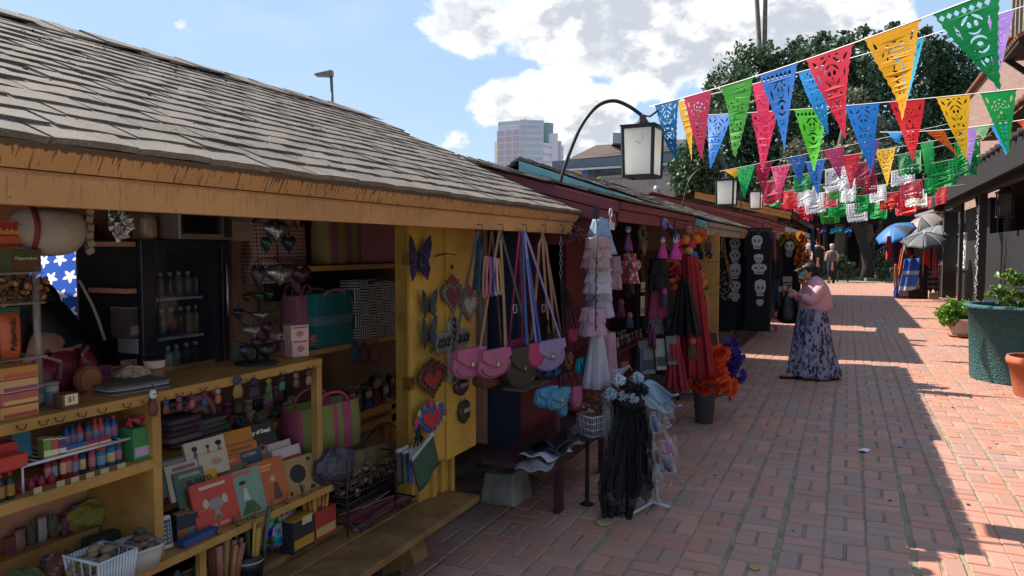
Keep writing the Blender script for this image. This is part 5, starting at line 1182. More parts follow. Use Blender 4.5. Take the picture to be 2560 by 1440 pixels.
def pouchpile(nm,label,cat,L,w,d,h,n,mats,size,seed,rz=90,shape='box'):
    """one loose heap of small wrapped pieces nobody could count"""
    mb=MB();rg=random.Random(seed)
    for k in range(n):
        x,y=rg.uniform(-.5,.5),rg.uniform(-.5,.5);z=h*(1-1.6*(x*x+y*y))*rg.uniform(.55,1.0);mb.mi=rg.randrange(len(mats));s=size*rg.uniform(.7,1.3)
        if shape=='box':mb.obox((x*w,y*d,max(.01,z)),(s*1.6,s*.9,s*.5),(rg.uniform(-.6,.6),rg.uniform(-.6,.6),rg.uniform(0,3.1)))
        elif shape=='disc':
            R=(rg.uniform(-.5,.5),rg.uniform(-.5,.5),0);mb.blob((x*w,y*d,max(.01,z)),(s,s*.8,s*.55),7,5,.06,R)
        elif shape=='stick':mb.obox((x*w*.3,y*d,max(.01,z)),(w*.8,s,s*.6),(rg.uniform(-.1,.1),rg.uniform(-.12,.12),rg.uniform(-.25,.25)))
        elif shape=='up':mb.tube([(x*w*.6,y*d*.6,0),(x*w,y*d,h*rg.uniform(.7,1.0))],s,6)
    o=mb.build(nm,mats,None,label=label,cat=cat,kind=None);o['kind']='stuff';place(o,L,rz);return o
def flower_head(mbs,c,r,rg,n=16):
    for j in range(n):
        d=Vector((rg.gauss(0,1),rg.gauss(0,1),rg.gauss(0,1))).normalized();a=d.orthogonal().normalized();b=d.cross(a);e=c+d*r;w=r*.42
        mbs.add([c+d*r*.35-a*w*.4,c+d*r*.35+a*w*.4,e+a*w+b*w*.2,e-a*w+b*w*.2],[(0,1,2,3)])
# ================================================================ STALL 1 GOODS
ZC=zc+.015
foil=mat('crinkled_foil','a8a8ac',metal=.85,rough=.28,bump=.8,bs=35,var=.2);clearp=mat('clear_plastic','b9b4b0',rough=.12,var=.1,alpha=.28,spec=.7)
tin=mat('punched_tin','8a8784',metal=.8,rough=.38,bump=.6,bs=120,var=.25);dtin=mat('dark_patina_tin','4a4a4e',metal=.7,rough=.35,bump=.5,bs=80,var=.3)
# large paper ball
L,w,h=IT(38,212,516,641,-2.35)
t=thing('paper_ball','large off-white wrinkled cloth ball with a dark red band hanging at the stall top left','decoration',(0,0,0));mb=MB();r=w/2
loft(mb,[(r*.3,r*.3,0,0,0),(r*.7,r*.7,h*.10,0,0),(r*.95,r*.95,h*.32,0,0),(r*1.0,r,h*.55,0,0),(r*.9,r*.9,h*.8,0,0),(r*.6,r*.6,h*.97,0,0)],26)
rg=random.Random(2);mb.v=[(x*(1+rg.uniform(-.035,.035)),y*(1+rg.uniform(-.035,.035)),z)for x,y,z in mb.v]
mb.build('ball',mat('wrinkled_cloth','a5958a',rough=.9,bump=.9,bs=18,var=.12),t,sub=1)
mb=MB();mb.sheet(lambda u,v:((-.45+.12*v+.1*math.sin(u*3))*r*1.1,-math.sqrt(max(.02,1-((u-.5)*1.9)**2))*r*.93,h*(.08+.9*u)),10,2);mb.build('band',C('7a3038'),t,solid=.01)
mb=MB();
for k in range(16):a=-.5+k/15*1.0;mb.obox((r*(.96+.03*(k%2)),-.15*r+.02*(k%3),h*(.5+a*.8)),(.02,.05,.018),(0,a,0))
mb.build('fringe',C('8d7a6a'),t);place(t,L,60)
# window: flag outside and yard wall behind
fp=PX(70,560,XB-1.9);fp2=PX(245,860,XB-1.9)
m,t_,b_=newmat('starred_flag_cloth');uv=t_.new('ShaderNodeUVMap').outputs[0];ux_,uy_,_z=t_.sep(uv)
row=t_.math('FLOOR',t_.math('MULTIPLY',uy_,9));cx_=t_.math('SUBTRACT',t_.math('FRACT',t_.math('ADD',t_.math('MULTIPLY',ux_,6.0),t_.math('MULTIPLY',t_.math('FLOORED_MODULO',row,2),.5))),.5);cy_=t_.math('SUBTRACT',t_.math('FRACT',t_.math('MULTIPLY',uy_,9)),.5)
ang=t_.math('ARCTAN2',cx_,cy_);sw_=t_.math('ABSOLUTE',t_.math('SUBTRACT',t_.math('FRACT',t_.math('ADD',t_.math('MULTIPLY',ang,5/(2*math.pi)),.5)),.5))
rad=t_.math('SQRT',t_.math('ADD',t_.math('POWER',cx_,2),t_.math('POWER',cy_,2)));st=t_.math('LESS_THAN',rad,t_.math('MULTIPLY_ADD',sw_,-.50,.40))
cl=t_.mix(st,lin('3a5fc0'),lin('eef0f4'));t_.put(b_.inputs['Base Color'],cl);b_.inputs['Roughness'].default_value=.8
tr=t_.new('ShaderNodeBsdfTranslucent');t_.put(tr.inputs[0],cl);mx=t_.new('ShaderNodeMixShader');mx.inputs[0].default_value=.6;t_.l.new(b_.outputs[0],mx.inputs[1]);t_.l.new(tr.outputs[0],mx.inputs[2]);t_.l.new(mx.outputs[0],t_.n['Material Output'].inputs[0])
Wd=fp2.y-fp.y+.30;Hd=1.15;mb=MB()
def fl(u,v):return(fp.x+.03*math.sin(u*9+v*3),fp.y-.15+u*Wd*(1-.15*v),fp.z-.10-v*Hd+.10*u*(1-v))
mb.sheet(fl,24,10);FLG=mb.build('flag',m,label='blue cloth flag with white stars seen through the back window of the nearest stall',cat='flag',loc=fp)
ul=FLG.data.uv_layers.new(name='UVMap')
for lp in FLG.data.loops:k=lp.vertex_index;ul.data[lp.index].uv=((k%25)/24,(k//25)/10)
mb=MB();mb.box(XB-4.2,-4,0,XB-4.0,6,3.4);mb.build('yard_wall',mat('yard_plaster','6a5a4e',rough=.9),label='brown plaster yard wall behind the nearest stall',cat='wall',loc=(XB-4.1,1,0))
# cork board strip by window
a=PX(196,640,XB+.05);b=PX(240,880,XB+.05)
CB=thing('cork_board','narrow speckled cork board beside the back window','board',tuple(a));mb=MB();mb.box(a.x-.02,a.y,b.z,a.x,b.y-.03,a.z+.02);mb.build('board',pat('cork','vor','3a2a1e','8a6a48',s=60),CB)
mb=MB();mb.box(a.x-.02,b.y-.03,b.z-.02,a.x+.012,b.y-.0,a.z+.16);mb.box(a.x-.02,a.y-.05,a.z+.10,a.x+.012,b.y-.03,a.z+.13);mb.build('frame',wood_o,CB)
# acrylic rack with sweets
RK=thing('display_rack','clear acrylic candy rack standing at the left edge of the counter','display rack',tuple(PX(60,1010,-2.3)))
ra,rb=PX(-60,900,-2.3),PX(100,900,-2.3);
acr=mat('acrylic','a89a90',rough=.1,alpha=.45,spec=.8)
for px in(40,96):q=PX(px,900,-2.3);zt_=PX(96,665 if px>50 else 895,-2.3).z;mb=MB();mb.tube([(q.x,q.y,ZC),(q.x,q.y,zt_)],.011,8);mb.build('rod',acr,RK)
for pyy in(680,756,893,965):
    z_=PX(60,pyy,-2.3).z;mb=MB();mb.box(-2.42,ra.y,z_-.006,-2.28,rb.y+.01,z_);mb.build('tray',acr,RK)
def rackz(pyy):return PX(60,pyy,-2.3).z
L,w,h=IT(14,92,622,677,-2.32,rackz(680));packbox('dark green box marked Pulparindots on the top rack tray',L,w,h,.05,'4a4f2c','6a3a28','Pulparindots','c8b49a')
L,w,h=IT(-30,46,556,616,-2.36);packbox('red box with golden letters cut by the left edge, above the candy rack',L,w,h,.05,'a03a34','c05a3a','Gubbaj','e8b040')
mb=MB();rg=random.Random(4)
for k in range(160):mb.mi=rg.randrange(3);mb.blob((rg.uniform(-.10,.075),rg.uniform(-.04,.04),rg.uniform(.01,.075)*(1-.2*rg.random())),(.013,.009,.008),6,4,.1,(rg.random()*3,rg.random()*3,0))
o=mb.build('nut_packet',[C('7a5034'),C('a07a50'),C('4e2e20')],None,label='packet of mixed brown nuts on the middle rack tray',cat='snack');place(o,IT(0,90,690,755,-2.34,rackz(756)+.002)[0],90)
L,w,h=IT(2,52,762,890,-2.31,rackz(893));t=thing('candy_tube','tall orange Pulparindo candy packet with a green top','snack',(0,0,0));mb=MB()
loft(mb,[(w*.42,.014,0,0,0),(w*.46,.018,h*.2,0,0),(w*.5,.014,h*.7,0,0),(w*.5,.003,h*.9,0,0)],12,.7);mb.build('packet',mat('orange_packet','c05a34',rough=.35,var=.3,ns=3),t)
mb=MB();mb.box(-w*.5,-.003,h*.88,w*.5,.003,h);mb.build('seal',C('2a4a34'),t);text(t,'Pulparindo',h*.15,(0,-.0215,h*.48),C('2a140e'),True,(0,-math.pi/2,0));place(t,L,85)
# stacked gum boxes
for k,(c,b_)in enumerate((('c09058','b04a48'),('a85a50','c8a060'),('c0986a','8a4a70'),('b87a3a','c05048'))):
    L,w,h=IT(-20,73,1040-18*(k+1),1040-18*k,-2.24);L.z=ZC+.038*k;
    packbox(['lowest','second','third','topmost'][k]+' gum carton of the stack at the left end of the counter',L,w,.036,.10,c,None,'CANDY',['7a3030','e8d0a0','5a3020','7a3030'][k]if False else 'e8d0b0',nm='gum_box',lid=False)if False else packbox(['lowest','second','third','topmost'][k]+' gum carton of the stack at the left end of the counter',L,w,.036,.10,c,b_,None,nm='gum_box',lid=False)
# red foil bags on the counter
for k,(px,py,rz_,s)in enumerate(((80,880,70,1),(115,862,85,1.05),(150,850,100,1.1),(192,868,115,1),(222,890,130,.9),(130,905,95,.8))):
    L,w,h=IT(px-26*s,px+26*s,py-45*s,py+60,-2.42-.03*(k%2));t=thing('foil_bag',['leftmost','second','tallest middle','fourth','rightmost','small front'][k]+' dark red foil candy bag of the fan behind the cans','snack bag',(0,0,0));mb=MB()
    loft(mb,[(w*.45,.006,0,0,0),(w*.5,.035,h*.3,0,0),(w*.48,.03,h*.7,0,0),(w*.5,.003,h,0,0)],14,.8);mb.build('foil',mat('red_foil','6e2832',rough=.3,bump=.6,bs=25,var=.3),t);mb=MB();mb.box(-w*.52,-.004,h*.97,w*.52,.004,h*1.05);mb.build('crimp',C('8a5a50',.4),t);L.z=ZC;place(t,L,rz_,roll=(k-2.5)*-9)
# cans, priced box, wooden disc
for k,(px,c,lb)in enumerate(((92,'4a6a78','blue grey tin can right of the acrylic rack rod'),(128,'b0a898','silver ribbed tin can behind the priced box'))):
    L,w,h=IT(px-17,px+17,930,985,-2.3,ZC);jartube(lb,L,w/2,h,c,'8a8a88','7a8a90',cat='can',nm='tin_can')
L,w,h=IT(145,185,965,1002,-2.2,ZC);packbox('small cardboard box with a cream price card on the counter',L,w,h,.05,'6a5038',None,'$1','5a3a20',nm='priced_box',lid=False);
mb=MB();mb.box(-w*.4,-.0275,h*.25,w*.4,-.0255,h*.95);o=mb.mesh('price_card',C('d8c49a'));k_=link('price_card',o,bpy.data.objects['priced_box'])
L,w,h=IT(188,254,918,992,-2.33,ZC);t=thing('wooden_disc','round brown wooden disc stand on the counter','ornament',(0,0,0));mb=MB();mb.prism([(w/2*math.cos(a),h/2+h/2*math.sin(a))for a in np.linspace(0,6.283,25)[:-1]],-.012,.012);mb.build('disc',C('6a3a22'),t,bev=.004);mb=MB();mb.prism([(w*.38*math.cos(a),h/2+h*.38*math.sin(a))for a in np.linspace(0,6.283,25)[:-1]],-.016,-.0125);mb.box(-w*.25,-.02,0,w*.25,.02,.012);mb.build('inlay',C('84502e'),t);place(t,L,90)
# coffee cup, paper bag, magazines
L,w,h=IT(363,411,888,945,-2.38,ZC);t=thing('coffee_cup','paper coffee cup with black lid and brown sleeve on the counter','cup',(0,0,0));r=w/2;mb=MB();mb.lathe([(r*.72,0),(r*.92,h*.85)],20);mb.build('cup',C('d0b49a'),t);mb=MB();mb.lathe([(r*.79,h*.02),(r*.89,h*.52),(r*.86,h*.52)],20,cap=False);mb.build('sleeve',C('8a6040'),t);mb=MB();mb.lathe([(r*.97,h*.85),(r*.97,h*.9),(r*.88,h*.93),(r*.84,h),(r*.6,h)],20);mb.build('lid',C('1c1c20',.35),t);place(t,L,90)
L,w,h=IT(296,366,912,955,-2.36,ZC);crumple('paper_bag','crumpled beige paper bag on the counter left of the coffee cup','bag',L,(w/2,.05,h/2),mat('kraft','b89a78',rough=.9,bump=.6,bs=20),3,amp=.35)
L,w,h=IT(255,398,950,992,-2.28,ZC);foldcloth('pile of grey magazines lying on the counter below the paper bag',L,w,.035,.17,None,5,80,'magazines','magazine_pile',.01,[C('8d8680'),C('5a5650'),C('b0a8a0')])
# fridge and what stands on it
XFR=-2.78;L,w,h=IT(357,572,596,935,XFR,ZC-.12);frw=w;zft=PX(460,600,XFR).z;zfb=ZC-.12;ya,yb_=L.y-w/2,L.y+w/2
FR=thing('drinks_fridge','black glass-door drinks fridge behind the counter','fridge',(XFR-.2,L.y,zfb));bk=mat('fridge_black','1d2026',rough=.35,var=.1)
mb=MB();D=.38;mb.box(XFR-D,ya,zfb,XFR-D+.02,yb_,zft);mb.box(XFR-D+.02,ya,zfb,XFR,ya+.025,zft);mb.box(XFR-D+.02,yb_-.025,zfb,XFR,yb_,zft);mb.box(XFR-D+.02,ya+.025,zft-.03,XFR,yb_-.025,zft);mb.box(XFR-D+.02,ya+.025,zfb,XFR,yb_-.025,zfb+.03);mb.build('cabinet',bk,FR)
mb=MB();mb.box(XFR-D+.021,ya+.03,zfb+.04,XFR-D+.028,yb_-.03,zft-.04);mb.build('liner',mat('fridge_liner','5c5f62',rough=.5),FR)
fy0,fy1=PX(378,700,XFR).y,PX(545,700,XFR).y;fz1=PX(460,626,XFR).z
mb=MB();mb.box(XFR+.002,ya,zfb,XFR+.03,fy0,zft);mb.box(XFR+.002,fy1,zfb,XFR+.03,yb_,zft);mb.box(XFR+.002,fy0,fz1,XFR+.03,fy1,zft);mb.box(XFR+.002,fy0,zfb,XFR+.03,fy1,zfb+.05);dr=mb.build('door',bk,FR,bev=.004)
mb=MB();mb.box(XFR+.008,fy0,zfb+.05,XFR+.012,fy1,fz1);mb.build('glass',mat('fridge_glass','3a4048',rough=.04,alpha=.22,spec=.8),dr)
mb=MB();mb.tube([(XFR+.032,yb_-.03,zft-.1),(XFR+.05,yb_-.03,zft-.12),(XFR+.05,yb_-.03,zft-.36),(XFR+.032,yb_-.03,zft-.38)],.006);mb.build('handle',mat('steel','9a9a9a',metal=.9,rough=.3),dr)
shz=[PX(470,v,XFR-.08).z for v in(742,838,928)];wht=mat('white_wire','b8bcc0',rough=.4)
for z_ in shz:
    mb=MB();mb.box(XFR-.10,fy0+.03,z_-.012,XFR-.09,fy1-.01,z_)
    for k in range(8):y_=fy0+.03+(fy1-fy0-.05)*k/7;mb.tube([(XFR-.1,y_,z_-.004),(XFR-D+.04,y_,z_-.004)],.002,4)
    mb.build('wire_shelf',wht,FR)
glass_b={c:mat('glass_'+c,c,rough=.08,var=.1,spec=.8,alpha=.75)for c in('8fa6a8','3f7a5a','6a3a34','b8a468','2f6a58','7a8a90','8a3034')}
rows=[(shz[2],[(421,'8fa6a8'),(441,'8fa6a8'),(466,'6a3a34'),(489,'6a3a34'),(509,'3f7a5a'),(527,'2f6a58'),(543,'3f7a5a')],62,'bottom'),(shz[1],[(406,'7a8a90'),(429,'6a3a34'),(452,'6a3a34'),(472,'b8a468'),(492,'b8a468')],66,'middle'),(shz[0],[(402,'7a8a90'),(425,'6a3a34'),(447,'7a8a90'),(470,'7a8a90'),(492,'7a8a90')],60,'top')]
cn={'8fa6a8':'clear','6a3a34':'brown','3f7a5a':'green','2f6a58':'dark green','7a8a90':'grey glass','b8a468':'yellow'}
for z_,lst,hp,nm in rows:
    for i,(px,c)in enumerate(lst):
        L,w,h=IT(px-9,px+9,0,hp,XFR-.17,z_+.002);h=hp*PROJ(L)[2]/F;bottle('%s soda bottle, number %s from the left on the %s fridge shelf'%(cn[c],['one','two','three','four','five','six','seven'][i],nm),L,w*.5,h,glass_b[c],'c8c8c8',None,group='bottles in the fridge',nm='soda_bottle')
for i,px in enumerate((513,528,542)):
    L,w,h=IT(px-6,px+6,0,50,XFR-.15,shz[1]+.002);jartube('slim silver can, %s of three at the right of the middle fridge shelf'%['left','middle','right'][i],L,w*.5,50*PROJ(L)[2]/F,'9aa0a4','c0c4c8',None,cat='can',nm='drink_can',group='cans in the fridge')
    L,w,h=IT(px-6,px+6,0,48,XFR-.15,shz[0]+.002);jartube('slim red can, %s of three at the right of the top fridge shelf'%['left','middle','right'][i],L,w*.5,48*PROJ(L)[2]/F,'7a2a2e','a0a0a4',None,cat='can',nm='drink_can',group='cans in the fridge')
L,w,h=IT(392,526,532,592,XFR-.05,zft+.002);t=thing('microwave','dark microwave with a steel frame on top of the fridge','microwave',(0,0,0));mb=MB();mb.box(-w/2,-.15,0,w/2,.15,h);mb.build('case',mat('steel_case','8a7f74',metal=.6,rough=.35),t,bev=.004);mb=MB();mb.box(-w*.46,-.158,h*.22,w*.2,-.151,h*.95);mb.build('window',mat('black_glass','14161a',rough=.1),t);mb=MB();mb.box(w*.28,-.158,h*.1,w*.46,-.151,h*.95);mb.build('control_panel',C('24262a'),t);mb=MB();mb.box(w*.22,-.175,h*.1,w*.25,-.151,h*.95);mb.build('handle',MATS['steel'],t);place(t,L,90)
for k,(px,pt,pb,lb)in enumerate(((372,540,602,'fluted glass jar left of the microwave'),)):
    L,w,h=IT(px-17,px+17,pt,pb,XFR-.05,PX(372,604,XFR-.05).z);t=thing('glass_jar',lb,'jar',(0,0,0));mb=MB();mb.lathe([(w*.4,0),(w*.5,h*.2),(w*.5,h*.85),(w*.42,h)],16,wob=.04);mb.build('glass',mat('amber_glass','9a8068',rough=.15,var=.2),t);mb=MB();mb.lathe([(w*.44,h),(w*.44,h*1.08)],16);mb.build('lid',C('6a6058'),t);place(t,L,90)
mb=MB();z_=PX(372,605,XFR-.02).z;a=PX(316,608,XFR);mb.box(XFR-.25,a.y,z_-.02,XFR,ya-.002,z_);mb.build('side_shelf',wood_br,S1);mb=MB();mb.box(XFR-.25,a.y,PX(330,722,XFR).z-.02,XFR,ya-.002,PX(330,722,XFR).z);mb.build('side_shelf',wood_br,S1)
L,w,h=IT(326,354,613,719,XFR-.05,PX(330,722,XFR).z+.002);t=thing('towel_roll','white paper towel roll standing beside the fridge','towel roll',(0,0,0));mb=MB();mb.lathe([(w*.5,0),(w*.5,h)],18);mb.build('roll',C('b8a8a0',.9),t);mb=MB();mb.lathe([(w*.15,h),(w*.15,h+.02)],10);mb.build('tube_end',C('7a6048'),t);place(t,L,90)
L,w,h=IT(302,357,728,845,XFR-.06,PX(330,848,XFR).z);packbox('dark carton with a printed cup picture beside the fridge',L,w,h*.65,.12,'4a3c38','8a7468',None,nm='carton');L.z-=0;
L2=Vector(L);L2.z+=0;packbox('pale plastic box under the printed carton beside the fridge',Vector((L.x,L.y+.02,L.z-h*.33)),w*.8,h*.3,.12,'8a7a74',None,None,nm='plastic_box')
L,w,h=IT(276,326,523,592,-2.5);crumple('foil_wrap','crinkled silver foil packet hanging under the eave left of the glass jar','packet',L,(w/2,.03,h/2),foil,5,amp=.5)
# ---- wire stand hung with tin hearts, and hearts under the eave
def ornament(label,px,py,wpx,hpx,X,m,up=None):
    L,w,h=IT(px-wpx/2,px+wpx/2,py-hpx/2,py+hpx/2,X);t=thing('tin_heart_ornament',label,'ornament',(0,0,0),'tin hearts hung on wire stands');mb=MB();P=heart_poly(w,h);n=len(P);vs=[(x,0,z)for x,z in P]+[(x*.5,-.018,h*.3+z*.5)for x,z in P]+[(0,-.024,h*.55)]+[(x*.5,.018,h*.3+z*.5)for x,z in P]+[(0,.024,h*.55)]
    fs=[(i,(i+1)%n,n+(i+1)%n,n+i)for i in range(n)]+[(n+i,n+(i+1)%n,2*n)for i in range(n)]+[(i,2*n+1+i,2*n+1+(i+1)%n,(i+1)%n)for i in range(n)]+[(2*n+1+i,3*n+1,2*n+1+(i+1)%n)for i in range(n)]
    mb.smooth=True;mb.add(vs,fs);mb.build('heart',m,t);mb=MB();mb.tube([(0,0,h*.9),(.004,0,h*1.05),(0,0,h*1.18)],.002,5);mb.build('loop',black_m,t);return place(t,L,85+random.uniform(-15,15))
XO=-2.3
og=[(690,582,56,56,foil,'large crumpled silver heart at the top centre of the hanging wire mobile'),(666,612,28,44,mat('green_enamel','2a4a40',rough=.25,metal=.4),'dark green tin egg on the left of the hanging mobile'),(722,612,28,46,mat('navy_enamel','28344a',rough=.25,metal=.4),'navy tin egg on the right of the hanging mobile'),
      (646,695,32,66,dtin,'grey tin drop hanging low on the left of the mobile'),(700,690,78,56,foil,'wide crumpled silver foil heart at the bottom centre of the mobile'),(750,690,46,50,mat('plum_enamel','4a2c40',rough=.3,metal=.4),'plum coloured tin heart at the right end of the mobile'),
      (619,745,24,26,mat('red_enamel','5a2420',rough=.3,metal=.4),'tiny dark red heart at the top left of the counter stand'),(645,742,26,28,MATS['green_enamel'],'small green heart at the top of the counter stand'),(672,738,22,26,MATS['green_enamel'],'small green heart at the top right of the counter stand'),(596,785,34,30,MATS['navy_enamel'],'navy heart tilted at the left side of the counter stand'),
      (652,790,38,26,tin,'silver heart in the upper middle of the counter stand'),(632,830,46,40,tin,'large silver heart in the middle of the counter stand'),(668,825,32,44,MATS['plum_enamel'],'dark plum heart right of the middle of the counter stand'),(616,882,42,44,dtin,'pewter heart at the lower left of the counter stand'),(668,880,48,46,dtin,'wide pewter heart at the lower right of the counter stand'),(640,860,26,34,MATS['plum_enamel'],'small plum heart low at the centre of the counter stand')]
for(px,py,a,b,m_,lb)in og:ornament(lb,px,py,a,b,XO+.02,m_)
MOB=thing('wire_mobile','black wire hanger mobile carrying tin hearts below the eave','hanger',tuple(PX(694,545,XO)));mb=MB();Q=lambda a,b:PX(a,b,XO)
mb.tube([Q(694,520),Q(694,655)],.004,6)
for s in(-1,1):mb.tube([Q(694,648),Q(694+s*30,646),Q(694+s*52,650),Q(694+s*58,662),Q(694+s*48,666),Q(694+s*44,658)],.003,5);mb.tube([Q(694,552),Q(694+s*22,556),Q(694+s*30,575),Q(694+s*26,590)],.003,5);mb.tube([Q(694,650),Q(694+s*8,640),Q(694+s*10,655)],.003,5)
mb.build('wire',black_m,MOB)
STD=thing('wire_stand','black wire tree stand on the counter holding tin hearts','stand',(XO,Q(640,900).y,ZC));mb=MB();b0=Vector((XO,Q(642,900).y,ZC));tp=Q(648,735);mb.tube([b0,tp],.005,6)
for pyy,s_ in((722,34),(770,48),(805,44),(850,56)):
    for s in(-1,1):mb.tube([Q(646,pyy+14),Q(646+s*s_*.5,pyy+12),Q(646+s*s_,pyy+2),Q(646+s*(s_+4),pyy-12)],.0035,5)
mb.build('wire',black_m,STD);mb=MB();mb.lathe([(.09,0),(.09,.008),(.02,.014)],20,tuple(b0));mb.build('base',black_m,STD)
# small pink boxes
for k,(a,b,c_,d_,lb)in enumerate(((727,758,862,906,'lower pink printed box at the right end of the counter'),(724,757,822,861,'upper pink printed box stacked at the right end of the counter'),(690,722,820,862,'plain pink box behind the stacked printed boxes'))):
    L,w,h=IT(a,b,c_,d_,-2.30 if k<2 else-2.5);L.z=ZC+(.0 if k==0 else h*1.02 if k==1 else 0);t=packbox(lb,L,w,h,.07,'c8a094',None,None,nm='gift_box',rz=70,lid=False)
    mb=MB();mb.prism([(w*.22*math.cos(q),h*.45+h*.2*math.sin(q))for q in np.linspace(0,6.283,13)[:-1]],-.0362,-.0355);o=link('printed_picture',mb.mesh('printed_picture',C('a06a70')),t);mb=MB();mb.box(-w*.4,-.0362,h*.8,w*.4,-.0355,h*.9);link('printed_strip',mb.mesh('printed_strip',C('9a5a60')),t)
# ---- woven totes on the inner shelves
z1=PX(900,661,XS).z;z2=PX(930,848,XS).z;z3=PX(945,1027,XS).z
XT=XS-.12
L,w,h=IT(622,755,576,706,-2.9);tote('red and white gingham bag behind the wire mobile',L,w,h*1.1,.14,pat('gingham_red','gingham','b8a09a','7e2a34',s=48),C('6a2030'))
L,w,h=IT(562,616,545,590,-2.9,zft+.0);packbox('pinkish box with small flowers on top of the fridge right side',L,w,h,.1,'9a8078',None,None,nm='gift_box')
L,w,h=IT(796,885,556,658,XT,z1+.002);tote('pink and olive vertically striped woven bag on the top inner shelf',L,w,h*1.15,.14,pat('stripe_pink_olive','stripex','8a5560','8a8048',s=7.5),C('7a5040'),open_=True)
L,w,h=IT(888,1000,566,660,XT,z1+.002);tote('rose pink woven bag with a concentric zigzag pattern on the top inner shelf',L,w,h*1.12,.14,pat('zigzag_pink','diamond','b07a80','7a3048',s=14,s2=3.2),C('7a3048'))
L,w,h=IT(722,772,718,852,XT,z2+.002);tote('pink woven bag standing left of the teal bag on the second inner shelf',L,w,h,.14,pat('weave_pink','weave','a0606a','8a4a58',s=120,s2=60),C('7a3048'))
L,w,h=IT(766,865,719,852,XT+.05,z2+.002);tt=tote('teal woven bag with a grey band on the second inner shelf',L,w,h,.16,mat('teal_weave','1f6a68',rough=.6,bump=.8,bs=160,var=.15),C('a86a70'),handle=.12)
mb=MB();loft(mb,[(w*.505,.0815,h*.42,0,0),(w*.505,.0815,h*.58,0,0)],20,.35,False);link('band',mb.mesh('band',C('5a6a70')),tt)
L,w,h=IT(868,1002,699,843,XT+.05,z2+.002);tote('black and white woven bag with basket pattern on the second inner shelf',L,w,h,.16,pat('weave_bw','weave','b8b4a8','24262e',s=62,s2=13),C('24262e'),handle=.05)
for k,(px,c,lb)in enumerate(((886,'3a4a50','dark teal'),(908,'6a3a40','dull red'),(937,'7a4448','rosy'))):
    L,w,h=IT(px-15,px+15,852,908,XS+.02);t=thing('coin_pouch',lb+' leather pouch hanging under the second inner shelf','pouch',(0,0,0),'pouches hanging under the shelf');mb=MB();loft(mb,[(w*.15,.008,0,0,0),(w*.45,.018,h*.2,0,0),(w*.42,.02,h*.5,0,0),(w*.12,.008,h*.92,0,0)],12);mb.build('pouch',C(c),t);mb=MB();mb.tube([(0,0,h*.9),(0,0,h*1.08)],.003);mb.build('loop',black_m,t);place(t,L,90,roll=8)
cols=['7a3a30','3a5a44','8a4a70','8a6a30','30486a','8a3a48','4a6a40']
for k in range(9):
    px=835+k*21;L,w,h=IT(px-15,px+15,955-(k%3)*8,1026,XS+.0-.05*(k%2),z3+.002);doll(['leftmost','second','third','fourth','middle','sixth','seventh','eighth','rightmost'][k]+' rag doll of the row on the third inner shelf',L,h*random.uniform(.85,1.05),cols[k%7],skin=['b08a70','9a7058'][k%2],hat=cols[(k+3)%7])
crumple('cloth_bundle','lilac patterned cloth bundle among the dolls at the right end of the inner shelf','cloth',IT(945,1003,995,1035,XS+.05,z3)[0],(.07,.05,.035),pat('lilac_pattern','vor','7a5a7a','9a8a70',s=60),9)
L,w,h=IT(832,1000,905,1026,XS,z3)
# ---- lower shelves of stall 1: candy bottles
mb=MB()
for px in(42,97,138,195,245,308,355,440,500,615,700,770):
    y_=1058-px*.2035+14;q=PX(px,y_,XF+.004);mb.tube([q,q+Vector((.006,0,-.012)),q+Vector((.012,.014,-.014)),q+Vector((.008,.024,0))],.002,4)
mb.build('cup_hook',black_m,S1)
# tilted blue packet, juice boxes, and bottles on a white wire riser
zw=PX(220,1110,XF-.10).z
WR=thing('wire_riser','white wire riser shelf holding the upper row of candy bottles','rack',(XF-.1,PX(220,1110,XF-.1).y,zm));ya,yb_=PX(44,1140,XF-.06).y,PX(318,1080,XF-.06).y;mb=MB()
mb.tube([(XF-.04,ya,zw),(XF-.04,yb_,zw)],.005,6);mb.tube([(XF-.22,ya,zw),(XF-.22,yb_,zw)],.005,6)
for k in range(14):y_=ya+(yb_-ya)*k/13;mb.tube([(XF-.04,y_,zw),(XF-.22,y_,zw)],.002,4)
for y_ in(ya,yb_):
    for x_ in(XF-.04,XF-.22):mb.tube([(x_,y_,zm),(x_,y_,zw)],.004,5)
mb.build('wire',wht,WR)
mb=MB();mb.box(XF-.345,.3,zm+.001,XF-.335,ym-.02,zc-.06);mb.build('shelf_back',wood_br,S1)
L,w,h=IT(-14,32,1072,1144,XF-.05,zw);packbox('red packet with a black emblem standing at the far left of the riser',L,w,h,.05,'a8342a','b04a38',None,nm='candy_packet',lid=False)
L,w,h=IT(-30,44,1136,1170,XF-.02,zm+.10);packbox('plain red tray box at the left edge below the riser',L,w,h,.1,'b03c32',None,None,nm='candy_tray',lid=False)
for k,px in enumerate((2,26)):L,w,h=IT(px-11,px+11,1168,1238,XF-.03,zm);bottle('dark sauce bottle, %s of two at the left end of the shelf'%['left','right'][k],L,w*.5,h,C('232c26',.3),'a03028',C('8a6a30'))
L,w,h=IT(34,76,1050,1122,XF-.12,zw+.004);packbox('tilted light blue packet with a white bar panel behind the juice packets',L,w,h,.03,'3a7488',None,None,nm='blue_packet',rz=70,lid=False,tilt=-12)
for k,(px,c,lb)in enumerate(((112,'6a8a3a','green'),(130,'a84a40','pink red'),(149,'5a3a64','purple'))):L,w,h=IT(px-9,px+9,1074,1122-k*4,XF-.06,zw+.004);packbox('small %s fruit candy packet on the wire riser'%lb,L,w,h,.04,c,'c8c0a0',None,nm='candy_packet',rz=80)
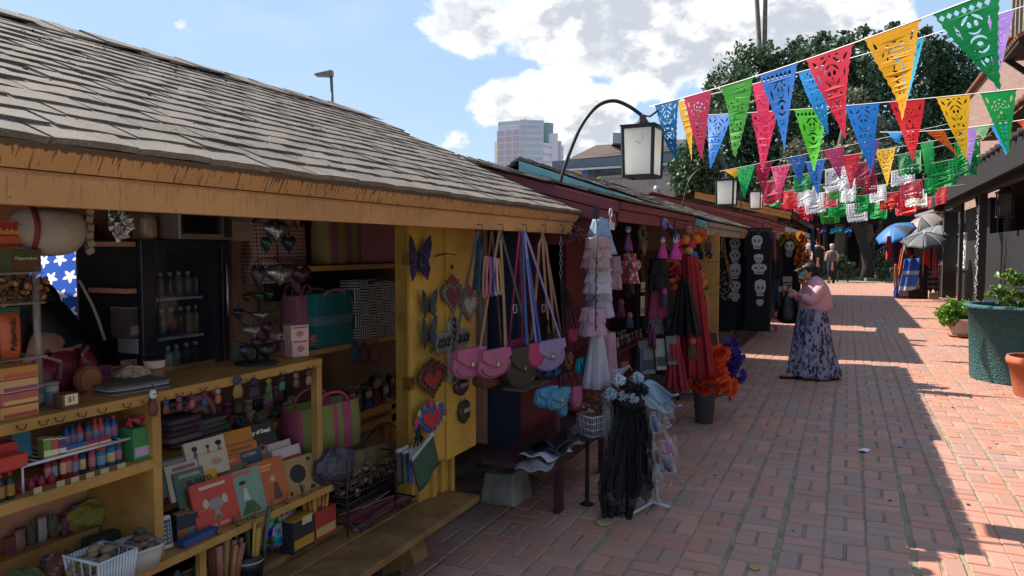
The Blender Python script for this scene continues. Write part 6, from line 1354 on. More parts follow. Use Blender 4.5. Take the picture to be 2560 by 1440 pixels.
for k,(px,c,cp_,lb)in enumerate(((166,'24466a','1c2a44','blue candy spray bottle right of the purple packet'),(182,'24466a','1c2a44','second blue candy spray bottle on the riser'),(199,'a0303a','2a3448','red candy spray bottle between two blue ones'),(221,'24406a','1c2a44','blue candy spray bottle right of the red one'),(238,'a84044','a83a40','first red capped bottle beyond the blue ones'),(252,'a84044','a83a40','second red capped bottle beyond the blue ones'),(268,'264a80','20304c','slim blue bottle near the riser end'),(284,'264a80','b04048','last blue bottle with a red cap on the riser'))):
    L,w,h=IT(px-9,px+9,1032-k*1.0,1098-k*2.2,XF-.08,zw+.004);bottle(lb,L,w*.5,h,C(c,.35),cp_,C('8a5a70' if k%2 else '6a7a9a'))
for k,px in enumerate((178,205,232,262)):L,w,h=IT(px-15,px+15,1088-k*5,1106-k*5,XF-.045,zw+.004);packbox('%s display card in front of the spray bottles'%['leftmost blue','second blue','third, pinkish','rightmost, pinkish'][k],L,w,h,.006,'2a5a90' if k<2 else '8a3048','c8b088',None,nm='display_card',cat='card',lid=False)
for k in range(7):L,w,h=IT(40+k*13,62+k*13,1186,1212,XF-.06-.02*(k%2),zm);bottle('%s small dark red sweet bottle lying row at the left of the lower shelf'%['first','second','third','fourth','fifth','sixth','seventh'][k],L,w*.45,h,C('8a2a38',.35),'a03a48')
for k,(px,c,cp_,t0,lb)in enumerate(((120,'8a2838','8a2838',1140,'tall dark red candy tube at the left of the lower row'),(136,'7a2432','6a2030',1138,'second tall dark red candy tube of the lower row'),(158,'902c3c','902c3c',1128,'third tall candy tube with a rounded red cap'),(172,'902c3c','a03a48',1124,'fourth tall candy tube of the lower row'),(188,'a83a58','a83a58',1132,'pink candy tube before the dark blue one'),(206,'2a3c5c','1c2838',1124,'dark blue candy tube in the middle of the lower row'),(230,'a05060','a03a48',1120,'slim pink tube right of the dark blue one'),(252,'3a6a8a','a04a38',1120,'large round container with a face like print and an orange top'),(276,'3a6a8a','2a4a7a',1112,'large blue round container at the right of the lower row'),(296,'2f5f86','9a3048',1108,'last container with a dark red top in the lower row'))):
    L,w,h=IT(px-8-(k in(7,8))*3,px+8+(k in(7,8))*3,t0,1208-(px-120)*.26,XF-.07,zm);jartube(lb,L,w*.5,h,c,cp_,['b06a70','6a8a9a','c0a070'][k%3])
for k,px in enumerate((95,152,188,226,262,304)):L,w,h=IT(px-13,px+13,1232-(px-95)*.27,1252-(px-95)*.29,XF+.0,zm-.0);L.z=zm+.001;packbox('%s price card on the lower shelf edge'%['first','second','third','fourth','fifth','sixth'][k],L,w*.8,h*.8,.003,'a89a70',None,None,nm='price_card',cat='card',lid=False)
L,w,h=IT(312,384,1082,1166,XF-.07,zm);GBx=packbox('green open box filled with pink sweets at the right end of the candy shelves',L,w,h*.95,.09,'3a7a44','b090a8',None,nm='candy_box',lid=False)
pouchpile('pink_sweets','pink lollipops heaped in the green box','sweets',Vector((L.x,L.y,L.z+h*.85)),w*.9,.08,.05,26,[C('b03a50'),C('a82840')],.014,3)
for k,(px,lb)in enumerate(((326,'left'),(350,'right'))):L,w,h=IT(px-14,px+12,1036,1078,XF-.16,zw+.03);packbox('dark brown candy carton behind the pink sweets, %s one'%lb,L,w,h,.05,'3a302c','8a3a44',None,nm='candy_carton')
# hanging figure charms
def charm(label,px,py,wp,hp,c,X=XF+.01,c2='c8c8c0'):
    L,w,h=IT(px-wp/2,px+wp/2,py-hp/2,py+hp/2,X);t=thing('key_charm',label,'charm',(0,0,0));mb=MB();loft(mb,[(w*.35,.006,0,0,0),(w*.5,.009,h*.2,0,0),(w*.36,.009,h*.5,0,0),(w*.25,.007,h*.6,0,0)],10);mb.build('body',C(c),t);mb=MB();mb.blob((0,0,h*.78),(w*.36,.012,h*.18),10,8);mb.build('head',C(c2),t);mb=MB()
    for s in(-1,1):mb.blob((s*w*.14,-.012,h*.8),(w*.07,.003,w*.08),6,4)
    mb.tube([(0,0,h*.95),(0,0,h*1.15)],.002,4);mb.build('eyes',black_m,t);place(t,L,90)
charm('skeleton figure charm hooked on the counter edge by the divider post',384,1005,24,70,'6a3a34');charm('rainbow figure charm hanging under the counter',595,966,28,56,'8a6a3a',c2='3a4a5a');charm('plain dark pouch charm hanging right of the rainbow one',637,970,32,52,'2a2c34',c2='2a2c34')
# textiles in the middle bay
mid_z=zl+.355
def mz(px,py,X):return PX(px,py,X).z
zt1=mz(440,1128,XF-.3)
mb=MB();yq0,yq1=PX(392,1100,XF).y,PX(800,1100,XF-.05).y;mb.box(XF-.64,yq0,zt1-.03,XF-.29,yq1,zt1);mb.build('shelf',wood_y,S1)
red_s=mat('striped_maroon','6a3440');L,w,h=IT(396,482,1052,1128,XF-.38,zt1);foldcloth('stack of folded maroon and grey striped cloths beside the divider post',L,w,h,.16,None,5,90,mats=[C('6a3a44'),C('8a7a70'),C('6a3a44'),C('4a4a54'),C('5a4a5a')])
L,w,h=IT(394,446,1022,1050,XF-.38,zt1+.15);foldcloth('dark green folded cloth on top of the maroon stack',L,w,h,.12,C('3a4a44'),2)
L,w,h=IT(428,535,972,1042,XF-.48,mz(480,1042,XF-.48));t=thing('round_tortilla_warmer','half round maroon quilted cloth warmer with pale stripes','textile',(0,0,0))
for k,(f,c)in enumerate(((1,'5a2a36'),(.8,'8a7068'),(.62,'6a3440'),(.42,'8a7068'),(.25,'5a3040'))):mb=MB();mb.prism([(w*.5*f*math.cos(a),h*f*math.sin(a))for a in np.linspace(0,math.pi,18)],-.04-k*.002,.04);mb.build('quilted_panel',C(c),t)
place(t,L,90)
L,w,h=IT(470,552,1046,1104,XF-.36,zt1);foldcloth('small stack of black and white zigzag cloths',L,w,h*.9,.1,pat('zig_bw','diamond','8a8478','34343a',s=9,s2=14),4)
for k in range(8):
    px=560+k*23;L,w,h=IT(px-15,px+15,1020+(k%2)*8,1075-(k-2)*5,XF-.34-.04*(k%2),zt1);crumple('patterned_pouch','%s small patterned cloth purse in the heap above the books'%['first','second','third','fourth','fifth','sixth','seventh','eighth'][k],'pouch',L,(max(.02,w/2),.025,.028),pat('pouch%d'%(k%4),'vor',['8a3a44','3a4a5a','6a6a60','7a4a30'][k%4],['4a5a3a','8a3a40','2a2a30','9a8a50'][k%4],s=90),k)
# books on the sloping rack
def bk(label,x0,x1,yt,yb,X,c,z=None,**k):L,w,h=IT(x0,x1,yt,yb,X,z);return book(label,L,w*1.02,h*1.04,c,**k)
zr=zl
bk('dark grey book with white DAY OF DEAD lettering and a yellow skeleton figure',632,704,1064,1185,XF-.115,'2c2c2e',title='Day of Dead',fig=[('e',0,.46,.16,.13,'b08a78'),('e',-.1,.36,.14,.1,'a88a30'),('e',.13,.36,.14,.1,'a88a30'),('e',0,.52,.08,.06,'4a3a34')],ts=.024)
bk('white picture book with three small children drawn on it',476,566,1100,1165,XF-.13,'b0a894',fig=[('e',-.27,.72,.07,.09,'2a2422'),('t',-.27,.45,.08,.2,'44506a'),('e',.05,.70,.05,.07,'4a3428'),('t',.05,.45,.06,.18,'a8484a'),('e',.33,.75,.08,.1,'1e1a18'),('t',.33,.5,.07,.16,'9a5a4a'),('e',-.1,.4,.05,.06,'8a6a4a')])
bk('orange book with a red lower half behind the DAY OF DEAD book',558,634,1078,1140,XF-.14,'a8702c',band=(0,.5,'a04a3c'),title='LA CATRINA' if False else None)
bk('pale cream book with a drawn arch behind the red ones',508,570,1132,1185,XF-.11,'b0a088',fig=[('e',.1,.55,.2,.14,'9a7a74')])
bk('orange book partly hidden behind the blue one',576,646,1112,1165,XF-.12,'a8682e',fig=[('r',0,.8,.35,.05,'7a4a28')])
bk('dark blue book with a yellow word at its top, between red and terracotta books',606,660,1128,1190,XF-.10,'38465a',title='LOTERIA',tc='b89a58')
bk('coral red book with a white title strip in the back row',528,608,1148,1215,XF-.10,'a84a38',fig=[('r',0,.82,.35,.05,'b07a60')])
bk('slate grey book at the left end of the back row',405,480,1150,1235,XF-.13,'4a4e54',title='ALFABETO' if False else None,fig=[('r',0,.88,.38,.05,'7a7468')])
bk('cream edged book in the left group',432,505,1160,1245,XF-.11,'a89a88',fig=[('r',.05,.86,.35,.05,'7a5a58')])
bk('grey green book with a pale word, left of the EL PATO book',452,520,1178,1262,XF-.09,'4a5e50',fig=[('r',0,.86,.35,.05,'7a8a80')])
bk('yellow EL PATO book behind the red elephant book',474,556,1188,1290,XF-.07,'b88428',title='EL PATO',tc='2a2622',ts=.028,fig=[('r',-.1,.4,.3,.25,'2c3a44')])
bk('green brown book edge in the middle row',560,625,1168,1235,XF-.08,'5a6044',fig=[('r',0,.8,.35,.05,'9a5038')])
bk('white and pink book in the back right, with a pale cover',682,732,1106,1160,XF-.10,'a8948c',band=(0,.45,'8a5a60'))
bk('red and white patterned book standing at the back right',696,756,1120,1180,XF-.07,'b0a098',band=(0,.62,'9c3a3c'),fig=[('e',-.2,.35,.1,.07,'b89a94'),('e',.12,.35,.1,.07,'b89a94')])
bk('red book with a grey elephant standing at the front left',502,598,1204,1318,XF-.02,'b0443a',title='LA FAMILIA' if False else None,fig=[('e',0,.5,.17,.13,'8a7c74'),('e',-.22,.55,.07,.1,'b09a8e'),('e',.22,.55,.07,.1,'b09a8e'),('t',0,.3,.1,.12,'8a7c74'),('e',0,.22,.08,.05,'b08a48'),('r',0,.88,.3,.035,'c0a090'),('r',-.05,.08,.3,.03,'c0786a')])
bk('sage green book with a woman in a white blouse on the cover',582,664,1180,1290,XF-.01,'6f8a78',fig=[('e',-.02,.72,.09,.045,'2a2422'),('e',-.02,.66,.075,.06,'a07a60'),('t',.02,.47,.09,.13,'b0aca0'),('t',.08,.18,.26,.13,'3c5a34'),('r',-.02,.92,.3,.035,'b05a44')])
bk('orange book with a doll in a long dress on the cover',646,722,1154,1262,XF-.01,'a85a34',fig=[('e',.1,.56,.08,.07,'b09070'),('t',.16,.28,.13,.18,'5a3a34'),('r',-.05,.86,.2,.03,'c88a4a'),('r',-.05,.78,.14,.025,'c88a4a')])
bk('tan hardback with a dark round scarab design at the front right',716,794,1148,1240,XF-.01,'9a7850',fig=[('e',0,.58,.22,.24,'26292c'),('e',-.36,.88,.06,.05,'2a2a2a'),('e',.36,.88,.06,.05,'2a2a2a'),('e',-.3,.15,.07,.05,'2a2a2a'),('e',.32,.15,.07,.05,'2a2a2a'),('r',0,.2,.03,.1,'2a2a2a')])
for k,px in enumerate((598,640,680,718,760,548)):
    y_=1213+(836-px)*.43-6;q=PX(px,y_,XF+.03);mb=MB();mb.blob((q.x,q.y,zl+.012),(.012,.012,.008),8,5);mb.tube([(q.x,q.y,zl),(q.x,q.y,zl+.05)],.004,6);mb.build('book_peg',wood_n,S1)
# woven tote green pink
L,w,h=IT(738,872,1004,1122,XF-.16);L.z=PX(800,1125,XF-.16).z;tote('lime green and pink woven market bag with raised pink handles above the books',L,w,h,.18,pat('stripe_green_pink','bands','717a3a','96405a',s=34),C('9a3a58'),rz=80,handle=.32)
mb=MB();mb.box(XF-.30,PX(735,1120,XF-.2).y,L.z-.02,XF-.06,PX(815,1120,XF-.1).y,L.z-.002);mb.build('shelf',wood_y,S1)
# chair back / slats behind the basket
mb=MB();
for pyy in(1048,1082):a=PX(880,pyy,XS+.2);b=PX(1000,pyy,XS+.2);mb.box(a.x-.02,a.y,a.z-.02,a.x,b.y,a.z+.02)
a=PX(985,1030,XS+.2);mb.box(a.x-.03,a.y-.02,a.z-.35,a.x-.0,a.y+.02,a.z+.05);mb.build('slatted_chair',wood_o,label='wooden slatted chair back behind the wire baskets',cat='chair',loc=a)
# wire baskets with packets
yb0=PX(800,1250,XF-.02).y
L,w,h=IT(812,985,1160,1232,XF-.02);WB=wire_basket('upper black wire basket of the two tier rack, full of brown wrapped sweets',L,w,h,.26,black_m,16,4)
for j in range(7):L_,w_,h_=IT(880+j*14,912+j*14,1090+j*7,1195+j*4,XF-.08-.0*j);packbox('%s brown labelled sweet packet fanned in the upper wire basket'%['first','second','third','fourth','fifth','sixth','seventh'][j],Vector((L_.x,L_.y,L.z+.03)),w_*.8,.15-.004*j,.012,['8a6a48','7a5a40'][j%2],'a88a68',None,nm='sweet_packet',rz=60,tilt=-15,lid=False)
pouchpile('wrapped_sweets','heap of small brown wrapped sweets in the upper wire basket','sweets',Vector((L.x,L.y+.05,L.z+.02)),w*.8,.2,.10,130,[C('7a5638',.3),C('9a7a5a',.3),C('4a3024',.3),C('8a5a4a',.3)],.018,6,shape='disc')
L_,w_,h_=IT(792,880,1122,1205,XF+.02);crumple('black_net_bag','black net bag of bracelets slumped over the left of the upper wire basket','bag',Vector((L_.x,L_.y,L_.z)),(w_*.5,.07,h_*.5),pat('black_net','vor','1c1c22','4a4450',s=110,rough=.5),8,amp=.15)
L,w,h=IT(850,990,1268,1326,XF-.02);wire_basket('lower black wire basket of the two tier rack, with pink candy sticks',L,w,h,.26,black_m,14,3)
pouchpile('candy_sticks','bundle of pink wrapped candy sticks in the lower wire basket','sweets',Vector((L.x,L.y,L.z+.03)),w,.22,.10,60,[C('8a4a58',.3),C('7a3a48',.3),C('a07078',.3)],.012,7,shape='stick')
q=PX(868,1250,XF+.11);mb=MB();
for(px,X)in((868,XF+.12),(988,XF+.1),(1000,XF-.15)):q=PX(px,1240,X);mb.tube([(q.x,q.y,.4),(q.x,q.y,PX(px,1150,X).z)],.004,6)
a,b=PX(905,1120,XF-.15),PX(1003,1120,XF-.15);mb.tube([(a.x,a.y+(b.y-a.y)*u,a.z+.09*math.sin(math.pi*u))for u in np.linspace(0,1,10)],.004,6);mb.build('rack_frame',black_m,label='black wire frame of the two tier basket rack',cat='rack',loc=q)
# lowest level goods (on the bench side ledge and display floor)
zf=.402
mb=MB();mb.box(XF-.30,.3,.36,XF+.0,3.2,.40);mb.build('display_floor',wood_n,S1)
L,w,h=IT(205,302,1388,1450,XF-.0,zl+.002);wire_basket('white slatted plastic basket at the bottom left with dried snacks',L,w,.10,.16,wht,12,1,slats=True)
pouchpile('woven_bracelets','pile of beige woven bracelets in the slatted basket','bracelets',Vector((L.x-.02,L.y,L.z+.02)),w*.9,.14,.09,60,[C('8a7458'),C('6a5a48'),C('9a8a70')],.02,8,shape='disc')
L,w,h=IT(304,386,1365,1425,XF-.01,zl+.002);t=thing('white_tub','solid white plastic tub right of the slatted basket','tub',(0,0,0));mb=MB();loft(mb,[(w*.42,.06,0,0,0),(w*.5,.075,.075,0,0),(w*.47,.07,.075,0,0),(w*.4,.055,.02,0,0)],20,.4);mb.build('tub',C('a8a098'),t);mb=MB();loft(mb,[(w*.52,.08,.07,0,0),(w*.52,.08,.078,0,0)],20,.4,False);mb.build('lip',C('b4aca4'),t);place(t,L,80)
pouchpile('rubber_bracelets','coiled brown bracelets in the white tub','bracelets',Vector((L.x,L.y,L.z+.04)),w*.8,.1,.05,40,[C('7a6450'),C('5a4a3c')],.018,12,shape='disc')
L,w,h=IT(386,428,1292,1374,XF-.04,zl+.002);t=thing('toy_phone','white toy smartphone candy box standing upright','toy',(0,0,0));mb=MB();mb.box(-w/2,-.012,0,w/2,.012,h);mb.build('case',C('b0aca8',.3),t,bev=.006);mb=MB();mb.box(-w*.42,-.014,h*.14,w*.42,-.0122,h*.88);mb.build('screen',C('3a4254',.2),t);mb=MB();
for i in range(4):
    for j in range(5):mb.box(-w*.34+i*w*.19,-.0155,h*.22+j*h*.125,-w*.34+i*w*.19+w*.11,-.0142,h*.22+j*h*.125+h*.07)
mb.build('icons',C('8a929a'),t);place(t,L,78,tilt=-8)
for k,px in enumerate((356,452,476,500,520)):L,w,h=IT(px-13,px+13,1300-(k>0)*4-k*3,1378-k*11,XF-.06,zl+.002);packbox('%s small boxed gadget along the lower shelf right of the toy phone'%['brownish','dark first','dark second','dark third','dark fourth'][k]if k else 'brown boxed gadget left of the toy phone',L,w,h*.9,.03,'5a4a40' if k==0 else '2c3038',['6a6a50','8a5a30','6a6a70','a08a40','a08a40'][k],None,nm='boxed_gadget',rz=80)
L,w,h=IT(430,540,1330,1362,XF+.0,zl+.002);L.y+=.02;packbox('blue and purple flat packet on the lower shelf edge',L,w*.8,.025,.04,'2a4a78','5a3a6a',None,nm='flat_packet',lid=False)
zr1=PX(280,1385,XF-.2).z+.001;zr2=PX(220,1318,XF-.3).z+.001;mb=MB();mb.box(XF-.27,.26,zl+.001,XF-.10,PX(352,1300,XF-.15).y,zr1-.001);mb.box(XF-.345,.26,zl+.001,XF-.272,ym-.01,zr2-.001);mb.build('display_riser',wood_y,S1)
for k,(x0,x1,y0_,y1_,c,lb)in enumerate(((150,290,1248,1318,'8a7a34','mustard yellow cloth pouch in the hazy lower left corner'),)):
    L,w,h=IT(x0,x1,y0_,y1_,XF-.30,zr2);crumple('cloth_pouch',lb,'pouch',L,(w*.5,.05,h*.45),mat('mustard_cloth',c,rough=.9,bump=.5,bs=40),14,amp=.2)
for k in range(6):L,w,h=IT(215+k*26,243+k*26,1310-k*4,1372-k*6,XF-.2,zr1);packbox('%s dark green candy carton of the row behind the baskets'%['first','second','third','fourth','fifth','sixth'][k],L,w,h,.05,'2e3a30',['6a3a34','5a5a40','6a4a50'][k%3],None,nm='candy_carton',lid=False)
L,w,h=IT(0,110,1345,1440,XF-.13,zr1);crumple('seed_bag','clear bag of speckled yellow green seeds in the bottom left corner','bag',L,(w*.5,.07,h*.42),pat('seeds','vor','7a6a40','4a5a34',s=120),15,amp=.12)
L,w,h=IT(100,190,1330,1420,XF-.16,zr1);crumple('snack_bag','pale printed snack bag behind the seed bag','bag',L,(w*.5,.05,h*.4),pat('snack','vor','8a6a58','6a3a34',s=50),16,amp=.15)
L,w,h=IT(352,442,1250,1285,XF-.2,zl+.10);packbox('flat red card box behind the toy phone',L,w,h,.02,'9a3a3c','b05a54',None,nm='card_box',lid=False)
# cup with sticks, sweets bags, snack box, candy tray on the lowest level
L,w,h=IT(590,650,1395,1450,XF+.0,zf);t=thing('pencil_tub','black tub of wooden sticks and pens at the bottom middle','tub',(0,0,0));mb=MB();mb.lathe([(w*.45,0),(w*.5,h),(w*.46,h),(w*.42,.01)],18);mb.build('tub',C('18191c',.35),t);mb=MB();mb.lathe([(w*.49,h*.7),(w*.502,h*.78)],18,cap=False);mb.build('silver_band',C('a0a0a0',.3),t);place(t,L,90)
pouchpile('wooden_sticks','yellow and brown wooden souvenir sticks standing in the black tub','sticks',Vector((L.x,L.y,L.z+.02)),w*1.3,w,.26,10,[C('a8843a'),C('8a5a30'),C('4a5a50')],.008,9,shape='up')
L,w,h=IT(525,592,1345,1450,XF-.02,zf);pouchpile('wrapped_figures','bundle of plastic wrapped orange figures left of the black tub','toys',L,w,w,.2,16,[C('a0683a',.25),C('8a5a48',.25),C('b09060',.25)],.014,10,shape='up')
L,w,h=IT(652,735,1300,1425,XF-.08,zf);crumple('sweet_bag','dark clear bag of mixed sweets at the bottom centre','bag',L,(w*.5,.07,h*.42),pat('mixed_sweets','confetti','2a2a38','4a4a5a',s=45,rough=.2),17,amp=.2)
L,w,h=IT(716,770,1318,1398,XF-.0,zf);packbox('dark snack carton with a gold print and cream price tag',L,w,h,.08,'2c2a30','a07828',None,nm='snack_carton');mb=MB();mb.box(-w*.1,-.0425,h*.8,w*.35,-.041,h*1.05);link('price_tag',mb.mesh('price_tag',C('b8a878')),bpy.data.objects.get('snack_carton'))
L,w,h=IT(772,824,1300,1388,XF-.01,zf);packbox('red open carton packed with orange snack sticks',L,w,h*.8,.08,'9c3430','b89058',None,nm='snack_carton',lid=False)
pouchpile('snack_sticks','orange spiral snack sticks standing in the red carton','snacks',Vector((L.x,L.y-.02,L.z+.03)),w*.9,.08,.21,16,[C('b07a30',.4),C('a06828',.4)],.010,11,shape='up')
L,w,h=IT(690,915,1400,1450,XF+.13,zb_+.012);t=thing('candy_tray','shallow clear plastic tray on the bench end','tray',(0,0,0));mb=MB()
for a0,a1 in(((-w*.42,-.11,0),(w*.42,.11,.006)),((-w*.42,-.115,.006),(w*.42,-.11,.05)),((-w*.42,.11,.006),(w*.42,.115,.05)),((-w*.425,-.11,.006),(-w*.42,.11,.05)),((w*.42,-.11,.006),(w*.425,.11,.05))):mb.box(*a0,*a1)
mb.build('tray',C('6a6058',.3),t);place(t,L,90)
pouchpile('round_candies','heap of pink, blue and green round wrapped candies in the tray on the bench','sweets',Vector((L.x,L.y,L.z+.006)),w*.8,.2,.09,170,[C('9a2f4a',.25),C('2f5a9a',.25),C('4a7a3a',.25),C('b0a8a8',.25),C('7a3a5a',.25),C('8a7a30',.25)],.017,12,shape='disc')
mb=MB();
for k in range(9):
    y_=L.y+w*.05+(k%3)*.05;x_=L.x+.075+.012*(k//3);z_=L.z+.03+.022*(k//3);mb.mi=0;mb.lathe([(.019,0),(.019,.01)],12,(0,0,0));n_=24;
    for q in range(n_):v=mb.v[-n_+q];mb.v[-n_+q]=(x_+v[2],y_+v[0]+.03,z_+v[1])
    mb.mi=1;mb.lathe([(.009,.01),(.009,.012)],10);n_=20
    for q in range(n_):v=mb.v[-n_+q];mb.v[-n_+q]=(x_+v[2],y_+v[0]+.03,z_+v[1])
mb.build('lollipops',[C('3f8a50',.3),C('b04a68',.3)],label='green rimmed round lollipops with pink centres at the front of the candy tray',cat='sweets',loc=(L.x,L.y,L.z))
# ================================================================ shutter decorations
XSH=-1.935
def butterfly(label,px0,px1,py0,py1,m,rz=90):
    L,w,h=IT(px0,px1,py0,py1,XSH);t=thing('tin_butterfly',label,'butterfly ornament',(0,0,0),'tin butterflies on the ochre shutter');
    for s in(-1,1):
        P=[(0,h*.30),(s*w*.10,h*.62),(s*w*.30,h*.90),(s*w*.46,h*1.0),(s*w*.50,h*.80),(s*w*.42,h*.52),(s*w*.36,h*.44),(s*w*.44,h*.28),(s*w*.34,h*.02),(s*w*.20,h*.12),(s*w*.05,h*.28)]
        mb=MB();n=len(P);F_=[(x,-.004-.12*abs(x),z)for x,z in P];Bk=[(x,.001-.12*abs(x),z)for x,z in P]
        mb.add(F_+Bk,[tuple(range(n))if s>0 else tuple(range(n))[::-1],tuple(range(2*n-1,n-1,-1))]+[(i,i+n,(i+1)%n+n,(i+1)%n)for i in range(n)]);mb.build('wing',m,t)
    mb=MB();mb.tube([(0,-.006,h*.2),(0,-.012,h*.45),(0,-.006,h*.62)],[.004,.008,.004],6);mb.tube([(0,-.006,h*.6),(.02,-.01,h*.78)],.0015,4);mb.tube([(0,-.006,h*.6),(-.02,-.01,h*.78)],.0015,4);mb.build('body',black_m,t);return place(t,L,rz)
bf=pat('butterfly_blue','vor','5a2a5c','1a2140',s=40,rough=.25);bf2=mat('butterfly_steel','3a4654',rough=.35,metal=.4,var=.35,ns=20)
butterfly('largest butterfly, dark blue with purple spots, at the top of the shutter',1018,1074,588,704,bf);butterfly('middle slate blue butterfly on the shutter',1052,1090,722,796,bf2);butterfly('lowest slate blue butterfly, tilted, above the flaming heart',1052,1090,790,872,bf2)
L,w,h=IT(1106,1156,664,782,XSH);tin_heart('left tin sacred heart with maroon flames on the shutter',L,w,h,mat('beaded_pewter','8a7e7a',metal=.5,rough=.5,bump=.6,bs=200),C('6e3432',.5))
L,w,h=IT(1150,1192,692,802,XSH+.01);tin_heart('right tin sacred heart with a pale centre, partly behind the bag straps',L,w,h,MATS['beaded_pewter'],C('9a9088',.5))
L,w,h=IT(1094,1168,800,952,XSH);CR=thing('tin_cross','large jewelled tin cross hanging on the shutter','cross',(0,0,0));mb=MB();a_=w*.155
mb.prism([(-a_,0),(a_,0),(a_,h*.52),(w/2,h*.52),(w/2,h*.52+2*a_),(a_,h*.52+2*a_),(a_,h),(-a_,h),(-a_,h*.52+2*a_),(-w/2,h*.52+2*a_),(-w/2,h*.52),(-a_,h*.52)],-.008,.008);mb.build('cross_plate',mat('bright_pewter','9c9a8e',metal=.6,rough=.4,bump=.8,bs=90),CR,bev=.003)
spots=[(0,h*(.06+.115*k))for k in range(9)]+[(s*w*f,h*.52+a_)for s in(-1,1)for f in(.2,.34,.45)]
for x,z in spots:
    mb=MB();mb.blob((x,-.011,z),(a_*.55,.006,a_*.55),8,5);
    mb.build('jewel',mat('dark_jewel','24282c',rough=.2,spec=.8),CR)
    mb=MB();mb.tube([(x+a_*.72*math.cos(q),-.010,z+a_*.72*math.sin(q))for q in np.linspace(0,6.28,9)],.0035,4);mb.build('rosette',MATS['bright_pewter'],CR)
place(CR,L,90)
L,w,h=IT(1046,1112,872,988,XSH);tin_heart('dark frilled heart with a red centre and flames, lower left of the shutter',L,w,h,C('3c2a24',.4),C('8a2c34',.5),frilly=True,cm=C('5a2e2a',.5))
L,w,h=IT(1044,1108,1016,1090,XSH+.01);H3=tin_heart('blue heart with a red centre and small figures around it, near the shutter foot',L,w,h,C('2f5a88',.45),C('a82c30',.45),crown=False,frilly=False)
mb=MB()
for k in range(9):a=-.3+k*.46;mb.mi=k%3;mb.blob((w*.55*math.cos(a),-.004,h*.55+h*.5*math.sin(a)),(w*.09,.008,w*.1),7,5)
link('border_figures',mb.mesh('border_figures',[C('b08a4a'),C('a83a3c'),C('6a4a7a')]),H3)
for k,(a,b,c_,d_,lb)in enumerate(((1136,1172,942,988,'upper dark heart shaped nut with a small plate, hung on the shutter'),(1146,1176,1000,1058,'lower dark oval nut hanging on a cord from the one above'))):
    L,w,h=IT(a,b,c_,d_,XSH+.01);t=thing('carved_nut',lb,'ornament',(0,0,0));mb=MB();loft(mb,[(w*.1,.006,0,0,0),(w*.42,.016,h*.2,0,0),(w*.5,.018,h*.55,0,0),(w*.38,.012,h*.9,0,0),(w*.1,.005,h,0,0)],14);mb.build('nut',C('3a2a24',.4),t);mb=MB();mb.box(-w*.25,-.021,h*.5,w*.25,-.017,h*.68);mb.build('plate',C('8a8478',.4),t);mb=MB();mb.tube([(-w*.2,0,h*.9),(0,0,h*1.5),(w*.2,0,h*.9)],.002,4);mb.build('cord',C('b8a890'),t);place(t,L,90)
# cloth face masks bunch hanging at the post foot
for k,(x0,x1,yt,yb,c,nm,c2)in enumerate(((992,1018,1118,1200,'4a3438','dull maroon','3a2a2c'),(1008,1030,1122,1200,'2c3a34','dark green','3a4a44'),(1022,1044,1120,1202,'2a3a6a','blue','4a5a8a'),(1034,1068,1118,1200,'8a3a50','pink','9a6a78'),(1046,1102,1094,1194,'2c5a3c','front green checked','203a2c'))):
    L,w,h=IT(x0,x1,yt,yb,-1.90+.015*k);t=thing('cloth_pouch',nm+' checked cloth pouch in the bunch hung at the foot of the shutter','pouch',(0,0,0));mb=MB();mb.sheet(lambda u,v:((u-.5)*w+(1-v)*.0,-.01*math.sin(u*6)*(1-v),h*v),8,6);mb.build('cloth',pat('check_'+c,'gingham',c,c2,s=70),t,solid=.008);mb=MB();mb.box(-w/2,-.008,h*.9,w/2,.006,h*1.0);mb.build('header_card',C('a09a94'),t);place(t,L,90,roll=(-22 if k==4 else-8 if k==3 else 0))
mb=MB();q=PX(1046,1080,-1.9);mb.tube([(q.x,q.y-.03,q.z-.05),(q.x,q.y,q.z+.02),(q.x,q.y+.03,q.z-.04)],.006,5)
for k in range(10):mb.tube([q,q+Vector((U(-.02,.02),U(-.06,.06),-U(.04,.09)))],.004,4)
mb.build('cord_bunch',black_m,label='bunch of black loops holding the checked pouches',cat='cord',loc=q)
# ================================================================ seller inside stall 1
def figure(name,label,nodes,edges,radii,loc,rz,m,sub=2,parent=None,comps=()):
    me=bpy.data.meshes.new(name);me.from_pydata(nodes,edges,[]);me.materials.append(m);o=bpy.data.objects.new(name,me);COL.objects.link(o)
    if parent is not None:o.parent=parent
    s=o.modifiers.new('skin','SKIN');s.use_smooth_shade=True;sv=me.skin_vertices[0].data
    for i,r in enumerate(radii):sv[i].radius=(r if isinstance(r,tuple)else(r,r))
    for i in(0,)+tuple(comps):sv[i].use_root=True
    u=o.modifiers.new('sub','SUBSURF');u.levels=sub;u.render_levels=sub
    return o
skin=mat('skin','b07f66',rough=.55,var=.06,ns=20);hair=mat('dark_hair','17120f',rough=.5,bump=.6,bs=90);navy=mat('navy_top','1b1f2c',rough=.85)
sl_=PX(175,780,-2.62);SZ=1.0
PS=thing('person','seller with long dark hair bowed over the counter inside the nearest stall','person',(0,0,0))
figure('body',None,[(0,0,.2),(0,-.02,.42),(0,-.06,.58),(0,-.13,.66),(-.15,-.05,.56),(.17,-.05,.56),(-.24,-.16,.36),(.27,-.14,.34),(-.12,-.32,.30),(.14,-.32,.30)],[(0,1),(1,2),(2,3),(2,4),(2,5),(4,6),(5,7),(6,8),(7,9)],[(.17,.13),(.18,.13),(.10,.09),(.065,.065),(.075,.075),(.075,.075),(.05,.05),(.05,.05),(.035,.035),(.035,.035)],0,0,skin,2,PS)
